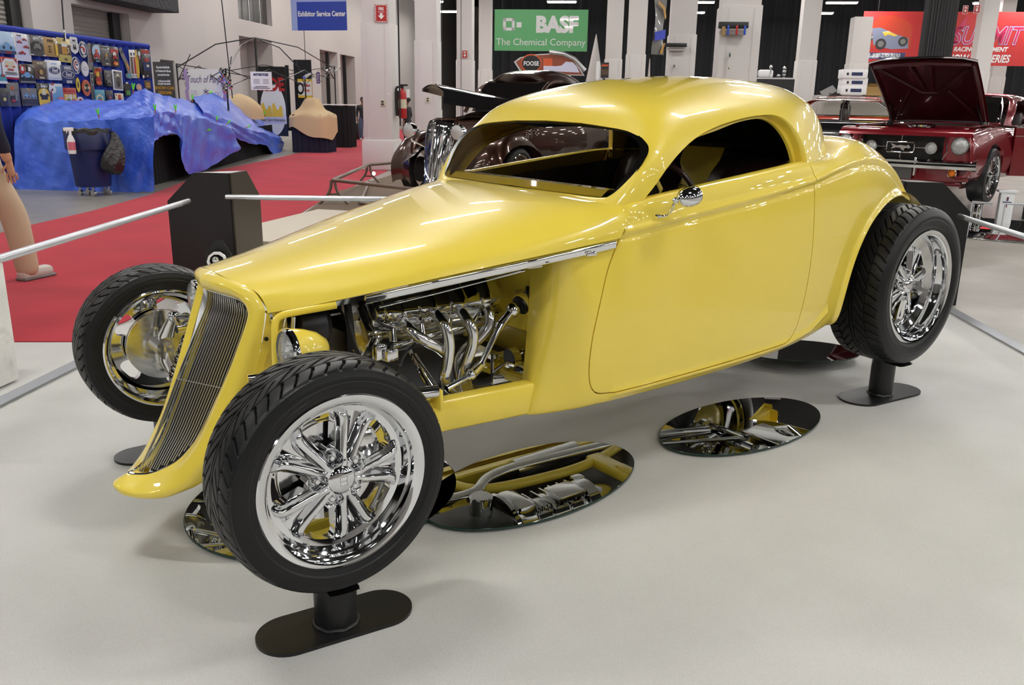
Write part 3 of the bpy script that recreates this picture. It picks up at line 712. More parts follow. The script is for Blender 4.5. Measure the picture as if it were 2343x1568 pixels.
# ================================================================ engine
eng = obj('engine_block', (lambda m: (m.box((.62, 0, .50), (.52, .26, .26), bev=.02), m.box((.62, 0, .39), (.46, .22, .08), bev=.03), m)[-1])(MB()), 'dark_metal', car)
for s in (-1, 1):
    m = MB(); R4 = Matrix.Translation((.62, s*.20, .665)) @ Matrix.Rotation(s*-.75, 4, 'X')
    m.box((0, 0, 0), (.50, .16, .15), bev=.012, mat=None); m.xf(R4); obj('cylinder_head', m, 'polished', eng)
    m = MB(); m.box((0, 0, .10), (.50, .115, .075), bev=.025)
    for k in range(4): m.box((-.185+k*.123, 0, .105), (.075, .13, .085), bev=.02)
    m.box((0, 0, .062), (.53, .15, .012), bev=.004); m.xf(R4); obj('valve_cover', m, 'chrome', eng)
m = MB(); m.box((.62, 0, .76), (.46, .14, .10), bev=.03)
for k in range(4):
    for s in (-1, 1): m.tube(cr([(.44+k*.12, s*.03, .80), (.44+k*.12, s*.09, .80), (.44+k*.12, s*.14, .74)], 10), .026, n=12)
obj('intake_manifold', m, 'polished', eng)
# header flange and primaries
fl = [(0.434,-0.275,0.7), (0.501,-0.285,0.71), (0.601,-0.285,0.712), (0.705,-0.285,0.712), (0.805,-0.285,0.713), (0.848,-0.285,0.704)]
m = MB(); P = cr(fl, 30); m.grid(np.array([[(p[0], p[1]-.004, p[2]+.004+.008*math.sin(k*1.3)) for k, p in enumerate(P)], [(p[0], p[1]-.012, p[2]-.035-.01*math.sin(k*1.3)) for k, p in enumerate(P)]])); m.grid(np.array([[(p[0], p[1]+.004, p[2]+.004+.008*math.sin(k*1.3)) for k, p in enumerate(P)], [(p[0], p[1]-.004, p[2]+.004+.008*math.sin(k*1.3)) for k, p in enumerate(P)]]))
obj('header_flange', m, 'brushed', eng)
TUB = [
 ((0.481,-0.285,0.696),(0.477,-0.325,0.681),(0.487,-0.355,0.66),(0.522,-0.37,0.631),(0.563,-0.37,0.606),(0.594,-0.36,0.58)),
 ((0.592,-0.285,0.71),(0.582,-0.33,0.705),(0.583,-0.375,0.683),(0.59,-0.39,0.653),(0.597,-0.39,0.606),(0.593,-0.385,0.545),(0.586,-0.38,0.503),(0.609,-0.36,0.461),(0.65,-0.34,0.428)),
 ((0.698,-0.285,0.708),(0.682,-0.33,0.701),(0.681,-0.375,0.675),(0.69,-0.39,0.641),(0.692,-0.385,0.596),(0.683,-0.375,0.554),(0.674,-0.36,0.512),(0.675,-0.35,0.469)),
 ((0.796,-0.285,0.705),(0.804,-0.31,0.693),(0.804,-0.33,0.666),(0.794,-0.335,0.633),(0.763,-0.325,0.594),(0.719,-0.31,0.56),(0.688,-0.31,0.525),(0.676,-0.325,0.49),(0.673,-0.34,0.464))]
for T_ in TUB:
    m = MB(); m.tube(cr(T_, 44), .0185, n=18); obj('header_pipe', m, 'polished', eng)
m = MB(); m.tube(cr([TUB[2][-1], (.70,-.345,.42), (.82,-.33,.385), (1.0,-.30,.37)], 16), [.030]*6+[.028]*10, n=18); obj('header_collector', m, 'polished', eng)
for (a, b_) in (((0.44,-0.3,0.67), (0.433,-0.315,0.631)), ((0.547,-0.3,0.669), (0.544,-0.31,0.633)), ((0.655,-0.3,0.672), (0.646,-0.31,0.642)), ((0.767,-0.3,0.668), (0.738,-0.31,0.644))):
    m = MB(); m.cyl(a, b_, .010, .013, n=14); obj('spark_plug_boot', m, 'chrome', eng)
for (pts, r) in ((((0.378,-0.28,0.748),(0.378,-0.3,0.713),(0.397,-0.32,0.692),(0.428,-0.32,0.676)), .005), (((0.424,-0.32,0.622),(0.42,-0.33,0.589),(0.442,-0.33,0.56),(0.436,-0.32,0.532)), .005), (((0.511,-0.32,0.615),(0.458,-0.34,0.589),(0.435,-0.35,0.562)), .005), (((0.303,-0.25,0.766),(0.3,-0.28,0.703),(0.305,-0.3,0.636),(0.33,-0.3,0.575)), .007)):
    m = MB(); m.tube(cr(pts, 16), r, n=8); obj('spark_plug_wire' if r < .006 else 'hose', m, 'black_plastic', eng)
# front of engine: alternator, pulleys, belt, brackets, chrome fittings
m = MB(); m.lathe([(0, -.05), (.075, -.05), (.085, -.03), (.085, .03), (.07, .05), (0, .055)], c=(0.211,-0.17,0.689), axis='x', n=36); m.lathe([(0, -.07), (.03, -.07), (.034, -.05)], c=(0.204,-0.17,0.69), axis='x', n=24); obj('cooling_fan_housing', m, 'dark_metal', car)
for c, r in (((0.352,-0.18,0.725), .045), ((0.418,-0.16,0.735), .03), ((0.394,-0.15,0.587), .05)):
    m = MB(); m.lathe([(0, -.02), (r*.35, -.02), (r*.4, -.008), (r*.85, -.008), (r, -.014), (r, .012), (0, .012)], c=c, axis='x', n=28); obj('pulley', m, 'brushed', eng)
m = MB(); a, b_ = Vector((0.322,-0.22,0.758)), Vector((0.326,-0.24,0.604)); m.grid(np.array([[tuple(a+Vector((-.012,0,0))), tuple(b_+Vector((-.012,0,0)))], [tuple(a+Vector((.012,-.008,0))), tuple(b_+Vector((.012,-.008,0)))]])); obj('drive_belt', m, 'black_plastic', eng)
m = MB(); m.lathe([(0, -.06), (.05, -.06), (.055, -.04), (.055, .03), (.04, .05), (0, .05)], c=(0.466,-0.16,0.729), axis='x', n=30); obj('alternator', m, 'polished', eng)
m = MB(); m.cyl((0.387,-0.28,0.64), (0.421,-0.26,0.674), .022, .022, n=18); m.cyl((0.363,-0.3,0.613), (0.393,-0.28,0.646), .016, n=14); obj('coolant_fitting', m, 'chrome', eng)
m = MB(); m.box((0.396,-0.36,0.604), (.045, .03, .035), bev=.004, rz=.2); m.box((0.369,-0.34,0.613), (.04, .03, .05), bev=.006); obj('motor_mount', m, 'chrome', eng)
m = MB(); m.tube(((0.441,-0.3,0.611),(0.54,-0.3,0.62),(0.69,-0.28,0.623),(0.863,-0.27,0.628)), .010, n=6, flat=.4); obj('steel_brace', m, 'chrome', eng)
m = MB(); m.box((0.942,-0.22,0.432), (.10, .02, .12), bev=.006); m.cyl((0.911,-0.3,0.491), (0.941,-0.3,0.494), .035, n=24); m.cyl((0.873,-0.26,0.438), (0.98,-0.3,0.512), .007, n=8); obj('brake_booster', m, 'chrome', car)
m = MB(); m.tube(cr([(.95,-.10,.40),(.98,-.30,.40),(1.0,-.44,.42)], 12), .02, n=10); obj('firewall_brace', m, 'yellow_frame', car)
# steering shaft
A = Vector((0.875,-0.36,0.681)); B = Vector((0.823,-0.365,0.643)); C2 = Vector((0.726,-0.38,0.514)); D_ = Vector((0.676,-0.4,0.498)); E_ = Vector((0.566,-0.42,0.477))
m = MB(); m.cyl(A, B, .017, n=16); m.sphere(A+(A-B)*.1, .027, 16, 8, mat=None); obj('steering_joint', m, 'chrome', car)
m = MB(); m.cyl(B, C2, .0105, n=14); m.cyl(B, B+(C2-B)*.12, .016, n=14); m.cyl(C2+(B-C2)*.08, C2, .016, n=12); obj('steering_shaft', m, 'chrome', car)
m = MB(); m.cyl(C2, D_, .017, n=14); m.sphere(D_, .019, 14, 8); m.cyl(C2+Vector((-.02,0,.008)), C2+Vector((.025,0,-.008)), .006); obj('steering_joint', m, 'chrome', car)
m = MB(); m.cyl(D_, E_, .010, n=14); m.cyl(D_, D_+(E_-D_)*.22, .015, n=14); obj('steering_shaft', m, 'chrome', car)

# ================================================================ front suspension
for s in (-1, 1):
    def q(x, y, z): return (x, s*abs(y), z)
    m = MB(); a, b1, b2 = q(.01, .62, .34), q(-.06, .31, .335), q(.43, .42, .50)
    m.cyl(a, b1, .012, n=12); m.cyl(a, b2, .012, n=12); m.cyl(q(-.09,.30,.335), q(-.03,.31,.335), .022, n=16); m.sphere(a, .026, 14, 8); m.tube([Vector(a).lerp(Vector(b1), .5), Vector(a).lerp(Vector(b2), .5)], .008)
    obj('lower_control_arm', m, 'chrome', car)
    m = MB(); a = q(.02, .61, .58); m.cyl(a, q(-.03,.33,.60), .010, n=12); m.cyl(a, q(.16,.36,.60), .010, n=12); m.cyl(q(-.05,.33,.60), q(.18,.37,.60), .013, n=12); m.sphere(a, .022, 14, 8)
    obj('upper_control_arm', m, 'chrome', car)
    m = MB(); m.tube([q(.01,.62,.34), q(.0,.655,.40), q(.0,.66,.50), q(.02,.61,.58)], [.022, .032, .03, .018], n=14); m.cyl(q(0,.63,.453), q(0,.70,.453), .045, n=24); m.cyl(q(0,.615,.453), q(0,.635,.453), .018, n=6); obj('spindle', m, 'polished', car)
    T0 = Vector(q(.04, .36, .61)); T1 = Vector(q(.0, .54, .36)); ax = (T1-T0).normalized(); m = MB(); m.cyl(T0, T0+ax*.13, .024, n=18); m.cyl(T0, T1, .010, n=12); m.sphere(T0, .024, 12, 8); m.sphere(T1, .02, 12, 8); m.cyl(T0+ax*.10, T0+ax*.115, .040, n=20); obj('shock_absorber', m, 'chrome', car)
    m = MB(); u1 = ax.orthogonal().normalized(); u2 = ax.cross(u1); L_ = .20; N_ = 7.5; pts = [T0+ax*(.10+L_*t)+(u1*math.cos(2*PI*N_*t)+u2*math.sin(2*PI*N_*t))*.036 for t in np.linspace(0, 1, 160)]; m.tube(pts, .0062, n=8); obj('coil_spring', m, 'chrome', car)
    m = MB(); m.cyl(q(.10,.22,.44), q(.10,.62,.42), .008, n=10); m.sphere(q(.10,.62,.42), .015, 10, 6); obj('tie_rod', m, 'chrome', car)
    for c_, d_ in (((.05, .335, .57), (.05, .03, .08)), ((.43, .45, .47), (.012, .06, .07)), ((.50, .465, .47), (.012, .06, .07))): m = MB(); m.box(q(*c_), d_, bev=.004); obj('suspension_bracket', m, 'yellow_frame', car)
    m = MB(); m.cyl(q(.435,.455,.495), q(.50,.47,.495), .021, n=20); m.cyl(q(.425,.453,.495), q(.515,.473,.495), .008, n=10); obj('pivot_bushing', m, 'chrome', car)
m = MB(); m.cyl((0.48,-0.46,0.496), (0.498,-0.3,0.591), .009, n=10); m.cyl((0.501,-0.46,0.499), (0.495,-0.34,0.583), .011, .008, n=12); obj('radius_rod', m, 'chrome', car)
m = MB(); m.tube(cr([q_ for q_ in ((0.035,-0.33,0.607),(0.041,-0.32,0.683),(0.049,-0.31,0.745),(0.07,-0.31,0.765),(0.113,-0.32,0.772),(0.22,-0.36,0.787))], 30), .011, n=10); obj('hood_support_tube', m, 'yellow_frame', car)
m = MB(); m.cyl((0.07,-0.28,0.669), (0.092,-0.28,0.752), .005); m.cyl((0.12,-0.25,0.64), (0.131,-0.25,0.741), .007); obj('radiator_stay', m, 'chrome', car)
# headlights
for s in (-1, 1):
    c = Vector((.045, s*.405, .678)); m = MB(); R_ = .070
    m.lathe([(R_, 0), (R_*.99, .02), (R_*.9, .05), (R_*.72, .085), (R_*.42, .112), (0, .122)], axis='x', n=36); hl = obj('headlight', m, 'yellow_paint', car, loc=c)
    m = MB(); m.lathe([(R_-.006, -.010), (R_+.002, -.006), (R_+.004, .0), (R_+.002, .008), (R_-.004, .008)], axis='x', n=40, closed_prof=True); obj('bezel', m, 'chrome', hl)
    m = MB(); m.lathe([(0, -.020), (R_*.5, -.016), (R_*.9, -.006), (R_-.004, -.002)], axis='x', n=36); obj('lens', m, 'headlamp_glass', hl)
    m = MB(); m.lathe([(0, .05), (.012, .045), (R_*.6, .03), (R_-.006, .004)], axis='x', n=30); m.sphere((.03, 0, 0), .010, 10, 6); obj('reflector', m, 'chrome', hl)
    m = MB(); m.cyl((.05, 0, -.06), (.06, -s*.10, -.13), .010); obj('headlight_stalk', m, 'chrome', hl)
# ================================================================ drivetrain (seen in the floor mirrors)
m = MB(); m.lathe([(0,.86),(.17,.86),(.175,.875),(.15,.90),(.13,.99),(.105,1.02),(.10,1.10),(.112,1.105),(.112,1.12),(.10,1.125),(.098,1.20),(.11,1.205),(.11,1.22),(.095,1.225),(.092,1.30),(.12,1.31),(.12,1.37),(.085,1.40),(.06,1.50),(0,1.50)], axis='x', n=36, c=(0, 0, .47)); 
for k in range(6): m.box((1.04+.05*k, 0, .372), (.010, .15, .03), bev=.003)
m.box((1.22, -.01, .365), (.15, .13, .03), bev=.01); m.box((.95, 0, .36), (.10, .20, .08), bev=.03); m.box((1.36, .06, .37), (.06, .05, .04), bev=.01); m.xf(Matrix.Translation((.27, .04, -.01)))
obj('transmission', m, 'chrome', car)
m = MB(); m.box((.80, 0, .345), (.60, .26, .06), bev=.03); obj('oil_pan', m, 'black_plastic', car)
m = MB(); m.lathe([(0, .24), (.045, .24), (.05, .245), (.05, .35), (0, .35)], c=(1.02, .02, 0), axis='z', n=28); obj('oil_filter', m, 'chrome', car)
m = MB(); m.cyl((1.50, 0, .47), (2.70, 0, .53), .036, n=20); m.cyl((2.60,0,.525),(2.72,0,.53), .048, n=20); obj('driveshaft', m, 'brushed', car)
for s in (-1, 1):
    m = MB(); m.tube(cr([(.98, s*.30, .375), (1.15, s*.26, .36), (1.3, s*.33, .345), (1.6, s*.34, .345), (2.3, s*.30, .37), (2.75, s*.26, .42)], 40), .028, n=16); obj('exhaust_pipe', m, 'polished', car)
    m = MB(); m.cyl((1.45, s*.36, .36), (1.85, s*.37, .36), .05, n=22); obj('muffler', m, 'chrome', car)
    m = MB(); m.cyl((2.35, s*.30, .42), (2.95, s*.14, .47), .012); m.cyl((2.45, s*.34, .60), (3.0, s*.40, .55), .012); m.cyl((2.95, s*.14, .47), (2.95, s*.40, .47), .014); obj('link_bar', m, 'chrome', car)
    T0 = Vector((2.82, s*.26, .82)); T1 = Vector((2.86, s*.36, .44)); ax = (T1-T0).normalized(); u1 = ax.orthogonal().normalized(); u2 = ax.cross(u1)
    m = MB(); m.tube([T0+ax*(.08+.22*t)+(u1*math.cos(16*PI*t)+u2*math.sin(16*PI*t))*.036 for t in np.linspace(0, 1, 150)], .006, n=6); m.cyl(T0, T1, .014); obj('rear_coilover', m, 'chrome', car)
    m = MB(); m.cyl((3.038, s*.12, .571), (3.038, s*.45, .571), .038, n=20); obj('axle_tube', m, 'chrome', car)
m = MB(); m.sphere((3.038, 0, .565), .15, 24, 14, sc=(.95, .95, .9)); m.lathe([(.15, -.01), (.155, -.006), (.155, .006), (.15, .01)], c=(3.10, 0, .565), axis='x', n=24); m.box((3.03, 0, .44), (.20, .34, .03), bev=.01)
for k in range(8): m.box((2.95+.02*k, 0, .46), (.006, .22, .06))
obj('differential', m, 'polished', car)
m = MB(); m.lathe([(0, 3.12), (.17, 3.12), (.18, 3.14), (.18, 3.15), (0, 3.15)], c=(0, .0, .57), axis='x', n=8); obj('cradle_plate', m, 'chrome', car)

# ================================================================ cabin
m = MB(); A_ = GG[:, 84:, :].copy()
Ng = None; cen = np.array([1.85, 0, 1.1]); A_ = A_+(cen-A_)*np.array([.03, .05, .055]); keep = A_
m.grid(keep[::4, ::3]); m.mirror_y(); obj('headliner', m, 'black_cloth', car)
m = MB()
for s in (-1, 1):
    m.grid(np.array([[(x, s*.545, z) for z in (.46, .7, .95)] for x in (1.12, 1.4, 1.7, 2.0, 2.25)]))
    m.grid(np.array([[(x, s*.545, .95), (x, s*.552, 1.02+.09*(x-1.2))] for x in (1.12, 1.4, 1.7, 2.0, 2.25)]))
obj('door_trim', m, 'leather', car)
m = MB(); m.grid(np.array([[(1.30, y, 1.075), (1.40, y, 1.06), (1.42, y, .95), (1.36, y, .70)] for y in np.linspace(-.55, .55, 9)])); obj('dashboard', m, 'black_cloth', car)
m = MB(); m.grid(np.array([[(2.28, y, .6), (2.32, y, .9), (2.40, y, 1.17), (2.44, y*.8, 1.18), (2.50, y*.7, 1.17)] for y in np.linspace(-.50, .50, 9)])); obj('rear_bulkhead', m, 'leather', car)
m = MB(); m.grid(np.array([[(2.44, y, 1.165), (2.45, y*.98, 1.28), (2.36, y*.88, 1.35), (2.20, y*.78, 1.395)] for y in np.linspace(-.43, .43, 9)])); m.grid(np.array([[(2.24, .52, 1.14), (2.26, .49, 1.25), (2.24, .44, 1.36)], [(2.44, .43, 1.16), (2.45, .42, 1.28), (2.36, .39, 1.39)]])); m.grid(np.array([[(2.27, -.50, 1.15), (2.28, -.475, 1.25), (2.25, -.43, 1.36)], [(2.44, -.43, 1.16), (2.45, -.42, 1.28), (2.36, -.39, 1.39)]])); obj('rear_headliner', m, 'black_cloth', car)
for s in (-1, 1):
    m = MB(); G = []
    for t, (x, z, th) in enumerate(((2.16, .60, .03), (2.13, .80, .045), (2.155, .98, .05), (2.19, 1.08, .05), (2.215, 1.135, .045), (2.235, 1.165, .03), (2.27, 1.17, .0))):
        w = .215*(1-.18*max(0, t-3)/3)
        G.append([(x-th*(1-abs(q)**3.)*(1+.10*math.cos(q*PI*4)), s*.29+q*w, z-.012*q*q*(t > 2)) for q in np.linspace(-1, 1, 33)])
    m.grid(cr(np.array(G), 24)); obj('seat_backrest', m, 'leather', car)
    m = MB(); m.box((1.92, s*.29, .60), (.46, .42, .14), bev=.05); obj('seat_cushion', m, 'leather', car)
m = MB(); m.grid(np.array([[(2.10, y, .60), (2.13, y, .85), (2.17, y, 1.0), (2.20, y, 1.12), (2.24, y, 1.195), (2.40, y, 1.21)] for y in (-.115, -.06, 0, .06, .115)])); m.box((1.85, 0, .60), (.60, .17, .18), bev=.03)
obj('center_console', m, 'yellow_paint', car)
m = MB(); m.tube([(2.105+.07*t*0+.0*t, .095*math.cos(a), .86+.17*math.sin(a)) for t, a in enumerate(np.linspace(0, PI, 24))], .002, n=5); m.xf(Matrix.Translation((.0,0,0))); obj('console_seam', m, 'black_plastic', car)
# steering wheel
sc_ = Vector((1.645,-0.3,1.044)); Rm = Matrix.Translation((sc_.x+.03, -.30, sc_.z-.03)) @ Matrix.Rotation(1.12, 4, 'Y')
m = MB(); m.tube([(.175*math.cos(a), .175*math.sin(a), 0) for a in np.linspace(0, 2*PI, 72, endpoint=False)], .0105, n=12, closed=True); m.xf(Rm); sw_ = obj('steering_wheel', m, 'leather', car)
m = MB()
for k in range(64):
    a = 2*PI*k/64; m.sphere((.163*math.cos(a), .163*math.sin(a), .004), .006, 8, 5)
m.xf(Rm); obj('wheel_inlay', m, 'chrome', sw_)
m = MB()
for k in range(3): a = 2*PI*k/3+PI/6; m.box((0, 0, 0), (.15, .022, .006)); 
m = MB()
for k in range(3):
    a = 2*PI*k/3+PI/6+.3; m.tube([(.03*math.cos(a), .03*math.sin(a), 0), (.165*math.cos(a), .165*math.sin(a), 0)], .011, n=8, flat=.3, up=(0, 0, 1))
m.xf(Rm); obj('spoke', m, 'yellow_paint', sw_)
m = MB(); m.lathe([(0, -.03), (.03, -.028), (.045, -.01), (.045, .05), (.05, .06), (.05, .10), (0, .10)], axis='z', n=30); m.xf(Rm @ Matrix.Rotation(PI, 4, 'X')); m.cyl(Rm @ Vector((0, 0, -.05)), Rm @ Vector((0, 0, -.35)), .025, n=16); obj('steering_column', m, 'chrome', sw_)
# door mirror
hc = Vector((1.335,-0.71,1.078)); jb = Vector((1.283,-0.7,1.069)); bs = Vector((1.278,-0.632,1.011))
m = MB(); Rq = Matrix.Translation(hc) @ Matrix.Rotation(math.radians(8), 4, 'Z') @ Matrix.Rotation(math.radians(-6), 4, 'Y')
m.lathe([(0, -.052), (.010, -.050), (.020, -.042), (.029, -.026), (.034, -.004), (.035, .016), (.0335, .034), (.031, .040), (.030, .038)], axis='x', n=36); m.xf(Rq)
mir = obj('door_mirror', m, 'chrome', car)
m = MB(); m.lathe([(0, .037), (.0305, .037)], axis='x', n=30); m.xf(Rq); obj('mirror_glass', m, 'mirror', mir)
m = MB(); m.sphere(jb, .011, 14, 8); m.tube(cr([jb, (1.285,-0.69,1.053), (1.299,-0.665,1.025), (1.296,-0.645,1.012), bs], 20), [.006]*10+[.0045]*10, n=10); m.lathe([(0, -.007), (.007, -.006), (.009, .004)], c=bs, axis='y', n=16); m.cyl(jb, hc, .009, n=12); obj('mirror_arm', m, 'chrome', mir)
# ================================================================ wheel stands
def stand(x, y, top, hl, hw, r, lab, rot=0):
    t = thing('wheel_stand', lab, 'stand', (x, y, 0), rot, 'black wheel stands under the yellow coupe')
    m = MB(); n = 20; P = []
    for sgn in (1, -1):
        for k in range(n+1):
            a = -PI/2+PI*k/n; P.append((sgn*(hl-hw+hw*math.cos(a)), sgn*hw*math.sin(a)))
    m.prism(P, .010, off=.004); obj('base_plate', m, 'black_paint', t)
    m = MB(); m.cyl((0, 0, .012), (0, 0, top), r, n=36); obj('post', m, 'black_paint', t)
    m = MB(); m.tube([(r*1.03*math.cos(a), r*1.03*math.sin(a), .017+.0015*math.sin(9*a)) for a in np.linspace(0, 2*PI, 60, endpoint=False)], .005, n=8, closed=True); obj('weld_bead', m, 'weld', t)
    R_, hz = (.305, .453) if x < 1 else (.377, .571)
    m = MB(); hwd = .085 if x < 1 else .12; m.grid(np.array([[(R_*1.004*math.sin(a), s, hz-R_*1.004*math.cos(a)) for s in (-hwd, hwd)] for a in np.linspace(-.13, .13, 8)])); m.grid(np.array([[((R_+.008)*math.sin(a), s, hz-(R_+.008)*math.cos(a)) for s in (-hwd, hwd)] for a in np.linspace(-.13, .13, 8)])); obj('cradle', m, 'black_paint', t)
mt('weld', (.10, .10, .10), rough=.3, metal=.8)
stand(0, -.738, .148, .215, .088, .057, 'black wheel stand under the near front wheel with oval base plate', -.12)
stand(0, .738, .148, .215, .088, .057, 'black wheel stand under the far front wheel, mostly hidden', 0)
stand(3.038, -.554, .194, .25, .10, .056, 'black wheel stand under the near rear wheel, mirror oval beside it', -.12)
stand(3.038, .554, .194, .25, .10, .056, 'black wheel stand under the far rear wheel behind the body', 0)
# ================================================================ floor mirrors
def oval(x, y, a, b, rot, z, lab, tilt=None):
    t = thing('floor_mirror', lab, 'mirror', (x, y, z), rot, 'oval mirrors laid on the carpet under the coupe')
    P = [(a*math.cos(q), b*math.sin(q)) for q in np.linspace(0, 2*PI, 96, endpoint=False)]
    m = MB(); m.prism(P, .006); obj('glass_plate', m, 'glass_edge', t)
    m = MB(); P2 = [(p[0]*.993, p[1]*.990) for p in P]; m.prism(P2, .0006, off=.0061); obj('mirror_surface', m, 'mirror', t)
    if tilt: t.rotation_euler = tilt
    return t
oval(.991, -.36, .490, .268, -3.033, .012, 'large oval floor mirror reflecting the transmission behind the near front wheel')
oval(2.119, -.433, .480, .249, -3.105, .012, 'oval floor mirror below the door reflecting the rear axle')
oval(.32, -.02, .50, .42, .2, .012, 'oval floor mirror under the nose, mostly behind the near front wheel')
oval(3.22, .06, .36, .22, -.35, .055, 'oval floor mirror under the tail beside the rear wheel stand', (.0, .02, -.55))
# ================================================================ the hall
def BW(d2, d1, z=0): return D2*d2+D1*d1+Vector((0, 0, z))
BM = Matrix.Rotation(RZ, 4, 'Z')                     # local x = D2, local y = D1
def bobj(name, mb, mat, d2, d1, z=0, parent=None, **k):
    p = BW(d2, d1, z); return obj(name, mb, mat, parent, loc=p, rz=RZ, **k)
mt('concrete', (.36, .35, .32), rough=.35); noise_mix(M['concrete'], (.225, .208, .18), (.35, .33, .29), 1.6, 6, .3, .7)
mt('wall_paint', (.53, .49, .47), rough=.8); mt('wall_shade', (.50, .45, .42), rough=.8); mt('pillar_paint', (.64, .60, .585), rough=.65); add_bump(M['pillar_paint'], 30, .15, .01)
mt('black_ceiling', (.006, .006, .006), rough=.9); mt('drape', (.010, .010, .012), rough=.85)
mt('plinth_paint', (.78, .77, .74), rough=.7); noise_mix(M['plinth_paint'], (.62, .60, .56), (.82, .81, .78), 6, 8, .30, .42); add_bump(M['plinth_paint'], 45, .5, .01)
mt('grey_carpet', (.60, .59, .57), rough=.95, spec=.1, sheen=.2); noise_mix(M['grey_carpet'], (.56, .555, .53), (.66, .655, .64), 420, 3, .3, .7)
def carpet_detail(m, c1, c2):
    nt = m.node_tree; b = nt.nodes['Principled BSDF']; tc = nt.nodes.new('ShaderNodeTexCoord'); n = nt.nodes.new('ShaderNodeTexNoise'); n2 = nt.nodes.new('ShaderNodeTexNoise')
    n.inputs['Scale'].default_value = 1.3; n.inputs['Detail'].default_value = 5; n2.inputs['Scale'].default_value = 320; n2.inputs['Detail'].default_value = 2
    r = nt.nodes.new('ShaderNodeValToRGB'); r.color_ramp.elements[0].position = .35; r.color_ramp.elements[1].position = .65
    r.color_ramp.elements[0].color = (*c1, 1); r.color_ramp.elements[1].color = (*c2, 1)
    ad = nt.nodes.new('ShaderNodeMath'); ad.operation = 'MULTIPLY_ADD'; ad.inputs[1].default_value = .45
    nt.links.new(tc.outputs['Object'], n.inputs['Vector']); nt.links.new(tc.outputs['Object'], n2.inputs['Vector'])
    sc = nt.nodes.new('ShaderNodeMath'); sc.operation = 'MULTIPLY'; sc.inputs[1].default_value = .55
    nt.links.new(n.outputs['Fac'], sc.inputs[0]); nt.links.new(n2.outputs['Fac'], ad.inputs[0]); nt.links.new(sc.outputs[0], ad.inputs[2])
    nt.links.new(ad.outputs[0], r.inputs['Fac']); nt.links.new(r.outputs['Color'], b.inputs['Base Color'])
    bp = nt.nodes.new('ShaderNodeBump'); bp.inputs['Strength'].default_value = .35; bp.inputs['Distance'].default_value = .004; nt.links.new(n2.outputs['Fac'], bp.inputs['Height']); nt.links.new(bp.outputs['Normal'], b.inputs['Normal'])
carpet_detail(M['grey_carpet'], (.53, .525, .50), (.66, .655, .635))
mt('red_carpet', (.52, .02, .035), rough=.95, spec=.1, sheen=.15); carpet_detail(M['red_carpet'], (.37, .008, .024), (.52, .016, .040))
mt('brown_carpet', (.16, .11, .075), rough=.95)
mb = MB(); mb.box((0, 0, -.05), (130, 130, .1)); struct('floor', mb, 'concrete', 'stained grey concrete hall floor')
def flat(name, pts, mat, z, th, lab, cat):
    m = MB(); m.prism([(p[0], p[1]) for p in pts], th, off=z); o = obj(name, m, mat); tag(o, lab, cat); return o
fz = Vector((0, 0, 0))
# grey display carpet under the coupe
flat('display_carpet', [tuple(BW(-7, -9))[:2], tuple(BW(3.78, -9))[:2], (4.568,-0.593), (5.267,0.188), (5.10,.55), (1.20,3.35), (0.377,2.952), (0.01,2.672), (-0.323,2.898), tuple(BW(-7, 2.6))[:2]], 'grey_carpet', .0, .004, 'large pale grey carpet under the yellow coupe', 'carpet')
flat('aisle_carpet', [(-0.726,6.226), (0.283,7.558), (0.634,8.036), (1.453,9.018), (2.612,10.661), (4.768,14.486), (7.36,17.621), (9.494,20.5), (14.568,27.608), (16.564,30.206), (27.541,43.929), (23.41,35.046), (11.95,18.635), (7.941,13.104), (4.379,8.681), (3.782,7.84), (2.047,5.295), (0.394,3.021), (0.014,2.692), (-0.32,2.919), (-1.314,3.593)], 'red_carpet', .0005, .004, 'bright red aisle carpet running away to the left', 'carpet')
flat('exhibit_carpet', [(1.889,4.964), (4.356,8.63), (5.147,9.735), (7.758,12.446), (13.5, 9.5), (8.5, 3.6)], 'brown_carpet', .001, .004, 'brown speckled carpet under the dark brown car', 'carpet')
mb = MB(); mb.box((0, 0, .006), (3.2, 2.6, .012)); o = obj('exhibit_mat', mb, 'cream_mat' if 'cream_mat' in M else mt('cream_mat', (.62, .55, .45), rough=.7), loc=(3.896,5.713,0), rz=-.9); tag(o, 'cream floor panel inside the brown tube frame', 'panel')
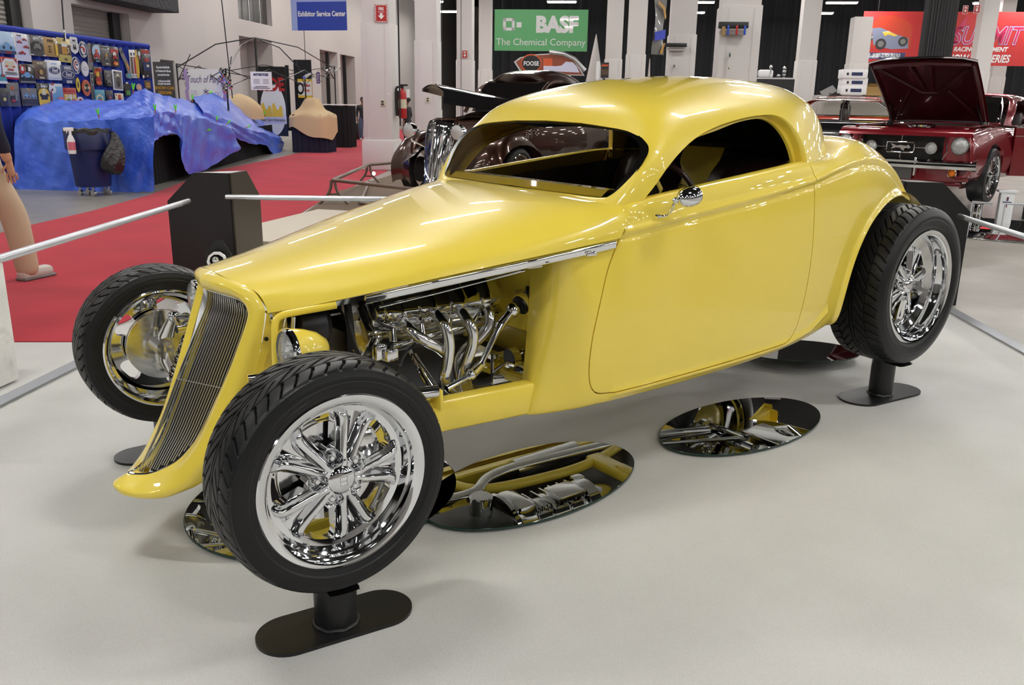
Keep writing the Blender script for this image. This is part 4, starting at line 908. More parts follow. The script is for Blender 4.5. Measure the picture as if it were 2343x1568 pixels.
# ceiling and walls
mb = MB(); mb.box((0, 30, 9.0), (120, 110, .1)); o = bobj('ceiling', mb, 'black_ceiling', 0, 0); o['kind'] = 'structure'; o['label'] = 'black painted hall ceiling'
for k in range(9):
    mb = MB(); mb.box((0, 0, 0), (70, .25, .45)); o = bobj('trim_%d' % (k+1), mb, 'black_ceiling', 12, 6+k*8, 8.3); o['kind'] = 'structure'; o['label'] = 'black steel beam under the ceiling'
def wall_with_holes(name, d2, d1a, d1b, h, holes, mat, label, depth=.5):
    """wall parallel to D1 facing +D2, with recesses (d1a,d1b,z0,z1,depth,backmat)"""
    xs = sorted({d1a, d1b}|{q for hh in holes for q in hh[:2]}); zs = sorted({0.0, h}|{q for hh in holes for q in hh[2:4]})
    m = MB()
    for i in range(len(xs)-1):
        for j in range(len(zs)-1):
            cx, cz = (xs[i]+xs[i+1])/2, (zs[j]+zs[j+1])/2
            if any(hh[0] < cx < hh[1] and hh[2] < cz < hh[3] for hh in holes): continue
            m.add([(0, xs[i], zs[j]), (0, xs[i+1], zs[j]), (0, xs[i+1], zs[j+1]), (0, xs[i], zs[j+1])], [(0, 1, 2, 3)])
    for a, b, z0, z1, dp in [hh[:5] for hh in holes]:
        m.add([(0, a, z0), (0, b, z0), (0, b, z1), (0, a, z1), (-dp, a, z0), (-dp, b, z0), (-dp, b, z1), (-dp, a, z1)], [(0, 1, 5, 4), (1, 2, 6, 5), (2, 3, 7, 6), (3, 0, 4, 7), (4, 5, 6, 7)])
    o = bobj(name, m, mat, d2, 0, smooth=0); o['kind'] = 'structure'; o['label'] = label; return o
SH1 = (12.805, 14.402); SH2 = (15.84, 17.967)
HOLES = [(12.805, 14.457, 0., 8.2, .35), (15.808, 18.064, 0., 3.302, .35),
 (24.283, 26.918, 0., 3.284, .9), (31.788, 34.008, 0., 3.333, .9), (34.365, 36.455, 0., 3.294, .9),
 (24.367, 27.047, 3.784, 4.704, .25), (19.347, 20.08, 0., 2.338, .5)]
wall_with_holes('wall_left', -10.5, 3., 75., 9., HOLES, 'wall_paint', 'white painted side wall with door recesses')
mt('shutter_metal', (.36, .335, .31), rough=.5, metal=.2)
for k, (a, b) in enumerate((SH1, SH2)):
    mb = MB(); 
    for q in range(92): mb.add([(0, a, q*.09), (0, b, q*.09), (.03, b, q*.09+.045), (.03, a, q*.09+.045), (0, b, q*.09+.09), (0, a, q*.09+.09)], [(0, 1, 2, 3), (3, 2, 4, 5)])
    o = bobj('door_%d' % (k+1), mb, 'shutter_metal', -10.82, 0, smooth=0); o['kind'] = 'structure'; o['label'] = 'grey roller shutter door in the side wall'
    mb = MB(); mb.box((0, b-.16, 4.1), (.12, .30, 8.2)); q = bobj('shutter_track', mb, 'black_plastic', -10.74, 0, parent=None); q['kind'] = 'structure'; q['label'] = 'black shutter guide track'
mb = MB(); mb.box((.35, (15.829+18.91)/2+.2, 3.435+.9), (.7, 2.682+.6, 1.8), bev=.02)
o = bobj('trim_10', mb, mt('dark_fabric', (.035, .035, .038), rough=.8), -10.5, 0); add_bump(M['dark_fabric'], 12, .8, .05); o['kind'] = 'structure'; o['label'] = 'dark grey hood over the shutter'
mb = MB()
for q in (.33, .66): mb.box((0, 24.367+q*2.68, 4.193+.3), (.05, .04, 1.8))
o = bobj('window_1', mb, 'brushed', -10.55, 0); o['kind'] = 'structure'; o['label'] = 'small dark window high on the side wall'
mb = MB(); mb.box((0, 25.707, 4.193+.3), (.02, 2.68, 2.2)); o = bobj('window_1_pane', mb, mt('dark_pane', (.05, .045, .04), rough=.2), -10.68, 0); o['kind'] = 'structure'; o.name = 'window_2'; o['label'] = 'dark panes of the high window'
for k, (u, ) in enumerate(((754,), (794,))):
    mb = MB(); mb.box((0, 0, 1.65), (.12, .14, 3.3)); 
    o = bobj('trim_%d' % (11+k), mb, 'black_plastic', -10.55, (32.809, 35.053)[k]); o['kind'] = 'structure'; o['label'] = 'black door post in the wall recess'
# far wall, black curtains
mb = MB(); mb.box((0, 0, 4.5), (24, .2, 9)); o = bobj('wall_far', mb, 'wall_paint', -4.5, 66.); o['kind'] = 'structure'; o['label'] = 'white far end wall beyond the pillars'
for k, u in enumerate((1025, 1085)):
    mb = MB(); mb.box((0, 0, 1.6), (2.4, .1, 3.2)); 
    o = bobj('door_%d' % (3+k), mb, 'wall_shade', (-11.921, -9.511)[k], 65.8); o['kind'] = 'structure'; o['label'] = 'grey double door in the far wall'
def curtain(name, d2a, d2b, d1, h, lab, amp=.10, per=.55, mat='drape', kind='structure'):
    n = int((d2b-d2a)/per*6)+2; m = MB(); r0 = []; r1 = []
    for i in range(n):
        x = d2a+(d2b-d2a)*i/(n-1); y = amp*math.sin(2*PI*(x/per))+.5*amp*math.sin(2*PI*x/per*.37+1)
        r0.append((x, y, 0)); r1.append((x, y*.7, h))
    m.grid(np.array([r0, r1])); o = bobj(name, m, mat, 0, d1); o['kind'] = kind; o['label'] = lab; return o
curtain('wall_back', -6.217, 56., 50., 9., 'black curtain wall across the back of the hall')
mb = MB(); mb.box((0, 0, 4.5), (.2, 110, 9)); o = bobj('wall_right', mb, 'black_ceiling', 56, 10); o['kind'] = 'structure'; o['label'] = 'dark right hand wall of the hall'
mb = MB(); mb.box((0, 0, 4.5), (90, .2, 9)); o = bobj('wall_near', mb, mt('near_wall_paint', (.55, .52, .50), rough=.8), 10, -22); o['kind'] = 'structure'; o['label'] = 'pale wall behind the viewer'
# pillars
mt('wire_black', (.01, .01, .01), rough=.6)
def pillar(d2, d1, w, lab, ply=.0, h=9.0, case=2.9, mat='pillar_paint'):
    t = thing('pillar', lab, 'pillar', BW(d2, d1), RZ, 'white square hall pillars'); m = MB(); m.box((0, 0, h/2), (w, w, h)); obj('shaft', m, mat, t)
    m = MB(); m.box((0, 0, case/2), (w+.05, w+.05, case), bev=.015); m.box((-w*.33, -w/2-.028, case/2), (.02, .01, case-.1)); m.box((w*.33, -w/2-.028, case/2), (.02, .01, case-.1)); obj('casing', m, mat, t)
    if ply: m = MB(); m.box((0, 0, ply/2), (w+.13, w+.13, ply), bev=.03); obj('plinth', m, mat, t)
    return t
P1 = (-3.657,15.468)
p1 = pillar(P1[0], P1[1], .56, 'nearest full white pillar with red fire sign and extinguisher', .62)
PL = [((-3.709,20.392), .56, 'white pillar right of the fire extinguisher with a cable'), ((-4.39,30.036), .56, 'slim distant pillar with a small red fire sign'),
 ((-4.997,39.054), .56, 'farthest slim pillar left of the green banner'), ((1.014,28.513), .56, 'distant pillar just right of the green banner'),
 ((1.713,25.509), .56, 'distant white pillar left of the hanging striped flag'), ((2.565,17.868), .56, 'white pillar with a black bar and grey socket box'),
 ((3.052,12.198), .58, 'wide white pillar with a black tool rail above the coupe roof'), ((7.297,27.909), .56, 'white pillar above the rear corner of the coupe roof'),
 ((15.39,34.913), .58, 'white pillar in front of the red race banner'), ((18.181,40.266), .58, 'distant pillar partly hidden below the red race banner'), ((9.364,29.695), .6, 'pale pillar at the left end of the red banner')]
PP = [pillar(q[0][0], q[0][1], q[1], q[2], h=(4.407 if 'left end' in q[2] else 8.8)) for q in PL]
# black wrapped pillar
t = thing('draped_pillar', 'pillar wrapped in pleated black cloth behind the open red hood', 'pillar', BW(*(9.086,21.238)), RZ)
m = MB(); n = 160; P = [((.30+.018*math.sin(a*34))*max(-1, min(1, 1.35*math.cos(a))), (.30+.018*math.sin(a*34))*max(-1, min(1, 1.35*math.sin(a)))) for a in np.linspace(0, 2*PI, n, endpoint=False)]
m.grid(np.array([[(x, y, z) for x, y in P] for z in (0, 3, 8.8)]), close_v=True); obj('wrap', m, mt('grey_drape', (.028, .028, .03), rough=.7), t); m = MB(); m.box((0, 0, 4.4), (.46, .46, 8.8)); obj('shaft', m, 'pillar_paint', t)
# near plinth at the left edge
t = thing('pillar', 'chipped white plinth at the left edge of the photo beside the rail', 'pillar', (-1.044, 2.049, 0), -.77); m = MB(); m.box((0, 0, .31), (1.0, 1.0, .60), bev=.02); o = obj('plinth', m, 'plinth_paint', t); m = MB(); m.box((-.1, -.0, 4.75), (.70, .70, 8.3)); obj('shaft', m, 'pillar_paint', t)
# things on pillars ------------------------------------------------
mt('fire_red', s2l(176, 32, 34), rough=.5); mt('sign_white', (.82, .82, .80), rough=.5); mt('ivory', (.60, .55, .40), rough=.5)
def text_on(parent, s, size, x, y, z, mat, bold=.0, shear=0., align='CENTER', name='lettering', facing=None, sx=1.0, ext=.002):
    m = text_mesh(s, size, shear, bold, ext, align); m.xf(Matrix.Translation((x, y, z)) @ Matrix.Rotation(PI/2, 4, 'X') @ Matrix.Diagonal((sx, 1, 1, 1)))
    return obj(name, m, mat, parent, smooth=0, merge=0)
def board(name, lab, cat, c, w, h, mat, rz=RZ, th=.02, group=None, bev=0):
    t = thing(name, lab, cat, c, rz, group); m = MB(); m.box((0, 0, 0), (w, th, h), bev=bev); obj('panel', m, mat, t); return t
def fire_sign(f, lab, rz=RZ):
    t = board('fire_sign', lab, 'sign', (f[0], f[1], f[2]), f[3], f[4], 'sign_white', rz, .01); w, h = f[3], f[4]
    m = MB()
    for s in (-1, 1):
        for k in range(9):
            z = -h/2+h*(k+.5)/9; m.add([(s*w*.5, -.008, z-h*.03), (s*w*.5, -.008, z+h*.02), (s*w*.40, -.008, z+h*.05), (s*w*.40, -.008, z)], [(0, 1, 2, 3)])
    for s in (-1, 1):
        for k in range(7):
            x = -w/2+w*(k+.5)/7; m.add([(x-w*.04, -.008, s*h*.5), (x+w*.03, -.008, s*h*.5), (x+w*.06, -.008, s*h*.45), (x, -.008, s*h*.45)], [(0, 1, 2, 3)])
    m.box((0, -.0065, 0), (w*.80, .003, h*.88)); obj('red_field', m, 'fire_red', t)
    text_on(t, 'FIRE', h*.24, 0, -.010, h*.17, 'sign_white', bold=.002, sx=.75)
    text_on(t, 'EXTINGUISHER', h*.075, 0, -.010, h*.05, 'sign_white', sx=.75)
    m = MB(); m.box((0, -.010, -h*.07), (w*.22, .003, h*.16)); m.add([(-w*.26, -.011, -h*.12), (w*.26, -.011, -h*.12), (0, -.011, -h*.33)], [(0, 1, 2)]); obj('arrow', m, 'sign_white', t)
def on_pillar(u0, v0, u1, v1): pass
fire_sign((8.017,13.329,3.065,0.258,0.333), 'red FIRE sign with an arrow on the nearest full pillar')
fire_sign((17.539,24.345,3.09,0.209,0.271), 'small red fire sign on the slim distant pillar')
for f, lab in (((8.008,13.347,1.353,0.1,0.129), 'ivory power outlet on the nearest full pillar'), ((11.334,16.945,1.449,0.092,0.131), 'ivory outlet on the pillar with the cable')):
    t = board('outlet', lab, 'outlet', f[:3], f[3], f[4], 'ivory', th=.02, bev=.004); m = MB(); m.box((0, -.012, f[4]*.2), (f[3]*.5, .006, f[4]*.25)); m.box((0, -.012, -f[4]*.2), (f[3]*.5, .006, f[4]*.25)); obj('socket', m, 'black_plastic', t)
f = (8.127,13.28,1.535,0.1,0.145); t = board('switch_box', 'white switch box on the right of the nearest pillar face', 'switch', f[:3], f[3], f[4], 'sign_white', th=.05, bev=.01); m = MB(); m.box((0, -.03, 0), (f[3]*.2, .02, f[4]*.25)); obj('toggle', m, 'white_card', t)
f = (34.383,14.769,5.168,0.193,0.316); fire_sign(f, 'small red fire sign on the pillar before the race banner, left one')
f = (34.546,14.41,5.186,0.239,0.314); fire_sign(f, 'small red fire sign on the pillar before the race banner, right one')
# fire extinguisher
t = thing('fire_extinguisher', 'red fire extinguisher hung on the side of the nearest full pillar', 'extinguisher', BW(P1[0]+.47, P1[1]-.06, 1.05), RZ); s_ = 1.15
m = MB(); m.lathe([(0, 0), (.075, 0), (.085, .02), (.085, .46), (.07, .52), (.03, .56), (.03, .60)], axis='z', n=24); obj('cylinder', m, 'fire_red', t)
m = MB(); m.box((.03, -.01, .66), (.17, .03, .035), bev=.008); m.box((0, 0, .62), (.05, .05, .06)); obj('handle', m, 'black_plastic', t); m = MB(); m.tube(cr([(-.03,0,.62),(-.12,-.02,.60),(-.13,-.03,.35),(-.12,-.03,.05)], 14), .022); obj('hose', m, 'black_plastic', t)
m = MB(); m.lathe([(.086, .20), (.0865, .20), (.0865, .38), (.086, .38)], axis='z', n=24, a0=-PI*.95, a1=-.1); obj('label', m, 'ivory', t); m = MB(); m.box((.13, -.05, .50), (.07, .004, .16)); obj('tag', m, 'sign_white', t)
m = MB(); m.box((-.10, 0, .3), (.04, .12, .5)); obj('bracket', m, 'black_plastic', t)
# rails on pillars
for k, (f, lab) in enumerate((((13.9,10.858,2.665,0.461,0.081), 'black wall bar mounted on the pillar with the grey socket'), ((10.311,6.436,2.59,0.448,0.095), 'black tool rail with hanging clips on the wide pillar'))):
    t = thing('tool_rail', lab, 'rail', f[:3], RZ); m = MB(); m.box((0, -.05, 0), (f[3], .10, f[4]), bev=.01); obj('bar', m, 'black_plastic', t)
    m = MB(); m.box((0, -.02, -f[4]*1.1), (f[3]*.9, .04, f[4]*.5)); obj('ledge', m, 'wall_shade', t)
    if k:
        for q, (x, c) in enumerate(((-.15, 'wood_tan'), (-.08, 'blue_plastic'), (.05, 'fire_red'), (.17, 'blue_plastic'))):
            if c not in M: mt(c, {'wood_tan': (.35, .22, .08), 'blue_plastic': (.02, .08, .5)}[c], rough=.5)
            m = MB(); m.box((x, -.12, -f[4]*(1.0 if q == 0 else .8)), (.03 if q else .05, .03, .14), bev=.005); obj('clip', m, c, t)
for f, lab in (((13.896,10.866,2.229,0.047,0.082), 'grey socket box on the pillar with the black bar'), ((10.306,6.449,2.155,0.047,0.097), 'grey switch box on the wide pillar'), ((10.307,6.451,1.961,0.027,0.046), 'tiny ivory outlet low on the wide pillar')):
    t = board('outlet', lab, 'outlet', f[:3], f[3], f[4], 'ivory' if 'ivory' in lab else 'brushed', th=.03); m = MB(); m.box((0, -.02, 0), (f[3]*.4, .01, f[4]*.5)); obj('socket', m, 'black_plastic', t)
def cable(name, pts, r, lab): 
    m = MB(); m.tube(pts, r, n=6); o = obj(name, m, 'wire_black'); tag(o, lab, 'cable'); return o
def above(p, z0, z1): return [(p[0], p[1], z0), (p[0], p[1], z1)]
cable('conduit', above((8.327,13.2), .9, 8.9), .018, 'black conduit down the right edge of the nearest full pillar')
cable('hanging_cable', above((11.503,16.53), 1.2, 8.9), .014, 'black cable hanging beside the second pillar')
cable('hanging_cable', above((17.4,24.379), .5, 8.9), .012, 'black cable on the slim distant pillar')
cable('hanging_cable', [(2.32,13.813,2.275), (2.363,13.857,3.039)], .012, 'black cable rising above the blue drape')
cable('hanging_cable', [(6.263,17.089,1.398), (6.115,16.937,3.53)], .012, 'thin black cable slanting down behind the tent frame')
cable('hanging_cable', above((10.687,22.883), 1.6, 8.9), .01, 'thin cable below the blue service banner')
# ================================================================ lights
L0 = (4.816,41.078,6.1); L1 = (11.272,42.142,6.1)
DX = abs(L1[0]-L0[0]); NL = 0
for i in range(-11, 4):
    for j in range(-5, 7):
        x, y = L0[0]+j*DX, L0[1]+i*4.6
        if x < -9.8 or x > 54 or y > 48: continue
        c = BW(x, y); NL += 1
        t = thing('ceiling_light', 'long bright strip light hanging from the black ceiling', 'light', (c.x, c.y, 6.1), RZ, 'strip lights in rows under the ceiling')
        m = MB(); m.box((0, 0, 0), (1.35, .24, .05), bev=.01); obj('lamp', m, 'lamp', t)
        m = MB(); m.box((0, 0, .05), (1.42, .30, .05), bev=.01); obj('housing', m, 'white_card', t); m = MB(); m.box((-.5, 0, 1.45), (.01, .01, 2.75)); m.box((.5, 0, 1.45), (.01, .01, 2.75)); obj('hanging_wire', m, 'wire_black', t)
# ================================================================ crowd barrier
def leafpost(name, c, lab, sx, hole):
    """corner post: two tall plates meeting at the corner nearest the car; top corners cut off"""
    t = thing(name, lab, 'barrier post', c, RZ); H = .88; w = .46; th = .03
    def plate(dx, dy): # plate along local axis from corner
        P = [(0, 0), (w, 0), (w, H-.20), (w-.21, H), (0, H)]
        if hole == 'none': pass
        m = MB(); ax = Vector((dx, dy, 0)); nx = Vector((-dy, dx, 0))
        F = Matrix(((ax.x, 0, nx.x, 0), (ax.y, 0, nx.y, 0), (0, 1, 0, 0), (0, 0, 0, 1)))
        m.prism(P, th, F, off=-th/2); return m
    obj('face_plate', plate(-sx, 0), 'black_paint', t); obj('face_plate', plate(0, 1), 'bronze' if sx > 0 else 'black_paint', t)
    m = MB(); m.add([(-sx*w*0, 0, H), (-sx*(w-.21), 0, H), (0, w-.21, H)], [(0, 1, 2)]); m.add([(-sx*(w-.21), 0, H), (-sx*w, 0, H-.2), (0, w, H-.2), (0, w-.21, H)], [(0, 1, 2, 3)]); obj('top_cap', m, 'brushed', t)
    return t
mt('bronze', (.10, .085, .065), rough=.35, metal=.7)
CL = Vector((1.21, 3.28, 0)); CRt = Vector((5.10, .56, 0))
tl = leafpost('barrier_post', CL, 'black and bronze angular barrier post left of the hood with a spotlight', 1, 'y')
tr = leafpost('barrier_post', CRt, 'black angular barrier post behind the near rear wheel', -1, 'none')
sl = Vector((1.004,3.05,0.324))
t = thing('spotlight', 'chrome ringed spotlight set in the left barrier post', 'spotlight', sl, -.45)
m = MB(); m.lathe([(.050, -.02), (.064, -.02), (.064, .02), (.050, .02)], axis='y', n=10, closed_prof=True); obj('ring', m, 'sign_white', t)
m = MB(); m.lathe([(.052, 0), (.045, .06), (.02, .09), (0, .09)], axis='y', n=24); obj('housing', m, 'black_plastic', t); m = MB(); m.sphere((-.012, .02, .005), .026, 16, 10, sc=(1, .6, 1)); obj('bulb', m, 'chrome', t)
m = MB(); hx = [(-.085, -.10), (-.085, .03), (-.02, .125), (.03, .125), (.085, .03), (.085, -.10), (.05, -.16), (-.05, -.16)]; m.prism(hx, .02, Matrix(((1,0,0,0),(0,0,-1,0),(0,1,0,0),(0,0,0,1))) , off=-.10); obj('recess', m, 'black_plastic', t)
def bar(name, a, b, r, lab, sq=False):
    t = thing(name, lab, 'rail', a); v = Vector(b)-Vector(a); m = MB(); m.tube([Vector((0, 0, 0)), v], r, n=4 if sq else 20); obj('tube', m, 'rail', t)
    if not sq:
        d = v.normalized(); m = MB(); m.tube([-d*.01, d*.13], r*1.04, n=20); obj('sleeve', m, 'brushed', t)
    return t
bar('barrier_rail', (0.872,3.137,0.72), (-0.748,0.99,0.72), .0175, 'silver tube rail running from the left barrier post toward the viewer')
bar('barrier_rail', (1.173,3.25,0.723), (4.95, .75, .70), .0175, 'silver tube rail behind the coupe joining the two barrier posts')
bar('barrier_rail', (5.276,0.233,0.66), (3.622,-1.511,0.66), .0175, 'silver tube rail running from the right barrier post toward the viewer')
bar('floor_bar', tuple(CL+Vector((-.2,.02,.02))), (-1.517,0.587,0.02), .027, 'square silver bar on the carpet below the left rail', True)
bar('floor_bar', tuple(CRt+Vector((.25,-.2,.02))), (3.928,-1.238,0.02), .027, 'square silver bar on the floor below the right rail', True)
bar('floor_bar', tuple(CL+Vector((.1,-.05,.02))), tuple(CRt+Vector((-.1,.05,.02))), .027, 'square silver bar on the floor behind the coupe', True)
# ================================================================ vendor booth: blue drape with tin signs
mt('blue_drape', s2l(22, 48, 150), rough=.8); mt('tarp_blue', s2l(45, 86, 205), rough=.27, spec=.8); noise_mix(M['tarp_blue'], s2l(52, 94, 226), s2l(88, 130, 240), 1.5, 5, .3, .75); add_bump(M['tarp_blue'], 6, .8, .05, 7)
def pleat(name, pts, z0, z1, mat, amp, per, lab, cat, ztop=None):
    """pleated hanging cloth along a plan polyline"""
    P = [Vector((p[0], p[1], 0)) for p in pts]; S = []
    L = 0
    for a, b in zip(P[:-1], P[1:]):
        d = (b-a); n = max(4, int(d.length/per*7)); t = d.normalized(); nn = Vector((t.y, -t.x, 0))
        for k in range(n):
            s = d.length*k/n; S.append((a+t*s+nn*amp*math.sin(2*PI*(L+s)/per)*(1+.3*math.sin((L+s)*3.1)), (L+s)))
        L += d.length
    S.append((P[-1], L)); m = MB(); f = (lambda s: z1) if ztop is None else ztop
    m.grid(np.array([[tuple(p)[:2]+(z0,) for p, s in S], [tuple(p)[:2]+(z0*.5+f(s)*.5,) for p, s in S], [tuple(p)[:2]+(f(s),) for p, s in S]]))
    o = obj(name, m, mat); tag(o, lab, cat); return o
DA = BW(-8.1, 9.641); DB = BW(-8.1, 14.442)
ZA, ZB = 2.336, 2.38
pleat('booth_drape', [DA, DB], 0, (ZA+ZB)/2-.03, 'blue_drape', .035, .22, 'royal blue pleated drape wall hung with tin signs', 'drape')
m = MB(); m.tube([DA+Vector((0, 0, (ZA+ZB)/2)), DB+Vector((0, 0, (ZA+ZB)/2))], .05, n=10); o = obj('drape_pole', m, 'blue_drape'); tag(o, 'gathered blue top edge of the sign drape on its pole', 'pole')
m = MB(); m.box((0, 0, 1.2), (.05, .05, 2.3)); o = obj('drape_upright', m, 'blue_drape', loc=DB+Vector((0, 0, 0))); tag(o, 'upright at the right end of the blue drape', 'pole')
m = MB(); m.box((0, 0, 0), (.03, .03, .16)); o = obj('hanger', m, 'sign_white', loc=(2.332,13.825,2.358)); tag(o, 'white hanger clip at the top of the blue drape', 'hanger')
C_ = {k: s2l(*v) for k, v in dict(sky=(176,205,226), ltblue=(110,160,200), dkblue=(28,44,96), red=(170,30,34), white=(225,225,225), grey=(78,76,74), dk=(38,36,38), tan=(176,142,82), olive=(196,182,104), yellow=(226,190,60), brown=(88,66,48), orange=(206,84,34), lav=(206,206,228), green=(70,140,50), teal=(70,150,170), pink=(214,110,130), mid=(120,118,116), cream=(214,204,168), black=(12,12,12), gold=(190,140,50)).items()}
for k, v in C_.items(): mt('ink_'+k, v, rough=.35, coat=.3)
SIGN_RZ = RZ+PI/2
class Sg:
    """a printed tin sign: local x to the right as seen, z up, front at -y"""
    def __init__(s, name, lab, cat, f, bg, shape='rect', tilt=0., d2=-8.05):
        s.t = thing(name, lab, cat, BW(d2, f[0], f[1]), RZ+PI/2, None); s.w, s.h = f[2], f[3]; s.k = 0; s.tilt = tilt
        if tilt: s.t.rotation_euler = (0, tilt, RZ+PI/2)
        m = MB(); F = Matrix(((1,0,0,0),(0,0,-1,0),(0,1,0,0),(0,0,0,1)))
        if shape == 'rect': m.box((0, 0, 0), (s.w, .012, s.h), bev=.004)
        elif shape == 'round': m.prism([(s.w/2*math.cos(a), s.h/2*math.sin(a)) for a in np.linspace(0, 2*PI, 40, endpoint=False)], .012, F, off=-.006)
        else: m.prism([(x*s.w/2, z*s.h/2) for x, z in shape], .012, F, off=-.006)
        obj('panel', m, 'ink_'+bg, s.t)
    def _y(s): s.k += 1; return -.0075-.0018*s.k
    def rect(s, x, z, w, h, c, name='print'):
        m = MB(); m.box((x*s.w/2, s._y(), z*s.h/2), (w*s.w, .0015, h*s.h)); obj(name, m, 'ink_'+c, s.t); return s
    def poly(s, P, c, name='picture'):
        y = s._y(); m = MB(); m.add([(x*s.w/2, y, z*s.h/2) for x, z in P], [tuple(range(len(P)))]); obj(name, m, 'ink_'+c, s.t, recalc=False, smooth=0); return s
    def disc(s, x, z, w, h, c, name='picture'):
        return s.poly([(x+w*math.cos(a), z+h*math.sin(a)) for a in np.linspace(0, 2*PI, 28, endpoint=False)], c, name)
    def car(s, x, z, w, c, flip=1):
        k = s.w/s.h; P = [(-1,-.1),(-.95,.12),(-.5,.2),(-.25,.42),(.25,.42),(.5,.2),(.95,.1),(1,-.12)]
        s.poly([(x+flip*a*w, z+b*w*k) for a, b in P], c); s.disc(x-.55*w, z-.10*w*k, .17*w, .17*w*k, 'black'); s.disc(x+.55*w, z-.10*w*k, .17*w, .17*w*k, 'black'); return s
    def text(s, str_, x, z, size, c, bold=.002, sx=.8, shear=0.):
        y = s._y(); m = text_mesh(str_, size*s.h, shear, bold, .0008, 'CENTER'); m.xf(Matrix.Translation((x*s.w/2, y, z*s.h/2-size*s.h*.33)) @ Matrix.Rotation(PI/2, 4, 'X') @ Matrix.Diagonal((sx, 1, 1, 1))); obj('lettering', m, 'ink_'+c, s.t, smooth=0, merge=0); return s
    def bike(s, x, z, w, c1='mid', c2='black'):
        k = s.w/s.h
        for q in (-.55, .55): s.disc(x+q*w, z-.25*w*k, .38*w, .38*w*k, c2); s.disc(x+q*w, z-.25*w*k, .24*w, .24*w*k, c1)
        s.poly([(x-.7*w, z+.1*w*k), (x-.2*w, z+.35*w*k), (x+.3*w, z+.25*w*k), (x+.65*w, z+.55*w*k), (x+.4*w, z-.3*w*k), (x-.2*w, z-.35*w*k)], c1); return s
def S_(box, *a, **k): return Sg('tin_sign', a[0], 'sign', box, a[1], **k)
S_((10.219,2.146,0.36,0.323), 'sky blue tin sign with a blue saloon car, leftmost of the top row', 'sky').rect(0,-.55,1,.22,'ltblue').car(.0,-.35,.8,'ltblue').rect(0,-.85,1,.15,'dkblue').text('CHEVROLET',.05,-.86,.12,'red',sx=.55)
S_((10.57,2.103,0.387,0.412), 'white tin sign with four small red cars', 'white', tilt=.03).rect(0,-.08,.72,.78,'lav').text('Corvette',-.3,.82,.08,'dkblue').car(.3,.55,.3,'red').car(-.35,.33,.32,'red').car(.4,.03,.36,'red',-1).car(-.2,-.45,.42,'red')
S_((10.923,2.149,0.422,0.32), 'dark grey tin sign with an arched title over a motorcycle', 'grey').text('LEGENDARY',0,.72,.14,'white',sx=.6).disc(0,-.1,.72,.55,'dk').bike(0,.0,.55,'mid').rect(-.7,-.88,.2,.04,'white').rect(.7,-.88,.2,.04,'white')
S_((11.293,2.15,0.393,0.303), 'tan tin sign about drinking with a tall beer glass', 'tan').text('10 WORDS',-.1,.62,.22,'brown',sx=.5).text('BEERS',-.25,.05,.10,'brown').text('LIFE',-.25,-.25,.10,'brown').text('GOOD',-.25,-.5,.10,'brown').rect(.62,-.2,.16,.62,'yellow').rect(.62,.45,.18,.10,'white')
S_((11.642,2.122,0.358,0.389), 'olive tin sign with one big frothy beer mug', 'olive', tilt=.02).rect(0,.05,.95,.42,'brown').rect(-.05,.08,.40,.40,'gold').rect(-.05,.42,.42,.12,'white').poly([(.35,.25),(.62,.22),(.62,-.15),(.35,-.2),(.35,-.1),(.5,-.08),(.5,.13),(.35,.15)],'cream').text('BEER',0,.82,.12,'brown',sx=.6).text('COLD',0,-.75,.12,'brown',sx=.6)
SHL = [(-.55,1),(-.3,.9),(0,1),(.3,.9),(.55,1),(.85,.75),(.8,.45),(1,.1),(.95,-.4),(.65,-.75),(.2,-.9),(0,-1),(-.2,-.9),(-.65,-.75),(-.95,-.4),(-1,.1),(-.8,.45),(-.85,.75)]
S_((11.926,2.217,0.25,0.285), 'white highway shield sign with the number 66', 'white', shape=SHL).text('ROUTE',0,.55,.14,'black',sx=.7).rect(0,.32,.75,.015,'black').text('66',0,-.18,.42,'black',sx=.75,bold=.004)
S_((12.163,2.167,0.268,0.288), 'round blue and white sign with a red winged centre', 'dkblue', shape='round').disc(0,0,.93,.93,'white').disc(0,0,.84,.84,'dkblue').disc(0,0,.55,.55,'white').disc(.1,-.05,.24,.3,'red').rect(-.35,.22,.3,.10,'red').text('MOTOR',0,.68,.10,'white').text('WORKS',0,-.70,.10,'white')
ARW = [(-.9,.8),(0,1),(.9,.8),(.9,-1),(-.9,-1)]
S_((12.358,2.064,0.167,0.469), 'tall narrow grey arrow sign with red letters', 'mid', shape=ARW, tilt=.08).text('R',0,.4,.12,'red').text('O',0,.15,.12,'red').text('A',0,-.1,.12,'red').text('D',0,-.35,.12,'red')
S_((12.548,2.126,0.312,0.312), 'black tin sign with a rider in a pale blue circle', 'black').disc(0,.15,.78,.75,'sky').bike(0,-.2,.75,'red','mid').disc(0,.25,.25,.2,'orange').text('NEW YORK',0,-.86,.10,'ltblue',sx=.6)
S_((12.846,2.098,0.303,0.352), 'dark grey tin sign with a small gold figure', 'grey').disc(.1,.05,.22,.2,'gold').bike(0,-.25,.45,'mid').rect(0,-.78,.3,.04,'white').rect(0,.85,.8,.04,'mid')
S_((13.124,2.095,0.302,0.356), 'dark tin sign with a red and white rider and orange base', 'dk').rect(0,.55,.8,.2,'red').disc(0,.25,.35,.25,'white').bike(0,.0,.6,'red').disc(0,-.65,.6,.2,'orange').disc(.1,-.7,.3,.1,'yellow')
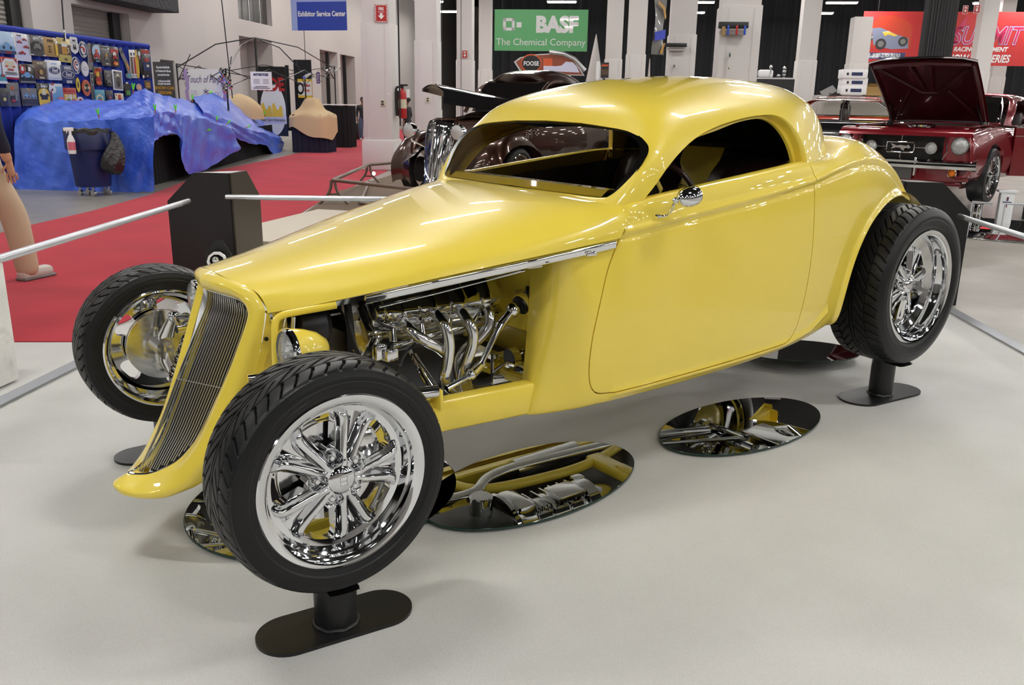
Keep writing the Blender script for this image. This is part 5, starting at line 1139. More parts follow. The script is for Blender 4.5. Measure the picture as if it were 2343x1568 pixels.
S_((13.489,1.998,0.362,0.557), 'tall thin cut out sign shaped like a surfboard with flames', 'mid', shape=[(-.9,.95),(-.6,1),(-.2,.6),(.4,.1),(.75,-.4),(.7,-.55),(1,-.8),(.7,-1),(-.2,-.95),(-.3,-.75),(.2,-.6),(-.2,0),(-.8,.5),(-1,.8)]).poly([(-.1,.1),(.35,-.05),(.65,-.45),(.2,-.35)],'orange').poly([(-.0,.05),(.3,-.1),(.45,-.35),(.2,-.25)],'yellow').disc(-.6,.7,.15,.12,'dk').disc(.3,-.8,.5,.12,'teal')
S_((13.692,1.995,0.116,0.515), 'narrow dark red cut out sign, left one of the two slim pair', 'white').rect(0,-.1,.7,.6,'brown').disc(0,.7,.5,.12,'dk').disc(0,-.85,.5,.08,'mid')
S_((13.795,2,0.089,0.518), 'narrow dark red cut out sign, right one of the two slim pair', 'white').rect(0,-.1,.7,.6,'red').disc(0,.7,.5,.12,'dk').disc(0,-.85,.5,.08,'mid')
S_((13.888,2.004,0.125,0.521), 'narrow bright yellow surfboard shaped sign', 'yellow', shape=[(-.3,1),(.3,1),(.9,.3),(1,-.5),(.5,-1),(-.5,-1),(-1,-.3),(-.8,.5)]).disc(0,.75,.3,.12,'white').rect(0,-.3,.06,.9,'gold')
S_((14.003,2.003,0.228,0.537), 'black guitar shaped cut out sign with white ends', 'black', shape=[(-.8,1),(.2,1),(.7,.6),(.6,.3),(.4,0),(.9,-.4),(1,-.9),(.5,-1),(0,-.8),(-.1,-.3),(-.5,.2),(-1,.5)]).disc(-.15,.72,.4,.18,'white').disc(-.15,.45,.25,.1,'pink').disc(.5,-.85,.3,.12,'white')
S_((14.212,2.025,0.356,0.543), 'dark poster sign with a red title at the right end of the drape', 'dk').rect(0,.82,.8,.12,'red').text('NIGHT',0,.62,.06,'white').disc(.1,.25,.5,.12,'red').rect(0,-.2,.7,.3,'dkblue').disc(.25,-.15,.3,.1,'cream').text('1957',0,-.85,.06,'white')
S_((10.021,1.699,0.173,0.313), 'pale tin sign cut by the left edge of the photo', 'sky').rect(0,-.4,1,.3,'teal').bike(.1,-.2,.5,'red').rect(0,-.85,1,.1,'white')
S_((10.221,1.775,0.407,0.322), 'white tin sign with red border like a drink label', 'red', tilt=.03).rect(.02,.04,.88,.84,'white').rect(0,.35,.5,.3,'cream').poly([(-.8,.9),(-.45,.9),(-.8,.5)],'red').poly([(.8,.9),(.45,.9),(.8,.5)],'red').disc(-.4,.18,.16,.08,'orange').disc(.4,.18,.16,.08,'orange').text('Budweiser',0,-.1,.14,'red',sx=.7).rect(0,-.35,.6,.03,'mid').rect(0,-.45,.7,.03,'mid').rect(0,-.55,.6,.03,'mid')
S_((10.588,1.707,0.406,0.301), 'dark tin sign with a blue roadster and white gas pumps', 'dk').text('FORGOTTEN',0,.85,.11,'brown',sx=.6).rect(-.45,.4,.28,.4,'red').rect(-.45,.5,.12,.2,'white').rect(.35,.4,.24,.4,'brown').rect(.35,.5,.15,.2,'white').car(0,-.25,.75,'ltblue').rect(0,-.8,.9,.08,'mid')
S_((10.944,1.777,0.377,0.293), 'brown tin sign with crossed rifles and pale lettering', 'brown').text('SMITH & WESSON',0,.72,.15,'cream',sx=.42).poly([(-.8,-.1),(-.7,0),(0,.5),(.1,.4)],'grey').poly([(.8,-.1),(.7,0),(0,.5),(-.1,.4)],'grey').disc(0,-.2,.25,.28,'tan').text('SPOKEN HERE',0,-.80,.13,'cream',sx=.5)
S_((11.296,1.789,0.413,0.313), 'white tin sign with one blue oval badge', 'white').text('SALES & SERVICE',0,.65,.09,'sky',sx=.7).disc(0,-.02,.72,.38,'dkblue').disc(0,-.02,.66,.33,'white').disc(0,-.02,.63,.30,'dkblue').text('Ford',0,-.02,.30,'white',sx=.8,shear=.3).rect(0,-.75,.8,.05,'sky')
S_((11.657,1.733,0.389,0.303), 'navy tin sign with a badge oval between two lines of white words', 'dkblue').text('GENUINE PARTS',0,.70,.20,'white',sx=.42).disc(0,-.0,.85,.42,'white').disc(0,-.0,.79,.37,'dkblue').text('Ford',0,-.0,.34,'white',sx=.8,shear=.3).text('USED HERE',0,-.78,.20,'white',sx=.5)
S_((11.912,1.891,0.242,0.285), 'round navy and white sign with a curved red mark', 'white', shape='round').disc(0,0,.92,.92,'dkblue').disc(0,0,.66,.66,'white').disc(0,0,.5,.5,'red').disc(.08,-.02,.4,.34,'white').disc(.1,.1,.25,.12,'dkblue').text('OIL',0,.74,.10,'white').text('GAS',0,-.76,.10,'white')
S_((12.156,1.845,0.231,0.263), 'round white sign with a thin grey bow tie outline', 'mid', shape='round').disc(0,0,.95,.95,'white').disc(0,0,.80,.80,'sky').disc(0,0,.77,.77,'white').poly([(-.6,-.12),(-.5,.14),(-.2,.14),(-.15,.25),(.2,.25),(.15,.14),(.6,.14),(.5,-.12),(.2,-.12),(.15,-.25),(-.2,-.25),(-.15,-.12)],'mid').poly([(-.5,-.07),(-.44,.09),(-.12,.09),(-.1,.19),(.12,.19),(.1,.09),(.5,.09),(.44,-.07),(.12,-.07),(.1,-.19),(-.12,-.19),(-.1,-.07)],'white')
S_((12.52,1.731,0.293,0.337), 'black tin sign with fiery orange rider artwork', 'black', tilt=.03).disc(-.1,.4,.5,.4,'orange').disc(0,.2,.3,.3,'yellow').bike(0,-.2,.7,'red').disc(0,-.65,.6,.22,'orange').rect(.3,.7,.5,.14,'red')
S_((12.852,1.702,0.263,0.298), 'small dark tin sign of a grey wing emblem', 'black', tilt=.03).disc(0,.1,.7,.6,'grey').disc(0,.4,.4,.2,'mid').bike(0,-.3,.7,'mid').rect(0,-.75,.6,.08,'grey')
S_((13.152,1.682,0.327,0.362), 'white framed playing card style sign with a dark figure', 'white', tilt=.04).rect(0,0,.8,.86,'mid').disc(0,.3,.35,.35,'cream').disc(.05,.0,.5,.4,'grey').disc(.0,-.4,.35,.3,'dk').rect(-.6,.75,.12,.08,'black')
S_((9.997,1.346,0.188,0.272), 'dark tin sign half hidden behind the walking person', 'dk').rect(0,.3,.5,.2,'grey').disc(.1,-.2,.4,.2,'olive')
S_((10.225,1.389,0.284,0.359), 'dark grey portrait tin sign with a gun figure, third row', 'grey').disc(-.1,.55,.25,.14,'orange').rect(0,.1,.7,.18,'mid').disc(-.1,-.4,.5,.3,'dk').disc(-.2,-.5,.3,.12,'red').rect(.3,-.2,.2,.3,'mid')
S_((10.593,1.356,0.378,0.274), 'grey tin sign with two small blue cars and a gold star', 'grey').rect(0,0,.9,.85,'mid').disc(0,.8,.15,.12,'gold').car(-.4,.1,.4,'ltblue').car(.4,.05,.4,'ltblue',-1).rect(0,-.5,.9,.3,'dk')
S_((10.95,1.408,0.331,0.337), 'black sign with a yellow arch and white script', 'black').text('Garage',0,.75,.18,'white',sx=.7,shear=.2).poly([(-.85,-1),(-.85,.1),(-.6,.42),(0,.55),(.6,.42),(.85,.1),(.85,-1)],'yellow').rect(0,.1,.28,.34,'cream').rect(0,-.3,.5,.22,'dk').disc(-.5,-.1,.2,.15,'dk').disc(.5,-.1,.2,.15,'dk')
S_((11.294,1.4,0.347,0.361), 'sky coloured tin sign with a shield and a pink car', 'ltblue').rect(.3,.85,.6,.12,'white').poly([(-1+.55*x+.35,.5+.42*z) for x,z in SHL],'white').text('66',-.65,.45,.14,'black').disc(.5,-.45,.55,.28,'pink').rect(-.9,-.4,.08,.8,'red').disc(-.6,.95,.2,.12,'red')
S_((11.647,1.369,0.373,0.3), 'red and yellow tin sign crowded with tiny figures', 'red').rect(0,-.25,.9,.55,'yellow').disc(-.5,.0,.2,.3,'cream').disc(0,-.05,.2,.35,'white').disc(.5,.0,.2,.3,'cream').disc(-.3,-.4,.3,.2,'green').disc(.4,-.4,.3,.2,'orange').rect(0,.75,.8,.1,'orange')
S_((11.903,1.572,0.131,0.26), 'narrow yellow oval sign with a dark horse', 'dk', shape='round').disc(0,0,.9,.93,'yellow').disc(0,0,.35,.4,'grey').disc(.1,.25,.2,.15,'green')
S_((12.14,1.527,0.251,0.278), 'round orange sign with a black circle and pale OIL letters', 'orange', shape='round').disc(0,0,.90,.90,'cream').disc(0,0,.86,.86,'orange').disc(0,0,.58,.58,'cream').disc(0,0,.54,.54,'black').rect(0,0,.62,.16,'cream').text('OIL',0,0,.20,'black',sx=.8)
S_((11.922,1.292,0.226,0.167), 'round white sign just above the blue tarp edge', 'white', shape='round').disc(0,.3,.4,.3,'red').disc(.1,.1,.3,.2,'dk')
S_((12.332,1.562,0.099,0.462), 'very narrow grey metal strip sign', 'mid', tilt=.04).rect(0,0,.5,.9,'grey').text('E',0,.5,.08,'white').text('X',0,.1,.08,'white').text('I',0,-.3,.08,'white')
S_((12.508,1.366,0.355,0.272), 'teal tin sign with a cream arch of letters', 'teal').poly([(-.7,-.8),(-.6,.2),(0,.5),(.6,.2),(.7,-.8),(.4,-.8),(.35,.0),(0,.2),(-.35,.0),(-.4,-.8)],'cream').disc(0,-.5,.35,.35,'orange')
S_((12.832,1.358,0.232,0.277), 'dark violet tin sign right of the teal one', 'dk').disc(0,.3,.5,.3,'grey').disc(0,-.2,.6,.35,'brown').disc(.1,.1,.2,.15,'pink')
S_((13.15,1.334,0.285,0.23), 'cream tin sign with a red bottle picture above the tarp', 'cream').disc(0,-.1,.4,.5,'red').rect(0,.5,.3,.3,'orange').rect(-.75,.75,.12,.1,'red')
S_((13.449,1.53,0.283,0.263), 'black T shirt shaped sign with a green print', 'black', shape=[(-.4,.8),(-.2,1),(.2,1),(.4,.8),(1,.5),(.9,.1),(.7,.2),(.7,-1),(-.7,-1),(-.7,.2),(-.9,.1),(-1,.5)]).disc(0,.85,.3,.12,'white').rect(.1,-.5,.5,.3,'green')
S_((13.879,1.568,0.191,0.135), 'small round pale pink sign near the tent', 'cream', shape='round').disc(0,0,.8,.8,'pink').disc(0,0,.5,.5,'cream')
S_((14.209,1.621,0.235,0.168), 'small brown sign at the lower right end of the drape', 'brown').rect(0,.3,.7,.2,'gold').rect(0,-.3,.7,.3,'tan')
# ================================================================ tarps over tables
def tarp(name, cols, frame, lab, back=1.1, seed=0, sub=10):
    """cols: list of three 3-D points (hem, table edge, crest); cloth sheet with folds"""
    A = cr(np.array(cols), (len(cols)-1)*sub+1); G = []
    n = np.array(frame)
    for i in range(len(A)):
        lo, ed, to = A[i]; R_ = []
        for t in np.linspace(0, 1, 22): R_.append(lo+(ed-lo)*t)
        for t in np.linspace(0, 1, 20)[1:]:
            R_.append(ed+(to-ed)*t+n*back*t+np.array([0, 0, .02*math.sin(PI*t)]))
        last = R_[-1]
        for t in np.linspace(0, 1, 6)[1:]: R_.append(last+n*.25*t-np.array([0, 0, .5*t]))
        G.append(R_)
    G = np.array(G); a, b = G.shape[:2]
    for i in range(a):
        for j in range(b):
            s = 1.0 if j > 0 else .6
            w1 = .045*math.sin(i*.55+seed)*max(0, 1-j/24)*(.5+.5*math.sin(i*.13+seed*2)); w2 = .025*math.sin(i*.31+j*.45+seed)+.018*math.sin(i*.83-j*.37+seed*3)
            G[i, j] -= n*(w1*.8+w2*.5)*s; G[i, j, 2] += .010*math.sin(i*.47-j*.61+seed*1.7)*(j > 3)+.006*math.sin(i*1.1+j*.9)
    m = MB(); m.grid(G); o = obj(name, m, 'tarp_blue', smooth=60); tag(o, lab, 'tarp', 'blue tarpaulins over the vendor tables'); return o
n1 = (0.696, 0.718, 0); n2 = (-0.718, 0.696, 0)
def C3(*a): return a
tarp('tarpaulin', [((1.116,12.429,0.02),(1.213,12.335,0.914),(1.492,14.154,1.072)), ((1.256,12.293,-0.015),(1.368,12.185,1.044),(1.657,13.994,1.244)), ((1.512,12.046,-0.018),(1.614,11.947,1),(1.942,13.718,1.299)), ((1.756,11.809,-0.016),(1.855,11.713,1.025),(2.221,13.447,1.319)), ((2.02,11.553,-0.006),(2.113,11.463,1.038),(2.509,13.168,1.325)), ((2.272,11.309,-0.003),(2.361,11.222,1.069),(2.783,12.902,1.331)), ((2.512,11.075,0.007),(2.597,10.994,1.087),(2.99,12.702,1.321)), ((2.722,10.872,0.027),(2.802,10.795,1.104),(3.15,12.546,1.29))], n1, 'large blue tarpaulin behind the rubbish bin with its hem on the floor', back=0, seed=1)
tarp('tarpaulin', [((2.817,11.127,0.69),(2.886,11.235,1.121),(3.037,13.303,1.332)), ((3.007,11.421,0.766),(3.047,11.483,1.156),(3.35,13.786,1.474)), ((3.177,11.682,0.808),(3.21,11.733,1.159),(3.606,14.179,1.526)), ((3.575,12.295,0.789),(3.529,12.224,1.147),(3.886,14.611,1.471)), ((3.635,12.388,0.334),(3.708,12.5,1.115),(4.161,15.034,1.436)), ((3.824,12.678,0.119),(3.924,12.832,1.081),(4.453,15.484,1.4)), ((4.31,13.427,0.112),(4.303,13.417,1.041),(4.815,16.042,1.37)), ((5.059,14.58,0.214),(4.885,14.314,0.942),(5.237,16.691,1.301)), ((5.9,15.877,0.348),(5.591,15.401,0.81),(5.751,17.483,1.197))], n2, 'crumpled blue tarpaulin with a peak, clipped over black skirted tables', back=0, seed=2)
tarp('tarpaulin', [((4.653,14.176,0.905),(4.622,14.128,1.122),(5.365,17.072,1.392)), ((5.256,15.105,0.751),(5.172,14.975,1.044),(5.962,17.992,1.486)), ((6.075,16.367,0.537),(5.888,16.079,0.88),(6.617,19.001,1.518)), ((6.824,17.521,0.363),(6.58,17.144,0.726),(7.325,20.092,1.391)), ((7.59,18.7,0.278),(7.354,18.336,0.602),(8.114,21.306,1.166)), ((8.426,19.988,-0.07),(8.18,19.609,0.453),(9.075,22.787,0.882)), ((9.11,21.042,0.15),(8.914,20.74,0.309),(10.209,24.534,0.415))], n2, 'far blue tarpaulin sloping down to a corner beside the red carpet', back=0, seed=4)
pleat('table_skirt', [(2.946,11.968,-0.092), (5.755,16.295,-0.035)], 0, 0.751, 'black_cloth', .03, .16, 'black pleated table skirt under the crumpled tarpaulin', 'table skirt')
pleat('table_skirt', [(5.755,16.295,-0.035), (8.628,20.721,-0.078)], 0, .72, 'black_cloth', .03, .16, 'black pleated table skirt under the far tarpaulin', 'table skirt')
m = MB(); m.lathe([(0, 0), (.62, 0), (.64, .02), (.62, .05), (0, .05)], axis='z', n=40); o = obj('round_table', m, mt('peach', s2l(222, 168, 150), rough=.5), loc=(3.887,14.153,0.664)); tag(o, 'peach coloured table top peeping out under the blue tarpaulin', 'table')
def clamp(p, tilt, lab):
    t = thing('spring_clamp', lab, 'clamp', p, .3, 'spring clamps holding the tarpaulins')
    m = MB(); m.cyl((0, 0, 0), (.02, 0, .085), .009, n=8); m.cyl((0, 0, 0), (-.02, 0, .085), .009, n=8); m.xf(Matrix.Rotation(tilt, 4, 'Y')); obj('grip', m, 'lime', t)
    m = MB(); m.cyl((0, 0, 0), (0, 0, -.06), .010, .006, n=8); m.xf(Matrix.Rotation(tilt, 4, 'Y')); obj('jaw', m, mt('clamp_orange', (.35, .08, .03), rough=.5), t)
mt('lime', s2l(90, 220, 50), rough=.5)
for p, tl, w in (((2.525,10.678,1.483), .1, 'at the tarpaulin peak'), ((2.998,11.406,1.195), 0, 'left of two on the middle tarpaulin edge'), ((3.561,12.274,1.188), 0, 'right of two on the middle tarpaulin edge'), ((2.147,11.221,1.129), -.1, 'on the front tarpaulin above the bin'), ((4.113,13.124,1.357), .2, 'between the two rear tarpaulins'), ((4.731,14.077,1.48), 1.2, 'at the crest of the far tarpaulin'), ((4.555,13.805,0.813), 1.4, 'red and green, lying on the middle tarpaulin'), ((4.963,14.434,0.98), .2, 'below the crest of the far tarpaulin'), ((5.424,15.144,0.904), .9, 'halfway down the far tarpaulin edge'), ((6.39,16.631,0.79), 1.3, 'low on the far tarpaulin edge'), ((7.487,18.321,1.03), 0, 'near the far corner of the last tarpaulin')):
    clamp(p, tl, 'green handled spring clamp '+w)
# ================================================================ rubbish bin and spray bottle
mt('bin_blue', s2l(16, 28, 88), rough=.5); mt('bag_black', (.012, .012, .014), rough=.22, spec=.7); add_bump(M['bag_black'], 25, .8, .02, 5)
g = (1.938,11.027); Rb = .30
t = thing('rubbish_bin', 'dark blue rubbish bin on castors lined with a black bag', 'bin', (g[0], g[1], 0), .2)
m = MB(); m.lathe([(0, .13), (Rb*.78, .13), (Rb*.80, .16), (Rb*.97, .86), (Rb*1.03, .87), (Rb*1.03, .90), (Rb*.97, .90)], axis='z', n=36); obj('tub', m, 'bin_blue', t)
m = MB(); m.lathe([(Rb*.9, .80), (Rb*.97, .93), (Rb*1.05, .935), (Rb*1.07, .90), (Rb*1.05, .86)], axis='z', n=36); m.v = [(x*(1+.02*math.sin(9*math.atan2(y, x))), y*(1+.02*math.cos(7*math.atan2(y, x))), z+.01*math.sin(11*math.atan2(y, x))) for x, y, z in m.v]; obj('liner', m, 'bag_black', t)
m = MB(); m.lathe([(Rb*.99, .64), (Rb*1.045, .66), (Rb*1.06, .88), (Rb*1.03, .90)], axis='z', n=36); obj('liner_cuff', m, mt('bag_navy', (.010, .018, .09), rough=.35), t)
for a in range(5):
    m = MB(); q = 2*PI*a/5+.4; m.cyl((.2*math.cos(q), .2*math.sin(q), .04), (.2*math.cos(q)+.035, .2*math.sin(q)+.01, .04), .04, n=14); m.cyl((.2*math.cos(q)+.015, .2*math.sin(q), .05), (.2*math.cos(q)+.015, .2*math.sin(q), .13), .012)
    obj('castor', m, 'brushed', t)
m = MB(); G_ = []
for j, (z, r) in enumerate(((.90, .03), (.84, .05), (.76, .08), (.64, .13), (.52, .155), (.42, .15), (.34, .10), (.31, .02))):
    G_.append([((r*(1+.10*math.sin(5*a+j)))*math.cos(a)+.06+.03*math.sin(j), (r*.8*(1+.12*math.cos(6*a+j*2)))*math.sin(a), z+.012*math.sin(4*a+j)) for a in np.linspace(0, 2*PI, 28, endpoint=False)])
m.grid(cr(np.array(G_), 30), close_v=True); o = obj('rubbish_bag', m, 'bag_black', loc=(g[0]+.18, g[1]-.36, .0)); tag(o, 'black knotted plastic bag hanging on the front of the blue bin', 'bag')
g2 = (1.654,10.742); zb = 0.606; hb = 0.36
t = thing('spray_bottle', 'white spray bottle with a pink label hooked on the left rim of the blue bin', 'bottle', (g2[0], g2[1], zb), .3)
m = MB(); m.lathe([(0, 0), (.048, 0), (.052, .02), (.052, hb*.5), (.03, hb*.66), (.018, hb*.72), (.018, hb*.8)], axis='z', n=22); obj('body', m, 'white_card', t)
m = MB(); m.lathe([(.0525, .05), (.0525, hb*.45)], axis='z', n=22, a0=-PI, a1=0); obj('label', m, 'ink_pink', t)
m = MB(); m.box((-.02, 0, hb*.92), (.14, .03, .05), bev=.01); m.cyl((0, 0, hb*.78), (0, 0, hb*.93), .018, n=12); m.tube([(-.04, 0, hb*.9), (-.05, 0, hb*.78)], .008); obj('trigger', m, 'white_card', t)
# ================================================================ tent frame
Q = [(9.458,20.256), (12.298,24.223), (6.51,21.787), (6.246,17.349)]
hq = [2.18, 2.494, 2.266, 2.04]
pk = (8.489,21.206); pz = 3.007
t = thing('tent_frame', 'bare black folding canopy frame with a peaked roof of thin tubes', 'canopy', (pk[0], pk[1], 0))
def tp(i, f=1.0, z=None): return Vector((Q[i][0]-pk[0], Q[i][1]-pk[1], hq[i] if z is None else z))
top = Vector((0, 0, pz))
for i in range(4):
    m = MB(); m.tube([tp(i, z=0), tp(i)], .022, n=4); m.box(tuple(tp(i, z=.01)), (.12, .12, .02)); obj('leg', m, 'black_plastic', t)
    m = MB(); mid = tp(i).lerp(top, .50)+Vector((0, 0, .16)); m.tube([tp(i, z=hq[i]-.1), mid, top], .016, n=6); m.tube([tp(i, z=hq[i]-.45), tp(i).lerp(top, .18)+Vector((0, 0, .12))], .012, n=6); obj('roof_tube', m, 'black_plastic', t)
for a, b in ((0, 1), (1, 2), (2, 3), (3, 0)):
    A_, B_ = tp(a), tp(b); up = Vector((0, 0, .0)); dn = Vector((0, 0, -.40)); c1 = A_.lerp(B_, .5)
    m = MB(); m.tube([A_+dn, c1.copy(), B_+dn], .012, n=6); m.tube([A_, c1+dn, B_], .012, n=6); obj('truss', m, 'black_plastic', t)
m = MB(); m.tube([top, top-Vector((0, 0, pz-hq[0]+.2))], .03, n=6); obj('centre_post', m, 'black_plastic', t)
for k, (i, dx) in enumerate(((0, .1), (1, -.2), (1, .1))):
    p = tp(i)+Vector((dx+pk[0], pk[1], -.12)); t2 = thing('clip_lamp', 'silver clip lamp on the tent frame corner, %s' % ('nearest to the banner stand', 'left one of the far pair', 'right one of the far pair')[k], 'lamp', p, .5, None); m = MB(); m.cyl((-.18, 0, -.08), (.1, 0, .03), .05, .03, n=14); obj('reflector', m, 'brushed', t2); m = MB(); m.cyl((.1, 0, .03), (.16, 0, .05), .02); obj('socket', m, 'black_plastic', t2)
for k in range(2):
    c = ((5.963,19.29,2.021), (5.753,16.011,1.924))[k]; t2 = thing('foil_cluster', 'cluster of shiny foil shapes hung on the %s corner of the tent' % ('left', 'middle')[k], 'decoration', c); random.seed(k)
    for q in range(10):
        m = MB(); m.sphere((random.uniform(-.08, .08), random.uniform(-.08, .08), -.04*q+random.uniform(-.05, .05)), .055, 8, 5, sc=(1, .4, 1.2)); obj('foil', m, 'chrome', t2, smooth=0)
# ================================================================ banners and stands beyond the tarps
def banner(name, lab, f, mat, rz=RZ, th=.02, legs=True, cat='banner'):
    t = board(name, lab, cat, f[:3], f[3], f[4], mat, rz, th)
    return t, f[3], f[4]
t, w, h = banner('banner_stand', 'black show banner with white text and gold title left of the tent', (4.526,16.109,1.57,0.423,1.027), 'ink_grey')
for k, (s, z, c) in enumerate((('If you love Hot Rods', .38, 'white'), ('and Custom Car Shows', .31, 'white'), ('you must have the', .24, 'white'), ('a ride you can build', .12, 'white'), ('for your own street', .07, 'white'), ('SHOW CAR', -.02, 'gold'), ('DREAMS', -.11, 'gold'))): text_on(t, s, h*(.065 if c == 'white' else .10)*.8, 0, -.013, h*z, 'ink_'+c, bold=.004, sx=.62 if c == 'white' else .95)
t, w, h = banner('fabric_banner', 'white cloth banner with purple script and violet edges under the tent', (6.229,18.724,1.541,0.834,1.044), 'white_card')
text_on(t, 'Touch of Purple', h*.22, 0, -.013, h*.20, mt('ink_violet', s2l(96, 70, 130), rough=.6), shear=.35, sx=.62)
for s in (-1, 1):
    m = MB(); m.grid(np.array([[(s*(w*.5+.02*math.sin(k))+s*x*w*.10, -.03-.02*math.sin(3*k+x*5), h*(.5-k/14)) for x in (0, .5, 1)] for k in range(15)])); obj('side_swag', m, mt('lilac', s2l(176, 150, 200), rough=.7), t)
m = MB(); 
for a in range(3): m.tube([(.07*math.cos(a*PI/3+.5), -.014, .07*math.sin(a*PI/3+.5)), (-.07*math.cos(a*PI/3+.5), -.014, -.07*math.sin(a*PI/3+.5))], .008, n=4)
obj('flourish', m, 'ink_violet', t)
for (x, z) in ((-.36, -.02), (.36, -.05), (-.2, -.25), (.3, -.28)): m = MB(); m.tube([(w*x+.07*math.cos(a), -.014, h*z+.05*math.sin(2*a)) for a in np.linspace(0, 2*PI, 20)], .005, n=4); obj('flourish', m, 'lilac', t)
t, w, h = banner('card_sign', 'white card headed MOTORCYCLES hanging from the tent frame', (6.88,16.886,1.789,0.495,0.398), 'white_card', cat='sign')
text_on(t, 'MOTORCYCLES', h*.17, 0, -.013, h*.28, 'ink_dkblue', sx=.72, bold=.004)
for k in range(4): m = MB(); m.box((-.22*w, -.012, h*(.08-.07*k)), (w*.30, .002, h*.025)); m.box((.22*w, -.012, h*(.08-.07*k)), (w*.28, .002, h*.025)); obj('small_print', m, 'ink_mid', t)
m = MB(); m.box((0, -.012, -h*.32), (w*.6, .002, h*.04)); m.box((0, -.012, -h*.40), (w*.8, .002, h*.04)); obj('small_print', m, 'ink_grey', t)
t, w, h = banner('tall_banner', 'tall black banner with red letters over yellow motorcycles', (9.163,21.908,1.333,0.866,1.932), 'ink_black')
m = MB(); m.lathe([(0, 0), (w*.44, 0)], c=(0.02, -.013, -h*.12), axis='y', n=40); m.v = [(x, y, z*1.0+(z+h*.12)*.9) for x, y, z in m.v]; obj('white_oval', m, 'ink_white', t, recalc=False)
text_on(t, 'RIDE', h*.26, w*.02, -.020, h*.16, 'ink_red', bold=.02, sx=.72, shear=-.1)
for x in (-.22, .16): m = MB(); m.add([((x+a*.20)*w, -.022, (-.13+b*.13)*h) for a, b in ((-.9,-.7),(-.8,.7),(-.4,.9),(-.1,.2),(.3,.1),(.5,.6),(.9,.4),(1,-.7))], [tuple(range(8))]); obj('motorcycle_picture', m, 'ink_yellow', t, recalc=False, smooth=0)
m = MB(); m.box((0, -.016, -h*.26), (w*.94, .004, h*.12), bev=0); obj('name_plate', m, 'ink_lav', t); text_on(t, 'Motor Sport Association', h*.07, 0, -.026, -h*.285, 'ink_grey', sx=.55)
t, w, h = banner('black_backdrop', 'narrow black backdrop behind the yellow bordered sign', (10.395,22.467,1.328,0.547,2.442), 'black_cloth')
t, w, h = banner('card_sign', 'white sign with yellow border hung on the narrow black backdrop', (10.228,21.987,1.721,0.428,0.532), 'ink_yellow', cat='sign')
m = MB(); m.box((0, -.012, 0), (w*.96, .004, h*.74)); obj('field', m, 'ink_white', t); m = MB(); m.lathe([(.6*.11, 0), (.11, 0)], c=(-w*.32, -.017, 0), axis='y', n=24); m.v = [(x, y, z*1.6) for x, y, z in m.v]; obj('badge', m, 'ink_black', t, recalc=False)
text_on(t, 'Speed', h*.22, w*.14, -.018, h*.10, 'ink_red', sx=.7, bold=.004); text_on(t, 'Shop', h*.2, w*.14, -.018, -h*.15, 'ink_orange', sx=.8, bold=.004)
t, w, h = banner('black_backdrop', 'dark backdrop strip behind the tall motorcycle banner', (10.254,23.292,1.436,0.112,1.944), 'black_cloth')
def ribbon(f, lab):
    t = board('ribbon_sign', lab, 'sign', f[:3], f[3], f[4], mt('purple', s2l(92, 50, 120), rough=.6)); w, h = f[3], f[4]
    for k in range(5): m = MB(); m.box((0, -.012, h*(.3-.16*k)), (w*.6, .003, h*.07)); obj('print', m, 'ink_lav', t)
ribbon((9.688,19.61,0.638,0.173,0.628), 'purple ribbon sign with pale print leaning on the dark skirted stand'); ribbon((11.642,24.083,2.093,0.117,0.351), 'small purple sign high behind the tent corner')
# covered stands
def covered(u0, u1, v0, v1, D_): pass
mt('tan_cloth', s2l(205, 178, 140), rough=.8); mt('navy_cloth', (.010, .010, .03), rough=.9)
def skirted(name, c, rx, ry, h, mat, lab, cat):
    m = MB(); n = 120; P = [(max(-1, min(1, 1.25*math.cos(a)))*(rx+.02*math.sin(a*24)), max(-1, min(1, 1.25*math.sin(a)))*(ry+.02*math.sin(a*24))) for a in np.linspace(0, 2*PI, n, endpoint=False)]
    m.grid(np.array([[(x, y, z) for x, y in P] for z in (0, h*.5, h)]), close_v=True); m.add([(x, y, h) for x, y in P], [tuple(range(n))]); o = obj(name, m, mat, loc=(c[0], c[1], 0), rz=RZ); tag(o, lab, cat); return o
c = (9.576,20.092); hh = 1.01
skirted('skirted_stand', c, .50, .45, hh, 'navy_cloth', 'stand with a dark navy skirt under the tan cover', 'table')
m = MB(); G_ = []
zt = 1.428
for j, (f, z) in enumerate(((.12, zt), (.35, zt-.03), (.62, zt-.26), (.9, zt-.36), (1.12, zt-.45), (1.15, hh-.12), (1.16, hh-.35))):
    G_.append([(max(-1, min(1, 1.2*math.cos(a)))*.5*f, max(-1, min(1, 1.2*math.sin(a)))*.46*f, z-(.30*max(0, math.cos(a+.6))*(j > 4)*(j-4)*.5)+.03*math.sin(5*a+j)) for a in np.linspace(0, 2*PI, 60, endpoint=False)])
m.grid(cr(np.array(G_), 24), close_v=True); m.add([G_[0][k] for k in range(60)], [tuple(range(60))]); o = obj('cloth_cover', m, 'tan_cloth', loc=(c[0], c[1], 0), rz=RZ); tag(o, 'tan cloth thrown over goods on the navy skirted stand', 'cloth')
m = MB(); G_ = [[(.62*f*math.cos(a), .4*f*math.sin(a), z*.75) for a in np.linspace(0, 2*PI, 30, endpoint=False)] for f, z in ((.05, .55), (.5, .40), (.9, .1), (1, -.3))]; m.grid(cr(np.array(G_), 12), close_v=True); o = obj('cloth_cover', m, 'tan_cloth', loc=(7.459,19.887,1.111)); tag(o, 'tan cloth heap showing behind the far blue tarpaulin', 'cloth')
c = (11.42,22.315); zt2 = 1.24; tt = thing('skirted_table', 'black skirted table with a white top against the side wall beyond the tent', 'table', (c[0], c[1], 0), RZ)
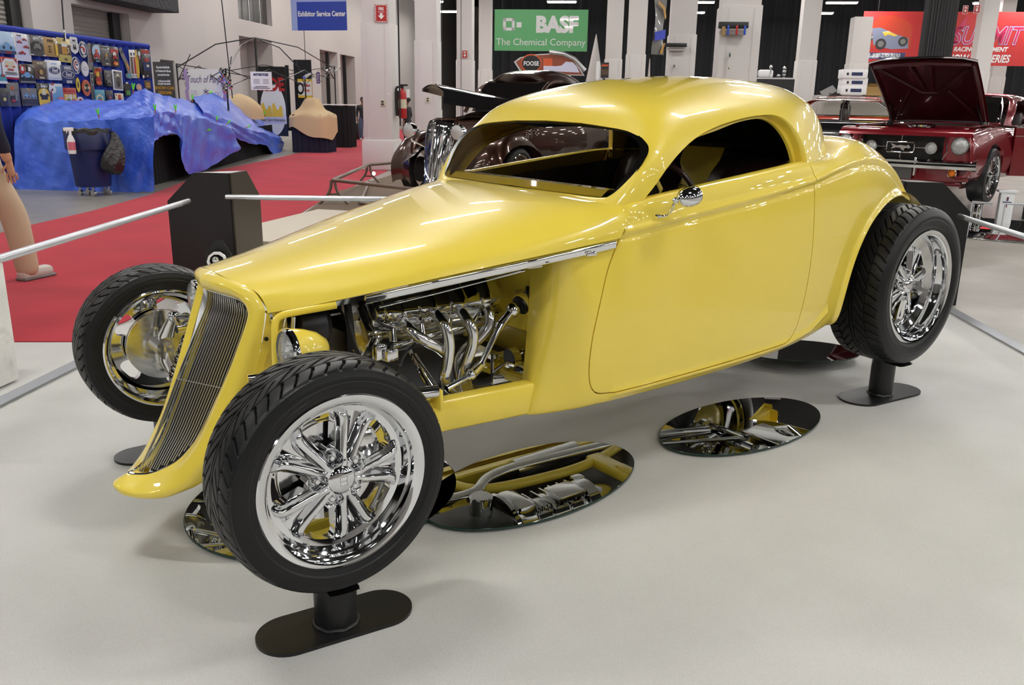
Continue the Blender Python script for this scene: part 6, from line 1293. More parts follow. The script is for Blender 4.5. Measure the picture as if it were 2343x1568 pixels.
q = skirted('skirt', c, .46, .40, zt2, 'black_cloth', 'x', 'x'); q.parent = tt; q.location = (0, 0, 0); q.rotation_euler = (0, 0, 0)
for kk in ('label', 'category'): del q[kk]
m = MB(); m.box((0, 0, zt2+.03), (.98, .86, .03), bev=.01); obj('table_top', m, 'white_card', tt)
m = MB(); m.box((0, 0, .3), (.3, .3, .6), bev=.02); o = obj('storage_case', m, 'black_plastic', loc=(14.494,27.148,0), rz=RZ); tag(o, 'black case on the floor behind the distant child', 'case')
# ================================================================ people
mt('skin', s2l(196, 150, 120), rough=.55); mt('skin_dark', s2l(120, 84, 62), rough=.55); mt('khaki', s2l(196, 178, 150), rough=.8); mt('navy_shirt', s2l(26, 30, 50), rough=.85); mt('denim', s2l(70, 84, 110), rough=.8); mt('jacket_dark', s2l(38, 38, 42), rough=.8); mt('hair_black', (.01, .009, .008), rough=.6); mt('shoe_white', s2l(200, 196, 188), rough=.6)
def skinmesh(name, chains, mat, parent, sub=2):
    """chains: list of lists (x,y,z,r) ; chains that start with an int continue from that vertex"""
    V = []; E = []; Rr = []
    for ch in chains:
        prev = None
        if isinstance(ch[0], int): prev = ch[0]; ch = ch[1:]
        for p in ch:
            V.append(p[:3]); Rr.append(p[3:] if len(p) > 4 else (p[3], p[3])); 
            if prev is not None: E.append((prev, len(V)-1))
            prev = len(V)-1
    me = bpy.data.meshes.new(name); me.from_pydata(V, E, []); o = bpy.data.objects.new(name, me); COL.objects.link(o)
    o.modifiers.new('s', 'SKIN'); s = o.modifiers.new('u', 'SUBSURF'); s.levels = sub; s.render_levels = sub
    for i, r in enumerate(Rr): me.skin_vertices[0].data[i].radius = r
    me.skin_vertices[0].data[0].use_root = True
    dg = bpy.context.evaluated_depsgraph_get(); m2 = bpy.data.meshes.new_from_object(o.evaluated_get(dg)); bpy.data.objects.remove(o)
    for p in m2.polygons: p.use_smooth = True
    o = bpy.data.objects.new(name, m2); COL.objects.link(o); m2.materials.clear(); m2.materials.append(M[mat]); 
    if parent: o.parent = parent
    return o
def hand(parent, wrist, d, mat, s=1):
    d = Vector(d).normalized(); side = d.orthogonal().normalized(); w = Vector(wrist); ch = [[(*(w-d*.05), .026, .022), (*(w+d*.02), .036, .018), (*(w+d*.07), .040, .016), (*(w+d*.10), .036, .013)]]
    o = skinmesh('hand', ch, mat, parent, 2); 
    for k in range(4):
        b = w+d*.070+side*(.030-.020*k); L = (.075, .085, .08, .06)[k]; skinmesh('finger', [[(*b, .009), (*(b+d*L*.5), .0085), (*(b+d*L-side.cross(d)*.015), .007)]], mat, parent, 1)
    b = w+d*.015+side*.018; skinmesh('thumb', [[(*b, .011), (*(b+side*.03+d*.03), .010), (*(b+side*.035+d*.06), .008)]], mat, parent, 1)
def person(loc, rz, H, lab, top, bottom, skin, hair, stride=.0, arms=None, long_trousers=True):
    t = thing('person', lab, 'person', loc, rz); k = H/1.75
    def S(*q): return tuple(v*k for v in q)
    hip = .92; body = [[S(0, 0, hip, .08, .07), S(0, .0, 1.08, .08, .07), S(0, .01, 1.25, .09, .07), S(0, 0, 1.38, .09, .06), S(0, 0, 1.45, .07, .065), S(0, .015, 1.52, .055, .055)]]
    a1 = stride
    body += [[0, S(-.09, -.02, hip-.06, .06), S(-.10, .04-a1*.5, .50, .065), S(-.10, -.02-a1, .10, .045)], [0, S(.09, -.02, hip-.06, .06), S(.10, .04+a1*.5, .50, .065), S(.10, -.02+a1, .10, .045)]]
    A = arms or ((-.20, .03, 1.10), (.20, .03, 1.10))
    body += [[3, S(-.19, 0, 1.38, .04), S(-.24, -.03, 1.12, .040), S(-.23, .06, .88, .035)], [3, S(.19, 0, 1.38, .04), S(.24, -.03, 1.12, .040), S(.23, .06, .88, .035)]]
    skinmesh('body', body, skin, t, 2)
    skinmesh('shirt', [[S(0, 0, .84, .165, .13), S(0, 0, .95, .16, .125), S(0, 0, 1.10, .145, .11), S(0, .01, 1.25, .17, .125), S(0, 0, 1.39, .165, .11), S(0, 0, 1.455, .085, .08)], [4, S(-.19, 0, 1.38, .07), S(-.24, -.03, 1.12, .06), S(-.23, .05, .93, .048)], [4, S(.19, 0, 1.38, .07), S(.24, -.03, 1.12, .06), S(.23, .05, .93, .048)]], top, t, 2)
    skinmesh('trousers', [[S(0, 0, 1.06, .14, .11), S(0, 0, hip, .15, .12)], [1, S(-.09, -.02, hip-.08, .11), S(-.10, .04-a1*.5, .50, .10), S(-.10, -.02-a1, .12, .085), S(-.10, -.02-a1, .02, .085)], [1, S(.09, -.02, hip-.08, .11), S(.10, .04+a1*.5, .50, .10), S(.10, -.02+a1, .12, .085), S(.10, -.02+a1, .02, .085)]], bottom, t, 2)
    hd = skinmesh('head', [[S(0, .01, 1.50, .05), S(0, .01, 1.58, .065, .075), S(0, 0, 1.66, .08, .095), S(0, -.01, 1.73, .062, .07)]], skin, t, 2)
    m = MB(); m.sphere(S(0, -.03, 1.69), .105*k, 18, 12, sc=(.90, 1.0, .80)); obj('hair', m, hair, t)
    m = MB(); m.tube([S(0, .095, 1.66), S(0, .118, 1.615), S(0, .10, 1.605)], [.010*k, .016*k, .012*k], n=8); 
    for s in (-1, 1): m.sphere(S(s*.083, -.0, 1.63), .026*k, 8, 6, sc=(.4, .8, 1.2))
    obj('face_features', m, skin, t)
    m = MB()
    for s in (-1, 1): m.sphere(S(s*.032, .088, 1.65), .011*k, 8, 6)
    m.box(S(0, .097, 1.575), (.045*k, .01, .008*k)); obj('eyes_and_mouth', m, 'hair_black', t)
    for s, dy in ((-1, -a1), (1, a1)):
        m = MB(); m.box(S(s*.10, .045+dy, .045), (.10*k, .28*k, .085*k), bev=.035*k); obj('shoe', m, 'shoe_white', t)
        m = MB(); m.box(S(s*.10, .05+dy, .012), (.105*k, .29*k, .022*k), bev=.01); obj('sole', m, 'ink_mid', t)
    hand(t, S(-.23, .06, .88), (0, .1, -1), skin); hand(t, S(.23, .06, .88), (0, .1, -1), skin)
    return t
person((14.457,26.452,0.006), PI-.5, 1.52, 'distant person in a dark jacket and jeans standing beside the nearest full pillar', 'jacket_dark', 'denim', 'skin_dark', 'hair_black')
person((13.91,22.33,0.006), .6, 1.5, 'person in dark clothes half hidden right of the fire extinguisher', 'jacket_dark', 'jacket_dark', 'skin_dark', 'hair_black', stride=.15)
# walker at the left edge: heading right, legs in stride
wk = person((-0.111,4.746,0.006), -1.0, 1.78, 'person in a navy shirt and khaki trousers walking at the left edge', 'navy_shirt', 'khaki', 'skin', 'hair_black', stride=.22)
# ================================================================ hanging banners
mt('banner_blue', s2l(30, 60, 160), rough=.5); mt('banner_green', s2l(96, 172, 110), rough=.5); mt('banner_red', s2l(196, 44, 44), rough=.5); mt('banner_pale', s2l(150, 165, 215), rough=.5)
def hung(t, w, h, top=8.9):
    z = t.location.z; m = MB()
    for s in (-1, 1): m.tube([(s*w*.42, 0, h/2), (s*w*.42, 0, 8.9-z)], .008, n=5)
    obj('hanging_wire', m, 'wire_black', t)
t, w, h = banner('service_banner', 'blue hanging banner reading Exhibitor Service Center', (10.303,20.815,3.905,1.496,1.253), 'banner_blue', RZ-.12)
text_on(t, 'Exhibitor Service Center', h*.15, 0, -.015, -h*.20, 'ink_white', bold=.006, sx=.76); m = MB(); m.box((-w/2-.09, .0, -.0), (.18, .02, h)); obj('pale_edge', m, 'banner_pale', t); hung(t, w, h)
m = MB(); m.box((0, -.013, h*.30), (w, .004, h*.4)); obj('pale_top', m, 'banner_pale', t)
t, w, h = banner('company_banner', 'green hanging banner with white squares and large white company lettering', (14.909,16.777,3.344,2.577,1.079), 'banner_green', RZ)
text_on(t, 'BASF', h*.52, w*.17, -.014, -h*.03, 'ink_white', bold=.03, sx=.96); text_on(t, 'The Chemical Company', h*.235, 0, -.014, -h*.36, 'ink_white', sx=1.0)
m = MB(); e = h*.30
for (x, z, a, b) in ((0, .38, 1, .24), (0, -.38, 1, .24), (-.38, 0, .24, 1), (.38, 0, .24, 1)): m.box((-w*.345+x*e, -.013, h*.14+z*e), (a*e, .004, b*e))
m.box((-w*.235, -.013, h*.13), (e*.42, .004, e*.42)); obj('square_mark', m, 'ink_white', t); hung(t, w, h)
t = board('race_banner', 'wide red race series banner with a car picture at the right', 'banner', *(lambda f: (f[:3], f[3], f[4]))((36.472,16.303,4.293,7.069,2.116)), 'banner_red', RZ+.0)
w, h = (7.069,2.116)
def rb(u, v): # fraction on the banner
    return (-w/2+w*(u-1968)/407, h/2-h*(v-27)/123)
m = MB(); a = rb(1966, 122); b = rb(2075, 137); m.box(((a[0]+b[0])/2, -.013, (a[1]+b[1])/2), (b[0]-a[0], .004, abs(a[1]-b[1]))); obj('blue_band', m, 'ink_dkblue', t)
q = rb(2020, 134); text_on(t, '1-800-230-3030', h*.105, q[0]+.1, -.018, q[1]+.02, 'ink_white', shear=.2, bold=.004, sx=.9)
car_p = [(1974,92),(1976,72),(1990,62),(1998,48),(2006,38),(2040,36),(2060,44),(2075,52),(2085,64),(2085,112),(2040,112),(2020,104),(2000,112)]
m = MB(); m.add([(*(lambda p: (p[0], -.014, p[1]))(rb(u, v)),) for u, v in car_p], [tuple(range(len(car_p)))]); obj('car_picture', m, mt('ink_rust', s2l(196, 60, 30), rough=.4), t, recalc=False, smooth=0)
lo = [(1990,66),(2010,64),(2050,80),(2078,88),(2080,112),(2040,114),(1998,104)]
m = MB(); m.add([(*(lambda p: (p[0], -.016, p[1]))(rb(u, v)),) for u, v in lo], [tuple(range(len(lo)))]); obj('car_picture', m, mt('ink_steel', s2l(130, 136, 160), rough=.4), t, recalc=False, smooth=0)
fl = [(2016,74),(2030,72),(2052,82),(2045,84),(2030,80),(2022,84)]
m = MB(); m.add([(*(lambda p: (p[0], -.018, p[1]))(rb(u, v)),) for u, v in fl], [tuple(range(len(fl)))]); obj('flame_picture', m, 'ink_yellow', t, recalc=False, smooth=0)
for u, v, r_ in ((1984, 88, 15), (2015, 102, 17), (2066, 96, 15)):
    p = rb(u, v); rr = w*r_/407; m = MB(); m.lathe([(0, -.020), (rr*.75, -.020)], c=(p[0], 0, p[1]), axis='y', n=24); obj('wheel_picture', m, 'ink_dk', t, recalc=False); m = MB(); m.lathe([(0, -.022), (rr*.42, -.022)], c=(p[0], 0, p[1]), axis='y', n=24); obj('wheel_picture', m, 'ink_mid', t, recalc=False)
p = rb(2255, 100); m = text_mesh('SUMMIT', h*.46, .25, .040, .001, 'CENTER'); m.xf(Matrix.Translation((p[0], -.014, p[1])) @ Matrix.Rotation(PI/2, 4, 'X') @ Matrix.Diagonal((.78, 1, 1, 1))); obj('lettering_edge', m, mt('ink_royal', s2l(40, 60, 190), rough=.4), t, smooth=0, merge=0)
m = text_mesh('SUMMIT', h*.46, .25, .026, .001, 'CENTER'); m.xf(Matrix.Translation((p[0], -.018, p[1])) @ Matrix.Rotation(PI/2, 4, 'X') @ Matrix.Diagonal((.78, 1, 1, 1))); obj('lettering_edge', m, 'ink_white', t, smooth=0, merge=0)
m = text_mesh('SUMMIT', h*.46, .25, .008, .001, 'CENTER'); m.xf(Matrix.Translation((p[0], -.022, p[1])) @ Matrix.Rotation(PI/2, 4, 'X') @ Matrix.Diagonal((.78, 1, 1, 1))); obj('lettering', m, mt('ink_magenta', s2l(196, 24, 84), rough=.4), t, smooth=0, merge=0)
bz = [(2206,34),(2196,52),(2170,80),(2172,118),(2180,100),(2196,100),(2180,84),(2204,60)]
m = MB(); m.add([(*(lambda p: (p[0], -.023, p[1]))(rb(u, v)),) for u, v in bz], [tuple(range(len(bz)))]); obj('lightning_mark', m, 'ink_magenta', t, recalc=False, smooth=0)
p = rb(2246, 117); text_on(t, 'RACING EQUIPMENT', h*.115, p[0], -.016, p[1], 'ink_white', shear=.25, bold=.008, sx=.92); p = rb(2240, 142); text_on(t, 'SHOW CAR SERIES', h*.20, p[0], -.016, p[1], 'ink_white', shear=.25, bold=.012, sx=.74); hung(t, w, h)
# striped flag
t = thing('striped_flag', 'narrow hanging flag with blue and yellow stripes beside a pillar', 'flag', (11.974,9.562,2.861), RZ+.9); m = MB(); m.grid(np.array([[(x*.34, .03*math.sin(z*6+x*4), z) for x in (-.5, 0, .5)] for z in np.linspace(-.52, .9, 14)])); obj('cloth', m, 'ink_mid', t)
m = MB(); m.add([(-.18, -.045, -.28), (.16, -.045, -.22), (.16, -.045, -.05), (-.18, -.045, -.12)], [(0, 1, 2, 3)]); obj('blue_stripe', m, 'ink_royal', t, smooth=0); m = MB(); m.add([(.0, -.045, -.5), (.10, -.045, -.5), (.17, -.045, -.30), (.12, -.045, -.30)], [(0, 1, 2, 3)]); obj('yellow_stripe', m, 'ink_gold', t, smooth=0); m = MB(); m.add([(-.12, -.045, .45), (.1, -.045, .35), (.16, -.045, .18), (.13, -.045, .12), (.05, -.045, .3), (-.12, -.045, .40)], [(0, 1, 2, 3, 4, 5)]); obj('yellow_stripe', m, 'ink_gold', t, smooth=0)
# curved booth sign behind the brown car
f = (13.191,14.303,2.323,1.696,0.459); t = thing('arched_sign', 'arched rust coloured booth sign with an oval logo above the brown car', 'sign', f[:3], RZ); w, h = f[3], f[4]
m = MB(); P = [(-.5, .1), (-.42, .30), (-.25, .45), (0, .5), (.2, .46), (.35, .25), (.5, -.5), (-.38, -.5)]; F = Matrix(((1,0,0,0),(0,0,-1,0),(0,1,0,0),(0,0,0,1))); m.prism([(x*w*1.03, z*h*1.1) for x, z in P], .05, F, off=-.02); obj('frame', m, 'brushed', t)
m = MB(); m.prism([(x*w*.97, z*h*1.0) for x, z in P], .01, F, off=.032); obj('face', m, mt('rust', s2l(140, 70, 44), rough=.5), t)
m = MB(); m.lathe([(0, 0), (w*.15, 0)], c=(-w*.26, -.048, .02), axis='y', n=30); m.v = [(x, y, .02+(z-.02)*.85) for x, y, z in m.v]; obj('logo_rim', m, 'ink_orange', t, recalc=False); m = MB(); m.lathe([(0, 0), (w*.135, 0)], c=(-w*.26, -.052, .02), axis='y', n=30); m.v = [(x, y, .02+(z-.02)*.82) for x, y, z in m.v]; obj('logo_field', m, 'ink_black', t, recalc=False); text_on(t, 'FOOSE', h*.30, -w*.26, -.058, -.03, 'ink_white', sx=.9, bold=.004)
m = MB(); m.add([(x*w, -.05, z*h) for x, z in ((.05,-.35),(.08,-.1),(.18,-.05),(.24,.15),(.34,.12),(.40,-.1),(.44,-.4))], [tuple(range(7))]); obj('car_picture', m, 'ink_lav', t, recalc=False, smooth=0); m = MB(); m.box((-.02*w, -.05, -.05*h), (w*.13, .004, h*.7)); obj('print', m, 'ink_orange', t); m = MB(); m.box((.0*w, -.055, -.2*h), (w*.16, .004, h*.24)); obj('print', m, 'ink_lav', t)
m = MB(); m.tube([(x*w, -.07, z*h) for x, z in ((0, .62), (.2, .55), (.36, .30), (.52, -.3))], .05, n=6, flat=.4); obj('silver_rib', m, 'brushed', t)
for s in (-1, 1): m = MB(); m.tube([(s*w*.3, 0, -h*.4), (s*w*.3, 0, -f[2])], .03, n=8); obj('post', m, 'brushed', t)
# poster and cone shapes above the roof line
t = board('poster_stand', 'dark poster with coloured lights beside a white panel above the roof', 'poster', *(lambda f: (f[:3], f[3], f[4]))((15.579,14.857,2.284,0.209,0.389)), 'ink_dk'); m = MB(); m.box((0, -.013, .12), (.18, .004, .05)); obj('print', m, 'ink_orange', t); m = MB(); m.box((0, -.013, -.05), (.18, .004, .14)); obj('print', m, 'ink_brown', t); m = MB(); m.tube([(0, .03, -.2), (0, .03, -2.284)], .02); obj('post', m, 'black_plastic', t)
f = (15.444,14.984,2.282,0.093,0.433); m = MB(); m.box((0, 0, 0), (f[3], .05, f[4]+.02)); m.box((0, 0, -f[2]/2-.1), (.04, .04, f[2]-.2)); o = obj('white_panel', m, 'white_card', loc=f[:3], rz=RZ); tag(o, 'narrow white panel left of the small dark poster', 'panel')
for k, (u, v0, D_) in enumerate(((0, 0, 0),)): pass
for c, ht, lab in (((19.447,19.453), 3.644, 'tall white cloth cone against the black curtain'), ((20.73,18.199), 2.894, 'short white cloth cone between two distant pillars')):
    m = MB(); rr = .62 if ht > 3.5 else .16; m.lathe([(0.01, ht), (rr*.45, ht*.6), (rr, 0)], axis='z', n=18); o = obj('cloth_cone', m, 'wall_paint', loc=(c[0], c[1], 0)); tag(o, lab, 'cloth')
# white bags and bottles on a dark shelf above the roof
c = (18.811,11.973); zs = 2.148
t = thing('display_shelf', 'dark display counter seen just above the coupe roof', 'counter', (c[0], c[1], 0), RZ); m = MB(); m.box((0, 0, zs/2), (1.2, .5, zs)); obj('cabinet', m, 'black_plastic', t); m = MB(); m.box((0, -.26, zs-.02), (1.2, .02, .04)); obj('trim', m, 'brushed', t)
for k, (dx, w_, h_, lab) in enumerate(((-.12, .38, .20, 'white wrapped bundle on the dark counter'), )): m = MB(); m.box((0, 0, h_/2), (w_, .2, h_), bev=.05); o = obj('bundle', m, 'white_card', loc=(c[0]+D2.x*dx, c[1]+D2.y*dx, zs), rz=RZ); tag(o, lab, 'bundle')
for dx, h_, lab in ((-.12, .32, 'small white ball ornament on the wrapped bundle'), (.36, .30, 'stacked glass balls on the dark counter'), (.22, .10, 'small glass jar on the dark counter')):
    m = MB(); 
    for q in range(3 if h_ == .30 else 1): m.sphere((0, 0, h_-.05-.09*q), .05, 10, 8)
    m.cyl((0, 0, 0), (0, 0, h_-.08), .02, n=8); o = obj('ornament', m, 'chrome', loc=(c[0]+D2.x*dx, c[1]+D2.y*dx-(.16 if 'ball ornament' in lab else 0), zs)); tag(o, lab, 'ornament')
# ================================================================ cars behind
mt('candy_red', (.20, .006, .012), rough=.25, metal=.35, coat=1.0); mt('brown_paint', (.040, .011, .004), rough=.3, metal=.6, coat=1.0); mt('gloss_black', (.006, .006, .007), rough=.15, coat=1.0); mt('orange_paint', (.62, .05, .012), rough=.3, coat=1.0); mt('dark_red_under', (.05, .004, .006), rough=.35, metal=.2, coat=.6); mt('amber', (.65, .16, .01), rough=.15); mt('lamp_glass', (.55, .56, .56), rough=.10, metal=.6); add_bump(M['lamp_glass'], 90, .6, .01)
def cutgrid(G, cuts, name, mat, parent, mir=True):
    """grid surface with circular wheel openings cut in the (y,z) view"""
    V, F = gridmesh(np.asarray(G, float))
    for poly in cuts:
        V, F, e = cut(V, F, poly, (1, 2), 'out'); V, F, e = compact(V, clean(F, V), e); fl_, ff = flange(V, F, e, lambda ids: [np.array([(-np.sign(V[i, 0])*.03, 0, 0) for i in ids])]); 
        n0 = len(V); V = np.concatenate([V, np.array(fl_)]) if len(fl_) else V; F = np.concatenate([F, np.array(ff)+n0]) if len(ff) else F
    m = MB(); m.add(V.tolist(), F.tolist())
    if mir: n = len(m.v); m.v += [(-x, y, z) for x, y, z in m.v]; m.f += [tuple(i+n for i in f)[::-1] for f in m.f]
    return obj(name, m, mat, parent, smooth=40)
def circ(cy, cz, r, n=48): return [(cy+r*math.cos(a), cz+r*math.sin(a)) for a in np.linspace(0, 2*PI, n, endpoint=False)]
def simple_wheel(parent, x, y, z, R, w, wire=True, rim='chrome'):
    m = MB(); m.lathe([(R*.76, -w/2), (R*.82, -w*.55), (R*.95, -w*.5), (R, -w*.38), (R, w*.38), (R*.95, w*.5), (R*.82, w*.55), (R*.76, w/2)], c=(0, 0, 0), axis='x', n=44); tq = obj('wheel', m, 'rubber', parent, loc=(x, y, z))
    s = 1 if x > 0 else -1
    m = MB(); m.lathe([(R*.78, s*w*.5), (R*.76, s*w*.53), (R*.71, s*w*.46), (R*.69, s*w*.1), (R*.76, -s*w*.48)], axis='x', n=44)
    for k in range(28 if wire else 5):
        a = 2*PI*k/(28 if wire else 5); m.tube([(s*w*.34, .05*math.cos(a+.3), .05*math.sin(a+.3)), (s*w*.30, R*.70*math.cos(a), R*.70*math.sin(a))], .006 if wire else .03, n=5, flat=1 if wire else .5)
    m.lathe([(0, s*w*.52), (.03, s*w*.50), (.05, s*w*.36), (.06, s*w*.2)], axis='x', n=18); obj('rim', m, rim, tq)
    m = MB(); m.lathe([(0, 0), (R*.5, 0)], axis='x', n=30); obj('brake_disc', m, 'dark_metal', tq, recalc=False)
    return tq
# ---- red fastback with its hood open
mus = thing('muscle_car', 'candy red sixties fastback with its hood propped open and chrome bumper', 'car', (9.477, 3.019, .278), 1.721)
Yw, Yr = -.74, -3.45
def sec(y, w, zt, zb=.26, zt2=None): # outer half section bottom->top
    return [(w*.80, y, zb), (w*.95, y, zb+.03), (w, y, .42), (w*1.01, y, .55), (w*.985, y, .70), (w*.95, y, zt-.06), (w*.90, y, zt), (w*.80, y, zt+.01)]
st = [sec(.02, .80, .80, .34), sec(-.06, .84, .83, .30), sec(-.5, .855, .875), sec(-.74, .86, .885), sec(-1.2, .86, .90), sec(-1.8, .86, .89), sec(-2.6, .86, .89), sec(-3.2, .88, .92), sec(-3.7, .87, .93), sec(-4.2, .82, .90, .34), sec(-4.5, .72, .86, .4)]
cutgrid(surf(st, 150, 60), [circ(Yw, .34, .375), circ(Yr, .34, .375)], 'body_side', 'candy_red', mus)
m = MB(); m.grid(surf([[(.69, y, z), (.4, y, z+.02), (0, y, z+.03), (-.4, y, z+.02), (-.69, y, z)] for y, z in ((-1.2, .91), (-1.5, .95))], 8, 24)); m.grid(surf([[(.75, y, z), (.4, y, z+.03), (0, y, z+.03), (-.4, y, z+.03), (-.75, y, z)] for y, z in ((-3.6, .95), (-4.0, .93), (-4.5, .87), (-4.52, .5))], 20, 24)); obj('cowl_and_deck', m, 'candy_red', mus)
# front: header, grille opening
m = MB(); m.grid(surf([[(x*.79, yy+.05*(1-x*x), z) for x in np.linspace(-1, 1, 13)] for yy, z in ((-.20, .895), (-.08, .885), (-.01, .85), (.02, .80))], 16, 40)); m.grid(surf([[(x*.80, .0-.05*x*x, z) for x in np.linspace(-1, 1, 13)] for z in (.46, .40, .33, .28)], 10, 40)); obj('front_panel', m, 'candy_red', mus)
for s in (-1, 1):
    m = MB(); m.grid(np.array([[(s*x, -.01+.03*(x < .6), z) for z in np.linspace(.46, .82, 6)] for x in (.50, .53, .56, .70, .80)])); obj('headlight_surround', m, 'candy_red', mus)
    m = MB(); m.lathe([(.082, .0), (.095, .03), (.102, .03), (.104, .0)], axis='y', n=30); 
    h1 = obj('headlight', m, 'chrome', mus, loc=(s*.685, .015, .70)); m = MB(); m.lathe([(0, .035), (.05, .03), (.085, .01)], axis='y', n=26); obj('lens', m, 'lamp_glass', h1)
    m = MB(); m.lathe([(.060, .0), (.070, .03), (.075, .02), (.075, -.03)], axis='y', n=26); h2 = obj('fog_lamp', m, 'chrome', mus, loc=(s*.36, .0, .66)); m = MB(); m.lathe([(0, .03), (.04, .025), (.062, .005)], axis='y', n=22); obj('lens', m, 'lamp_glass', h2)
    m = MB(); m.lathe([(0, .025), (.03, .02), (.040, .0)], axis='y', n=20); h3 = obj('turn_lamp', m, 'amber', mus, loc=(s*.64, .03, .38)); m = MB(); m.lathe([(.040, .0), (.045, .018), (.055, .012), (.057, -.01)], axis='y', n=22); obj('bezel', m, 'chrome', h3)
    m = MB(); m.box((s*.22, .075, .44), (.03, .04, .22), bev=.01); obj('bumper_guard', m, 'chrome', mus)
    m = MB(); m.tube([(s*.64, -.12, .90), (s*.64, -.6, .915), (s*.64, -1.18, .93)], .012, n=6); obj('bay_edge', m, 'candy_red', mus)
    simple_wheel(mus, s*.77, Yw, .33, .335, .20); simple_wheel(mus, s*.77, Yr, .33, .335, .22)
m = MB(); m.grid(np.array([[(x, -.10, z) for z in (.50, .65, .82)] for x in (-.52, 0, .52)])); obj('grille_mesh', m, 'black_plastic', mus)
m = MB(); m.tube([(-.50, .02, .52), (.50, .02, .52)], .012, n=8); m.tube([(.50, .02, .52), (.54, .02, .62), (.52, .02, .78)], .008, n=6); m.tube([(-.50, .02, .52), (-.54, .02, .62), (-.52, .02, .78)], .008, n=6); m.tube([(-.30, .0, .66), (-.17, .0, .66)], .006); m.tube([(.17, .0, .66), (.30, .0, .66)], .006); m.tube([(0, .01, .53), (0, .01, .60)], .006); m.tube([(0, .01, .72), (0, .01, .80)], .006); obj('grille_bar', m, 'chrome', mus)
m = MB()
P = [(.155, .60), (.165, .63), (.165, .69), (.155, .72), (-.155, .72), (-.165, .69), (-.165, .63), (-.155, .60)]; m.tube([(x, .03, z) for x, z in P], .010, n=8, closed=True); obj('emblem_corral', m, 'chrome', mus)
hs = [(-.12,.655),(-.11,.675),(-.09,.69),(-.08,.68),(-.06,.675),(0,.685),(.05,.675),(.08,.69),(.12,.70),(.09,.665),(.11,.635),(.09,.64),(.05,.655),(.0,.650),(-.02,.63),(-.05,.615),(-.04,.635),(-.07,.655),(-.10,.645)]
m = MB(); m.prism([(x, z) for x, z in hs], .008, Matrix(((1,0,0,0),(0,0,-1,.035),(0,1,0,0),(0,0,0,1)))); obj('running_horse_emblem', m, 'grille_steel', mus)
m = MB(); P = []
for x in np.linspace(-1, 1, 25): P.append([(x*.88, .085-.09*abs(x)**4+dy, z) for dy, z in ((-.03, .41), (.012, .425), (.02, .46), (.0, .485), (.015, .51), (-.03, .53))])
m.grid(np.array(P)); obj('bumper', m, 'chrome', mus)
m = MB(); m.box((-.02, .06, .36), (.33, .01, .15), bev=.01); obj('licence_plate', m, 'ink_grey', mus)
m = MB(); m.box((-.62, -.70, .20), (.02, .6, .05)); m.tube([(-.6, -.5, .22), (.6, -.5, .22)], .03); m.box((0, -.45, .24), (.5, .2, .06), bev=.02); m.tube([(-.6, -.25, .26), (.6, -.25, .26)], .015); obj('front_suspension', m, 'candy_red', mus)
m = MB(); m.grid(np.array([[(x, y, .60) for x in (-.64, 0, .64)] for y in (-.12, -.6, -1.2)])); m.grid(np.array([[(x, -1.2, z) for x in (-.68, 0, .68)] for z in (.6, .91)])); obj('engine_bay', m, 'candy_red', mus)
m = MB(); m.box((0, -.60, .78), (.36, .55, .16), bev=.03); m.box((.24, -.6, .76), (.12, .5, .10), bev=.03); m.box((-.24, -.6, .76), (.12, .5, .10), bev=.03); m.lathe([(0, .87), (.15, .87), (.17, .89), (.17, .92), (.1, .94), (0, .94)], c=(0, -.6, 0), axis='z', n=24); m.tube([(-.5, -.15, .87), (.5, -.15, .87)], .018); m.box((.45, -1.0, .80), (.14, .2, .14), bev=.02); m.tube([(-.62, -1.15, .95), (0, -1.18, .975), (.62, -1.15, .95)], .018, n=6); obj('engine', m, 'chrome', mus)
hinge = [(-.66, -1.19, .965), (.66, -1.19, .965)]
m = MB(); top = []; 
def hoodp(x, t, off=0): # t 0 hinge .. 1 nose
    y = -1.19+.90*t; z = .965+.72*t+.03*math.sin(PI*t)
    nx = Vector((0, -.62, .78)); w_ = .61+.03*t; p = Vector((x*w_, y+.07*t*(1-x*x), z+.03*(1-x*x)))+nx*(off-.03*t*(abs(x) > .95)); return tuple(p)
m.grid(np.array([[hoodp(x, t) for x in np.linspace(-1, 1, 17)] for t in np.linspace(0, 1, 14)])); hd = obj('open_hood', m, 'candy_red', mus)
m = MB(); m.grid(np.array([[hoodp(x*.97, t, -.035) for x in np.linspace(-1, 1, 9)] for t in np.linspace(0.01, .99, 8)])); obj('hood_underside', m, 'dark_red_under', hd)
m = MB()
for a, b in (((-.85, .9), (-.15, .45)), ((.85, .9), (.15, .45)), ((-.15, .45), (.15, .45)), ((-.85, .08), (-.35, .5)), ((.85, .08), (.35, .5)), ((-.08, .5), (-.2, .95)), ((.08, .5), (.2, .95))): m.tube([hoodp(a[0], a[1], -.045), hoodp(b[0], b[1], -.045)], .022, n=6)
for s in (-.93, .93): m.tube([hoodp(s, t, -.045) for t in (0.03, .5, .97)], .03, n=6)
m.tube([hoodp(x, .95, -.05) for x in (-.9, 0, .9)], .03, n=6); obj('hood_brace', m, 'dark_red_under', hd)
m = MB(); m.tube([hoodp(x, 1.0, .0) for x in np.linspace(-1, 1, 9)], .014, n=6); obj('hood_lip', m, 'chrome', hd)
for s in (-1, 1): m = MB(); m.tube([(s*.58, -1.05, .90), hoodp(s*.86, .3, -.05)], .009, n=6); m.box((s*.58, -1.08, .93), (.05, .12, .07), bev=.01); obj('hood_hinge', m, 'black_plastic', mus)
